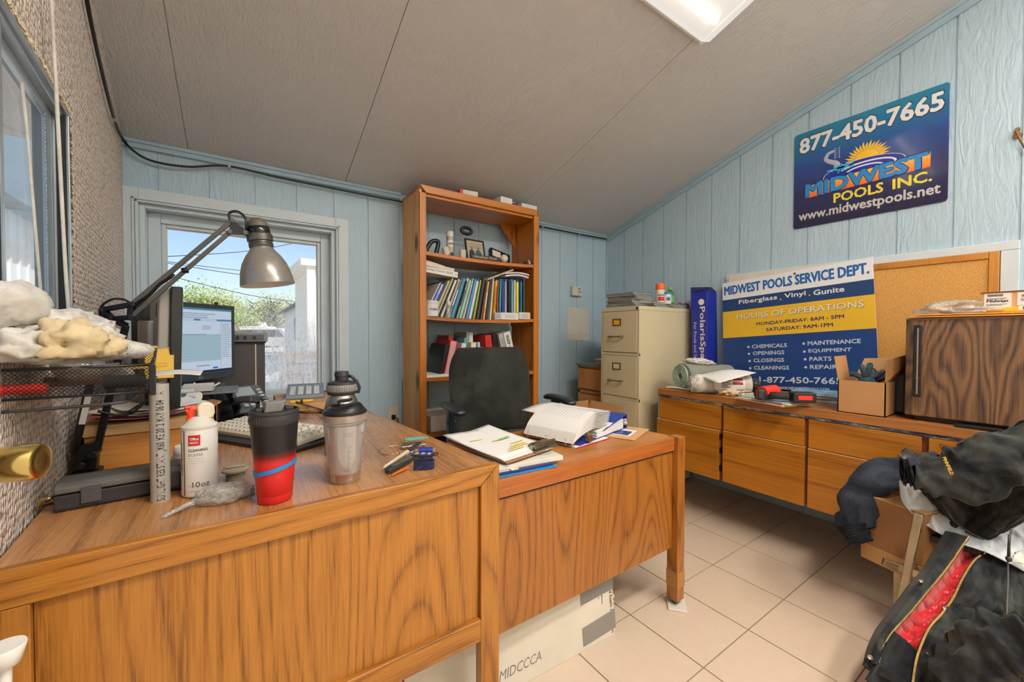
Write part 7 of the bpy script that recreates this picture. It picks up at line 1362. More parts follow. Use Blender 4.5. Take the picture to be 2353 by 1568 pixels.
tt_ = gM @ Vector((.35, -.37, -.010)); Mb = MX((2.872, 1.478, 1.535), (0, -1, .015), (.0, 0, 1)); t = thing('backing_board', 'blank white board standing behind the opening-hours sign', 'board', M=Mb); b = B(); b.box(0, .70, -.76, 0, -.003, 0); obj('board', b, 'off_white', t, bev=.001)
# cork board
t = thing('cork_board', 'oak framed cork board standing on the counter against the wall', 'cork board', (2.88, .6, ZC)); y0, y1, z1 = .252, .765, 1.503
b = B()
for a, c, z0_, zz in ((y0, y0+.032, ZC+.001, z1), (y1-.032, y1, ZC+.001, z1), (y0+.032, y1-.032, z1-.032, z1), (y0+.032, y1-.032, ZC+.001, ZC+.033)): b.box(2.862, 2.879, a, c, z0_, zz)
obj('frame', b, 'honey_oak', t, world=True, bev=.003); b = B(); b.box(2.869, 2.878, y0+.03, y1-.03, ZC+.03, z1-.03); obj('cork', b, 'cork', t, world=True)
# ================================================================== REFRIGERATOR AND WHAT IS ON IT
t = thing('mini_refrigerator', 'small wood-grain refrigerator with a dark upright handle on the counter', 'refrigerator', (2.6, .17, ZC)); FYl, FYr = .447, -.03
b = B(); b.box(2.345, 2.85, FYr+.005, FYl-.005, ZC+.02, 1.178); obj('body', b, plain('fridge_brown', '#4A3630', .4), t, world=True, bev=.006)
b = B(); b.box(2.30, 2.342, FYr, FYl, ZC+.020, 1.186); dr2 = obj('door', b, 'walnut_grain', t, world=True, bev=.005)
b = B(); b.box(2.299, 2.342, FYr, FYl, 1.180, 1.1875); obj('top_trim', b, plain('trim_brown_grey', '#7A6660', .35), dr2, world=True, bev=.002)
b = B(); b.box(2.268, 2.2995, .398, .412, .872, .884); b.box(2.268, 2.2995, .398, .412, 1.140, 1.152); b.box(2.256, 2.270, .392, .416, .866, 1.158); obj('handle', b, plain('handle_dark', '#2A2426', .25, .3), dr2, world=True, bev=.003); b = B(); b.box(2.2545, 2.2565, .400, .405, .88, 1.145); obj('chrome_line', b, 'chrome', dr2, world=True)
b = B(); b.box(2.33, 2.82, .0, .42, ZC+.001, ZC+.02); obj('base', b, 'black', t, world=True)
t = thing('black_mat', 'thin black mat poking out beneath the refrigerator', 'mat', (2.3, .15, ZC)); b = B(); b.box(2.262, 2.328, -.05, .30, ZC+.0005, ZC+.012); obj('mat', b, 'black', t, world=True, bev=.002)
for i, (lab, z, dx) in enumerate((('lower orange manila envelope lying on the refrigerator', 1.189, 0), ('upper orange manila envelope lying on the refrigerator', 1.197, .01))):
    t = thing('manila_envelope', lab, 'envelope', (2.46, .2, z)); b = B(); b.hexa([(-.175+dx, -.24, 0), (.15, -.24, 0), (.15, .22, 0), (-.175+dx, .235-dx, 0), (-.175+dx, -.24, .006), (.15, -.24, .006), (.15, .22, .006), (-.175+dx, .235-dx, .004)]); obj('envelope', b, 'manila', t, bev=.001)
c = at(2185, 700, x=2.42); o = lump('plastic_bag', (0, 0, 0), (.075, .125, .035), 'clear_bag', None, 31, .35, 2.8, squash=.018); o.location = (2.42, .300, 1.222); tag(o, 'crumpled clear plastic bag on the envelopes over the refrigerator', 'bag')
o = lump('grey_hose_part', (0, 0, 0), (.02, .07, .010), 'mid_grey', None, 4, .2, 2, squash=.007); o.location = (2.41, .29, 1.211); tag(o, 'long grey part wrapped inside the clear bag on the refrigerator', 'part bag')
pY = at(2256, 690, x=2.36).y; t = thing('labelled_carton', 'torn white and yellow shipping carton with barcode labels on the refrigerator', 'carton', (2.36, pY, 1.204)); b = B(); H_ = .075; b.box(0, .17, -.30, 0, 0, H_); obj('body', b, 'kraft_light', t, bev=.001)
b = B(); b.box(-.0012, .0, -.295, -.006, .003, .020); obj('yellow_band', b, 'yellow', t); b = B(); b.box(-.0015, 0, -.072, -.006, .018, H_-.003); b.box(-.0015, 0, -.20, -.085, .024, H_-.003); b.box(-.002, -.0004, -.2, -.088, .006, .022); obj('paper_label', b, 'paper', t)
b = B(); M = MX((-.0022, -.008, 0), (0, -1, 0), (0, 0, 1)); b.text('Midwest', .004, .038, w=.052, h=.010, M=M, bold=.03, shear=.2, z=.0004); b.text('PS23', .090, .008, w=.040, h=.011, M=M, z=.0004)
for r_, x0 in ((.060, .004), (.055, .085)):
    for i in range(16): b.box(x0+.002+i*.0024, x0+.003+i*.0024+.0006*(i % 2), r_, r_+.008, 0, .0006, M=M)
b.lines(.004, .030, .05, 2, .004, .0015, M=M, seed=2); b.lines(.004, .052, .05, 2, .003, .0012, M=M, seed=3); b.lines(.085, .048, .08, 3, .004, .0015, M=M, seed=4); obj('label_print', b, 'ink', t)
b = B(); b.hexa([(-.004, -.30, H_), (.17, -.30, H_), (.17, 0, H_), (-.004, .004, H_), (-.006, -.30, H_+.006), (.17, -.30, H_+.004), (.17, 0, H_+.003), (-.008, .004, H_+.002)]); obj('torn_top', b, 'kraft_dark', t)
# ================================================================== ON THE COUNTER
# open cardboard box with gloves
A = at(1924, 946, z=ZC); t = thing('cardboard_box', 'small open brown cardboard box of work gloves on the counter edge', 'box', (A.x, A.y, ZC)); W0, D0 = .165, .24; H0 = at(1924, 872, x=A.x).z-ZC; y0 = -W0
b = B(); b.box(0, .004, y0, 0, 0, H0); b.box(D0-.004, D0, y0, 0, 0, H0); b.box(0, D0, y0, y0+.004, 0, H0); b.box(0, D0, -.004, 0, 0, H0); b.box(0, D0, y0, 0, 0, .004); obj('body', b, 'kraft', t)
b = B(); b.hexa([(0, -.004, H0), (D0*.6, -.004, H0), (D0*.6, 0, H0), (0, 0, H0), (-.0, .012, H0+.105), (D0*.6, .012, H0+.105), (D0*.6, .016, H0+.105), (0, .016, H0+.105)]); obj('flap', b, 'kraft', t)
b = B(); b.hexa([(0, y0, H0), (D0, y0, H0), (D0, y0+.004, H0), (0, y0+.004, H0), (.0, y0-.005, H0+.10), (D0, y0-.06, H0+.13), (D0, y0-.056, H0+.13), (.0, y0-.001, H0+.10)]); obj('flap', b, 'kraft_dark', t)
b = B(); b.hexa([(D0-.004, y0, H0), (D0, y0, H0), (D0, 0, H0), (D0-.004, 0, H0), (D0+.01, y0, H0+.10), (D0+.014, y0, H0+.10), (D0+.014, -.03, H0+.09), (D0+.01, -.03, H0+.09)]); obj('flap', b, 'kraft_light', t)
b = B(); b.hexa([(0, y0, H0), (.004, y0, H0), (.004, 0, H0), (0, 0, H0), (.05, y0+.004, H0-.012), (.054, y0+.004, H0-.012), (.054, -.004, H0-.012), (.05, -.004, H0-.012)]); obj('flap', b, 'kraft', t)
def glove(name, label, base, tips, r, mat, palm=None):
    t = thing(name, label, 'glove', base)
    b = B(); c = Vector((0, 0, 0)); b.ball(c, r*2.0, 12, sx=.8, sz=1.1, sy=1.3); obj('palm', b, mat, t, smooth=180)
    for p in tips:
        b = B(); p = Vector(p); m = p*.5+Vector((0, 0, r*.4)); b.tube([c*0+p*.12, m, p*.9, p], lambda q: r*(1-max(0, q-.75)*2.4), 10); b.ball(p*.9, r*.8, 8); obj('finger', b, mat, t, smooth=180)
    return t
glove('work_glove', 'blue grey knitted work glove with its fingers up in the open box', (A.x+.07, A.y-.085, ZC+H0-.005), [(.0, .060, .035), (-.01, .018, .075), (.0, -.012, .085), (.01, -.045, .045)], .0115, 'glove_blue')
glove('work_glove', 'second darker work glove lying lower in the open box', (A.x+.13, A.y-.09, ZC+H0-.02), [(.0, .03, .055), (.0, -.04, .065), (.0, -.055, .04), (.01, .0, .07)], .011, 'charcoal')
# tool case beside the refrigerator
p0 = at(2044, 950, z=ZC); t = thing('hard_tool_case', 'black hard plastic tool case with a red top latch between box and refrigerator', 'case', (2.47, .49, ZC)); b = B(); b.box(-.06, .30, -.03, .045, 0, .185); obj('shell', b, 'charcoal', t, bev=.018); b = B(); b.box(-.064, .302, .004, .010, .01, .18); obj('seam', b, 'black', t); b = B(); b.box(-.03, .06, -.01, .04, .184, .200); obj('latch', b, 'bright_red', t, bev=.003)
# bubble wrap roll
e0 = Vector((2.36, 1.515, ZC+.084)); e1_ = Vector((2.72, 1.395, ZC+.078)); ax = (e1_-e0); t = thing('bubble_wrap_roll', 'big roll of greenish bubble wrap lying on the counter by the filing cabinet', 'roll', e0)
b = B(); v = ax; b.cyl(v*.04, v, .080, .070, n=40); obj('roll', b, 'bubble_wrap_plastic', t, smooth=50)
q4 = (-v).to_track_quat('Z', 'Y').to_matrix().to_4x4(); b = B(); turns = 5; pts = []
for i in range(turns*28): a = i/28*2*math.pi; r_ = .022+.058*i/(turns*28); pts.append((r_*math.cos(a), r_*math.sin(a), -.012))
vs = []; fs = []
for i, p_ in enumerate(pts): vs += [q4 @ Vector(p_), q4 @ Vector((p_[0]*1.0, p_[1]*1.0, .006))]
fs = [(2*i, 2*i+2, 2*i+3, 2*i+1) for i in range(len(pts)-1)]; b.add(vs, fs); o = obj('spiral_layer', b, plain('wrap_green', '#A9BFAE', .4), t, smooth=180); md = o.modifiers.new('s', 'SOLIDIFY'); md.thickness = .006
b = B(); b.lathe([(.02, -.004), (.078, -.004)], 36, M=q4, caps=False); obj('roll_end', b, plain('wrap_end', '#7F9488', .5), t)
o = lump('white_bag', (0, 0, 0), (.10, .04, .02), 'white_bag_plastic', None, 44, .4, 3.5); o.location = (2.50, 1.47, ZC+.172); o.rotation_euler = (0, R(6), R(-20)); tag(o, 'thin white crumpled bag draped over the bubble wrap roll', 'bag')
b = B(); b.sheet(lambda u, v: (-.11+.22*u, -.05+.10*v, .004+.004*math.sin(u*6)), 12, 6, .002); o = obj('paper_liner', b, 'off_white', smooth=180); o.location = (2.375, 1.50, ZC); o.rotation_euler = (0, 0, R(-60)); tag(o, 'off-white paper liner under the end of the bubble wrap roll', 'paper')
# second bag-wrapped roll with warning labels
e0 = at(1600, 889, d=2.40); e0.z = ZC+.058; v = Vector((.20, -.20, .0)); t = thing('wrapped_bundle', 'white roll wrapped in a clear bag in front of the bubble wrap roll', 'bundle', e0)
b = B()
def wr(u, v_):
    a = u*2*math.pi; s = v_; r_ = .056*(1-.35*max(0, .12-s)/.12)*(1+.10*mnoise.noise(Vector((math.cos(a)*1.5, math.sin(a)*1.5, s*5)))); c = v*(s*1.15-.12); sd = Vector((-v.y, v.x, 0)).normalized(); return c+sd*math.cos(a)*r_+Vector((0, 0, 1))*math.sin(a)*r_
b.grid(wr, 30, 24); obj('roll', b, 'cotton_white', t, smooth=180)
o = lump('clear_wrap', (-.0, .0, 0), (.050, .050, .052), 'clear_bag', t, 51, .25, 3.2, squash=.056)
b = B(); nv = v.normalized(); [b.tube([nv*-.035+Vector((nv.y, -nv.x, 0))*rr*math.cos(a)+Vector((0, 0, 1))*rr*math.sin(a) for a in [i*math.pi/12 for i in range(20+k_*3)]], .0022, 5) for k_, rr in enumerate((.015, .026, .038))]; obj('inner_fold', b, 'white', t, smooth=180)
sd = Vector((-v.y, v.x, 0)).normalized()
b = B()
def lab(u, v_, rr=.066): a = R(75-100*v_); c = v*(.28+.60*u); return c-sd*math.cos(a)*rr+Vector((0, 0, 1))*math.sin(a)*rr
b.sheet(lambda u, v_: lab(u, v_), 8, 14, .0008); o = obj('warning_label', b, 'paper', t, smooth=180)
lb2 = lambda u, v_: lab(u, v_, .0668)
b = B(); [b.sheet(lambda u, w_, a=a: lb2(.60+.32*u, a+.13*w_), 4, 4, .0006) for a in (.36, .58)]; obj('danger_panel', b, plain('danger_red', '#B2232E', .5), o, smooth=180)
b = B(); [b.sheet(lambda u, w_, a=a, s_=s_: lb2(.24+(.32-s_)*u, a+.035*w_), 4, 1, .0005) for a, s_ in ((.34, .0), (.42, .1), (.50, .02), (.58, .08), (.66, .0), (.74, .12), (.82, .05))]; obj('small_print', b, 'ink', o, smooth=180)
b = B()
for a in (.40, .58, .76):
    c0_ = Vector(lb2(.12, a)); nrm = (Vector(lb2(.12, a+.01))-c0_).cross(v).normalized(); M = MX(c0_+nrm*-.001, v, (Vector(lb2(.12, a-.02))-c0_)); ell(b, (0, 0), .011, .011, .002, 0, 24); b.v[-50:] = [M @ q for q in b.v[-50:]]; b.bar(M @ Vector((-.008, .008, 0)), M @ Vector((.008, -.008, 0)), .002, .001)
obj('no_diving_symbol', b, 'danger_red', o)
o = lump('netted_end', v*1.12, (.034, .034, .036), 'charcoal', t, 61, .3, 4)
t = thing('white_sheet', 'large white paper folded like a tent over the bagged rolls', 'paper', at(1665, 868, d=2.35)); b = B(); c4 = [at(1603, 862, d=2.42), at(1660, 851, d=2.50), at(1738, 857, d=2.28), at(1650, 881, d=2.20)]; L0v = t.location.copy()
b.sheet(lambda u, w_: (lambda p: p-L0v)(lerp(lerp(c4[0], c4[1], w_), lerp(c4[3], c4[2], w_), u)+Vector((0, 0, .018*math.sin(u*3.14)*math.sin(w_*2.6)))), 16, 12, .0012); obj('sheet', b, 'paper', t, smooth=180)
o = lump('cotton_glove', (0, 0, 0), (.055, .036, .024), 'cotton_beige', None, 71, .5, 2.5, squash=.012); p = at(1672, 908, z=ZC); o.location = (p.x, p.y, ZC+.014); o.rotation_euler = (0, 0, R(-40)); tag(o, 'limp beige cotton glove lying under the warning label', 'glove')
p = at(1712, 913, z=ZC); t = glove('cotton_glove', 'beige cotton glove with spread fingers lying left of the drill', (p.x+.01, p.y, ZC+.020), [(-.07, -.01, -.008), (-.06, -.035, -.008), (-.03, -.055, -.008), (.01, -.06, -.008), (.05, .01, -.005)], .0085, 'cotton_beige')
cord('rubber_tubing', 'coil of cream tubing lying behind the cotton gloves', 'tubing', [at(1700, 905, z=ZC+.01), at(1725, 898, z=ZC+.012), at(1750, 896, z=ZC+.01), at(1765, 902, z=ZC+.01), at(1745, 908, z=ZC+.008), at(1715, 906, z=ZC+.008)], .006, 'cream_paper')
p = at(1712, 915, z=ZC); o = flat('white_strip', 'narrow white paper strip across the beige cotton glove', 'paper strip', (p.x-.0, p.y+.015, ZC+.036), .10, .022, .0012, R(-30), 'paper')
# magazines on the counter
def stackmag(name, lab, px, py, L, Wd, n, rz, cols, grp, z0=ZC):
    p = at(px, py, z=z0)
    for i in range(n):
        t = thing(name, lab % ['lowest', 'second', 'third', 'fourth', 'fifth', 'sixth', 'seventh', 'topmost'][i if i < n-1 else 7], 'magazine', (p.x+rnd.uniform(-.012, .012), p.y+rnd.uniform(-.012, .012), z0+.0005+i*.006), rz=rz+rnd.uniform(-.15, .15), group=grp)
        b = B(); b.box(-L/2, L/2, -Wd/2, Wd/2, .0, .005); obj('cover', b, cols[i % len(cols)], t, bev=.001)
stackmag('glossy_magazine', '%s glossy magazine in the low pile against the service sign', 1885, 918, .21, .26, 7, .25, ['paper', plain('mag_blue', '#7FA6C8', .3), 'light_grey', 'paper', plain('mag_slate', '#5D7A92', .3), 'off_white', plain('mag_sky', '#86B4D2', .25)], 'magazines on the counter')
stackmag('flyer', '%s flyer spread under the red and black drill', 1775, 925, .20, .26, 4, -.2, ['cream_paper', 'paper_pink', plain('flyer_yellow', '#DDD6A0', .6), plain('flyer_blue', '#9DB8CC', .4)], 'flyers under the drill')
cz0 = ZC+.026
# cordless drill
c0 = at(1765, 920, z=cz0); t = thing('cordless_drill', 'red and black cordless drill lying on flyers before the service sign', 'drill', M=TR(c0.x, c0.y, cz0, rz=R(-52)))
b = B(); b.cyl((-.045, -.02, .030), (.035, .055, .032), .028, .030, n=20); obj('motor_housing', b, 'charcoal', t, smooth=40); b = B(); b.box(-.055, -.020, -.038, .012, .006, .056); obj('rear_cap', b, 'charcoal', t, bev=.008); b = B(); b.box(-.0565, -.054, -.03, .006, .012, .05); obj('red_badge', b, 'red', t)
b = B(); b.cyl((-.03, -.005, .038), (.045, .06, .040), .030, .0315, n=20); obj('red_shell', b, 'bright_red', t, smooth=40)
b = B(); b.tube([(.0, -.005, .026), (.04, -.02, .026), (.08, -.028, .028)], lambda q: .018, 12); obj('grip', b, plain('grip_black', '#242321', .7), t, smooth=180)
b = B(); b.box(.085, .185, -.065, -.005, .002, .050, M=TR(rz=R(6))); obj('battery', b, plain('battery_black', '#1F201C', .6, bump=.3, bscale=90), t, bev=.007); b = B(); b.box(.105, .165, -.0665, -.0645, .016, .036, M=TR(rz=R(6))); obj('battery_label', b, 'bright_red', t)
b = B(); b.cyl((.035, .055, .032), (.055, .076, .033), .021, .014, n=18); obj('chuck', b, 'dark_steel', t, smooth=40)
# ================================================================== STOOL, BOX AND JACKETS
def pt(p): return at(p[0], p[1], d=p[2])
PA = at(2049, 1500, z=.0); top = at(2112, 1160, d=1.375)
t = st = thing('metal_stool', 'square tube metal stool buried under jackets', 'stool', (PA.x, PA.y, 0))
lean = Vector((top.x-PA.x, top.y-PA.y, 0))
ox = Vector((.22, .03, 0)); oy = Vector((.05, -.36, 0)); metal = plain('pitted_chrome', '#B8A98C', .3, .9, var=.25)
b = B(); b.bar(PA, Vector((top.x, top.y, .50)), .024, .024, up=(1, 0, 0)); obj('leg', b, metal, st, world=True, bev=.003)
for o_ in (ox, oy, ox+oy): b = B(); q = PA+o_; b.bar(q, Vector((q.x-lean.x*.2, q.y, .375)), .024, .024, up=(1, 0, 0)); obj('leg', b, metal, st, world=True, bev=.003)
r0 = at(2028, 1291, d=1.46); r1 = at(2140, 1330, d=1.40)
b = B(); b.bar(r0, r1, .016, .026); obj('rung', b, metal, st, world=True, bev=.002)
b = B(); sC = Vector((top.x, top.y, .475))+(ox+oy)*.5+Vector((.06, .12, 0)); b.box(sC.x-.09, sC.x+.09, sC.y-.09, sC.y+.09, .375, .40); obj('seat', b, 'charcoal', st, world=True, bev=.008)
b = B(); b.bar(r0+Vector((.13, .0, 0)), r1+Vector((.13, .05, 0)), .016, .026); obj('rung', b, metal, st, world=True, bev=.002)
# carton on the rungs
P1 = at(1980, 1279, z=.222); P2 = at(2105, 1338, z=.222); ud = (P2-P1).normalized(); vd = Vector((-ud.y, ud.x, 0)); 
if vd.x < 0: vd = -vd
t = thing('brown_carton', 'plain brown carton resting on the stool rungs under a drooping sleeve', 'carton', M=MX(P1, ud, vd) if ud.cross(vd).z > 0 else Matrix(((ud.x, vd.x, 0, P1.x), (ud.y, vd.y, 0, P1.y), (0, 0, 1, P1.z), (0, 0, 0, 1))))
Lc = (P2-P1).length+.02; b = B(); b.box(0, Lc, 0, .16, .0, .255); obj('body', b, 'kraft_dark', t, bev=.002); b = B(); b.box(-.002, Lc+.001, -.003, .16, .0, .062); obj('lower_flap', b, 'kraft', t, bev=.001); b = B(); b.box(-.001, Lc, -.002, .10, .254, .258); obj('top_flap', b, 'kraft_light', t)
o = lump('mesh_bag', (0, 0, 0), (.055, .02, .028), plain('mesh_brown', '#6E4C28', .8, bump=.8, bscale=300), None, 81, .2, 2, squash=.022); q = at(2110, 1290, d=1.47); o.location = q; tag(o, 'brown netted bag squeezed between carton and stool leg', 'bag')
def patch(name, rows, mat, parent=None, th=.006, amp=.012, fx=6, fy=2, seed=0, nu=80, nv=80, bulge=0.0, edge=.0):
    G = [[pt(p) for p in r] for r in rows]; b = B()
    def fn(u, v):
        col = [cr(r, u) for r in G]; p = cr(col, v); n = (CAM-p).normalized()
        f = mnoise.noise(Vector((u*fx+seed, v*fy, seed*.3)))+.5*mnoise.noise(Vector((u*fx*2.3, v*fy*2.1+seed, 4)))
        f = f*.7+.9*(.35-abs(mnoise.noise(Vector((u*fx*.8+v*2, v*fy*.7, seed+9))))**.7)+.35*(.4-abs(mnoise.noise(Vector((u*fx*2.6-v*3, v*fy*2.2, seed+2)))))
        e = 1-(1-edge)*0; return p+n*(amp*f*e+bulge*math.sin(math.pi*u)*math.sin(math.pi*v))
    b.sheet(fn, nu, nv, th); return obj(name, b, mat, parent, smooth=180, world=parent is not None), fn
def sleeve(name, spine, radii, mat, parent=None, flat=.8, amp=.012, seed=0, n=30, m=70, fq=9):
    G = [pt(p) for p in spine]; b = B(); R_ = [Vector((r, 0, 0)) for r in radii]
    def fn(u, v):
        c = cr(G, v); c2 = cr(G, min(1, v+.01)); c1 = cr(G, max(0, v-.01)); d = (c2-c1).normalized(); view = (c-CAM).normalized(); sd = d.cross(view).normalized(); up_ = sd.cross(d)
        a = u*2*math.pi; r_ = cr(R_, v).x; w = 1+amp/.06*(mnoise.noise(Vector((math.cos(a)*1.3, math.sin(a)*1.3+seed, v*fq)))*1.2+.9*(.4-abs(mnoise.noise(Vector((math.cos(a)*.9+seed, math.sin(a)*.9, v*fq*.7+a*.4))))))
        return c+sd*math.cos(a)*r_*w+up_*math.sin(a)*r_*w*flat
    b.grid(fn, n, m); return obj(name, b, mat, parent, smooth=180, world=parent is not None), fn
# navy sleeve hanging over the carton
t = thing('navy_sweatshirt', 'navy sweatshirt sleeve drooping over the brown carton beside the jackets', 'sweatshirt', pt((2100, 1095, 1.62)))
sleeve('sleeve', [(2175, 1105, 1.58), (2095, 1088, 1.58), (2030, 1092, 1.58), (1985, 1130, 1.60), (1968, 1180, 1.60), (1962, 1215, 1.60), (1978, 1248, 1.57)], [.056, .056, .057, .060, .054, .048, .034], 'sleeve_navy', t, .38, .017, 3, 34, 90, 11)
sleeve('cuff', [(1958, 1205, 1.59), (1968, 1225, 1.575), (1985, 1246, 1.56)], [.040, .034, .030], 'lining_dark', t, .6, .014, 5, fq=30)
# white shirt
t = thing('white_shirt', 'white and pale blue shirt squeezed between the two dark jackets', 'shirt', pt((2180, 1200, 1.4)))
patch('shirt_body', [[(2066, 1108, 1.47), (2078, 1160, 1.46), (2135, 1212, 1.42), (2200, 1246, 1.36), (2280, 1276, 1.29), (2365, 1320, 1.23)], [(2080, 1085, 1.49), (2110, 1130, 1.47), (2160, 1170, 1.45), (2230, 1205, 1.41), (2300, 1225, 1.36), (2370, 1240, 1.30)], [(2095, 1060, 1.50), (2150, 1100, 1.49), (2200, 1140, 1.47), (2260, 1160, 1.44), (2320, 1170, 1.40), (2375, 1180, 1.36)]], 'shirt_white', t, .004, .026, 8, 3, 2)
patch('shirt_tail', [[(2150, 1210, 1.45), (2180, 1215, 1.44), (2235, 1228, 1.42)], [(2148, 1225, 1.45), (2180, 1232, 1.44), (2225, 1232, 1.42)]], 'cotton_white', t, .003, .004, 3, 2, 5, 16, 10)
patch('shirt_cuff', [[(2335, 1270, 1.24), (2360, 1262, 1.23)], [(2322, 1290, 1.24), (2370, 1300, 1.22)]], 'white', t, .006, .004, 3, 2, 6, 12, 12)
# upper black jacket
t = thing('black_jacket', 'worn black softshell jacket heaped on top, its cuffed sleeve pointing to the counter', 'jacket', pt((2250, 1110, 1.35)))
patch('jacket_body', [[(2120, 1130, 1.46), (2165, 1180, 1.43), (2210, 1230, 1.40), (2265, 1240, 1.35), (2320, 1215, 1.30), (2380, 1185, 1.24)], [(2150, 1100, 1.45), (2200, 1140, 1.41), (2250, 1165, 1.37), (2300, 1160, 1.32), (2340, 1140, 1.28), (2385, 1120, 1.22)], [(2190, 1040, 1.47), (2230, 1060, 1.43), (2270, 1070, 1.38), (2310, 1070, 1.34), (2350, 1060, 1.29), (2390, 1050, 1.24)], [(2205, 1018, 1.50), (2240, 1003, 1.47), (2280, 995, 1.43), (2320, 990, 1.38), (2355, 988, 1.34), (2400, 985, 1.28)]], 'jacket_black', t, .008, .040, 4, 7, 4, 90, 90)
_, sf = sleeve('sleeve', [(2098, 1080, 1.40), (2130, 1085, 1.38), (2180, 1092, 1.35), (2235, 1085, 1.31), (2290, 1060, 1.27), (2350, 1035, 1.24), (2420, 1010, 1.20)], [.056, .064, .070, .072, .068, .062, .062], 'jacket_slate', t, .55, .022, 7, 40, 110, 9)
sleeve('cuff', [(2072, 1078, 1.42), (2088, 1080, 1.41), (2108, 1082, 1.39)], [.045, .048, .054], 'lining_dark', t, .62, .020, 9, 34, 30, 40)
patch('cuff_tab', [[(2062, 1048, 1.36), (2082, 1029, 1.355)], [(2078, 1058, 1.345), (2108, 1050, 1.34)]], 'black', t, .008, .002, 2, 2, 3, 10, 10)
patch('hook_loop_patch', [[(2084, 1053, 1.335), (2104, 1050, 1.33)], [(2090, 1072, 1.33), (2112, 1068, 1.325)]], plain('velcro', '#23283C', .9, bump=.6, bscale=400), t, .004, .0, 2, 2, 3, 4, 4)
p = pt((2165, 1052, 1.272)); q = pt((2184, 1092, 1.27)); b = B(); M = MX(p, q-p, (pt((2190, 1045, 1.272))-p)); b.text('PINNFIELD', 0, .0, w=(q-p).length, h=.011, M=M, bold=.02, th=.001); obj('sleeve_lettering', b, 'gold_yellow', t, world=True)
def zipper(name, pts, mat, parent, w=.0055, n=120, tape='lining_dark', lift=.008):
    G = [pt(p) for p in pts]; b = B(); pv = None
    for i in range(n):
        c = cr(G, i/n); c2 = cr(G, (i+.5)/n); d = (c2-c).normalized(); view = (CAM-c).normalized(); sd = d.cross(view).normalized(); b.bar(c+view*lift-sd*w*.5, c+view*lift+sd*w*.5, .0026, .003, up=view)
    o = obj(name, b, mat, parent, world=True)
    b = B(); b.tube([cr(G, i/60)+(CAM-cr(G, i/60)).normalized()*(lift-.004) for i in range(61)], w*.75, 6, flat=.4); obj('zipper_tape', b, tape, o, world=True, smooth=180); return o
zipper('zipper', [(2222, 1030, 1.43), (2250, 1010, 1.42), (2290, 1000, 1.40), (2325, 996, 1.37), (2365, 993, 1.32)], 'charcoal', t, .006, 70)
zipper('zipper', [(2166, 1145, 1.425), (2172, 1165, 1.42), (2190, 1195, 1.40), (2225, 1222, 1.38), (2262, 1240, 1.35)], plain('zip_teal', '#1E3438', .5), t, .005, 70)
# lower jacket with red quilted lining
t = thing('lined_jacket', 'worn dark green-grey jacket hanging open over its red quilted lining, brass zippers showing', 'jacket', pt((2200, 1400, 1.25)))
k = NT('quilted_red'); v_ = k.coord(); k.p(Base_Color=k.mix(k.noise(v_, 12, 4), hexc('#B8141E'), hexc('#DE2A34')), Roughness=.38, Sheen_Weight=.3); sp = k.n('SeparateXYZ'); k.set(sp.inputs[0], v_)
k.bump(k.math('ADD', k.math('MULTIPLY', k.noise(v_, 25, 4, .6, 1.0), 1.0), k.math('ABSOLUTE', k.math('SINE', k.math('MULTIPLY', k.math('ADD', sp.outputs[2], sp.outputs[0]), 60.0)))), .6, .006)
Lz = [(2226, 1234), (2200, 1272), (2172, 1312), (2138, 1352), (2100, 1398), (2062, 1440), (2034, 1480), (2018, 1522)]
Rz_ = [(2272, 1264), (2238, 1290), (2212, 1330), (2190, 1375), (2165, 1410), (2138, 1440), (2118, 1480), (2104, 1525), (2096, 1585)]
dz_ = [1.36, 1.34, 1.31, 1.28, 1.25, 1.22, 1.19, 1.17]
outer = [(2175, 1222), (2150, 1262), (2120, 1312), (2088, 1350), (2050, 1402), (2016, 1448), (1996, 1490), (1986, 1532)]
_, ff = patch('front_flap', [[(x, y, d+.03) for (x, y), d in zip(outer, dz_)], [((a[0]+c[0])/2, (a[1]+c[1])/2, d-.012) for a, c, d in zip(outer, Lz, dz_)], [(x, y, d) for (x, y), d in zip(Lz, dz_)]], 'jacket_slate', t, .008, .006, 10, 2, 12, 60, 16)
patch('red_lining', [[(x, y, d+.012) for (x, y), d in zip(Lz, dz_)], [((a[0]*.5+c[0]*.5), (a[1]*.5+c[1]*.5), d+.04) for a, c, d in zip(Lz, Rz_, dz_)], [(x+3, y, d+.012) for (x, y), d in zip(Rz_, dz_)]], 'quilted_red', t, .006, .018, 12, 2, 15, 80, 24)
patch('dark_facing', [[(2056, 1452, 1.195), (2030, 1490, 1.175), (2010, 1530, 1.16), (1990, 1562, 1.15)], [(2085, 1475, 1.195), (2060, 1520, 1.18), (2040, 1560, 1.165), (2020, 1600, 1.15)], [(2112, 1500, 1.18), (2105, 1530, 1.17), (2098, 1570, 1.155), (2092, 1620, 1.14)]], 'lining_dark', t, .006, .010, 5, 3, 19, 24, 24)
patch('hem_band', [[(1984, 1530, 1.17), (2010, 1548, 1.16), (2040, 1562, 1.15), (2080, 1590, 1.14)], [(1990, 1512, 1.175), (2018, 1530, 1.165), (2050, 1545, 1.155), (2088, 1572, 1.145)]], 'jacket_black', t, .010, .004, 6, 2, 22, 30, 8)
dr_ = [1.36, 1.33, 1.30, 1.27, 1.24, 1.21, 1.19, 1.17, 1.15]
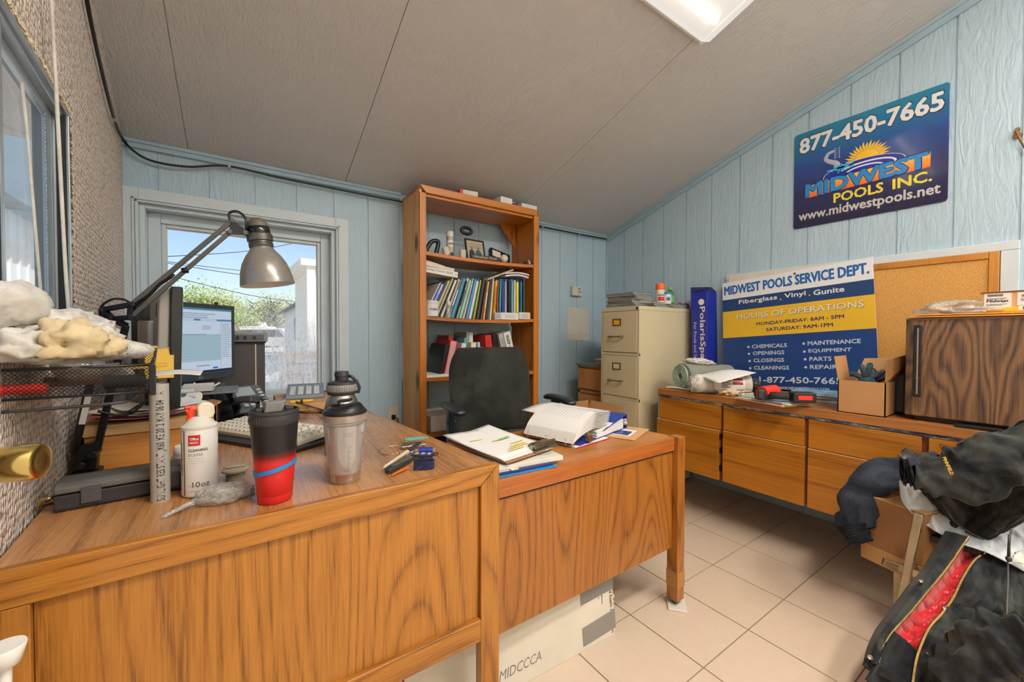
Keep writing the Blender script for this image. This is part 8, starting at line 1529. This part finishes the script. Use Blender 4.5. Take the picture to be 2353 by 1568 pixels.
body_rows = [[(x, y, d) for (x, y), d in zip(Rz_, dr_)], [(2300, 1262, 1.34), (2290, 1305, 1.29), (2275, 1350, 1.24), (2258, 1400, 1.20), (2240, 1440, 1.17), (2220, 1480, 1.14), (2200, 1520, 1.12), (2185, 1560, 1.11), (2175, 1620, 1.10)],
  [(2330, 1270, 1.31), (2330, 1320, 1.25), (2330, 1370, 1.20), (2325, 1420, 1.16), (2320, 1470, 1.13), (2310, 1510, 1.10), (2300, 1550, 1.08), (2290, 1590, 1.07), (2280, 1640, 1.06)], [(2380, 1280, 1.26), (2390, 1330, 1.21), (2400, 1380, 1.16), (2400, 1430, 1.12), (2400, 1480, 1.09), (2400, 1520, 1.07), (2400, 1560, 1.05), (2400, 1600, 1.04), (2400, 1650, 1.03)]]
_, bf = patch('jacket_front', body_rows, 'jacket_slate', t, .010, .030, 5, 5, 27, 90, 80)
zL = zipper('zipper', [(x, y, d) for (x, y), d in zip(Lz, dz_)], 'brass', t, .0048, 150, lift=.014); zR = zipper('zipper', [(x, y, d) for (x, y), d in zip(Rz_, dr_)], 'brass', t, .0048, 160, lift=.022)
for px, py, d in ((2118, 1335, 1.275), (2000, 1511, 1.165), (2172, 1397, 1.235)):
    c = pt((px, py, d)); n = (CAM-c).normalized(); b = B(); b.lathe([(.0001, .004), (.0025, .004), (.003, .0055), (.0055, .0065), (.007, .004), (.007, 0)], 20, M=Matrix.Translation(c+n*.008) @ n.to_track_quat('Z', 'Y').to_matrix().to_4x4()); obj('snap_button', b, 'steel', t, world=True, smooth=60)
sleeve('sleeve', [(2200, 1585, 1.06), (2235, 1540, 1.05), (2275, 1500, 1.03), (2320, 1485, 1.01), (2390, 1475, .98)], [.055, .060, .062, .064, .066], 'jacket_slate', t, .6, .024, 41, 36, 70, 8)
b = B(); G = [pt(p) for p in ((2325, 1215, 1.20), (2318, 1250, 1.19), (2316, 1290, 1.17), (2316, 1340, 1.15), (2312, 1400, 1.11), (2300, 1440, 1.07), (2284, 1490, 1.03), (2284, 1515, 1.02), (2304, 1526, 1.01), (2324, 1512, 1.02), (2322, 1470, 1.05), (2314, 1430, 1.08), (2314, 1380, 1.12))]; b.tube([cr(G, i/70) for i in range(71)], .0022, 7); tag(obj('drawcord', b, plain('cord_grey', '#4A4B48', .6), smooth=180), 'thin grey elastic drawcord looping down over the lined jacket', 'drawcord')
b = B(); c = pt((2318, 1285, 1.16)); b.ball(c, .007, 8, sz=1.2); b.tube([c+Vector((0, 0, .005)), c+Vector((-.004, 0, .04)), c+Vector((.004, 0, .07))], .003, 6); obj('cord_knot', b, 'charcoal', bpy.data.objects['drawcord'], smooth=180)
patch('pocket_seam', [[(2128, 1500, 1.155), (2165, 1530, 1.135), (2215, 1570, 1.11)], [(2130, 1503, 1.155), (2167, 1533, 1.135), (2217, 1573, 1.11)]], plain('stitch_grey', '#7B7C70', .8), t, .002, 0, 1, 1, 1, 20, 2)
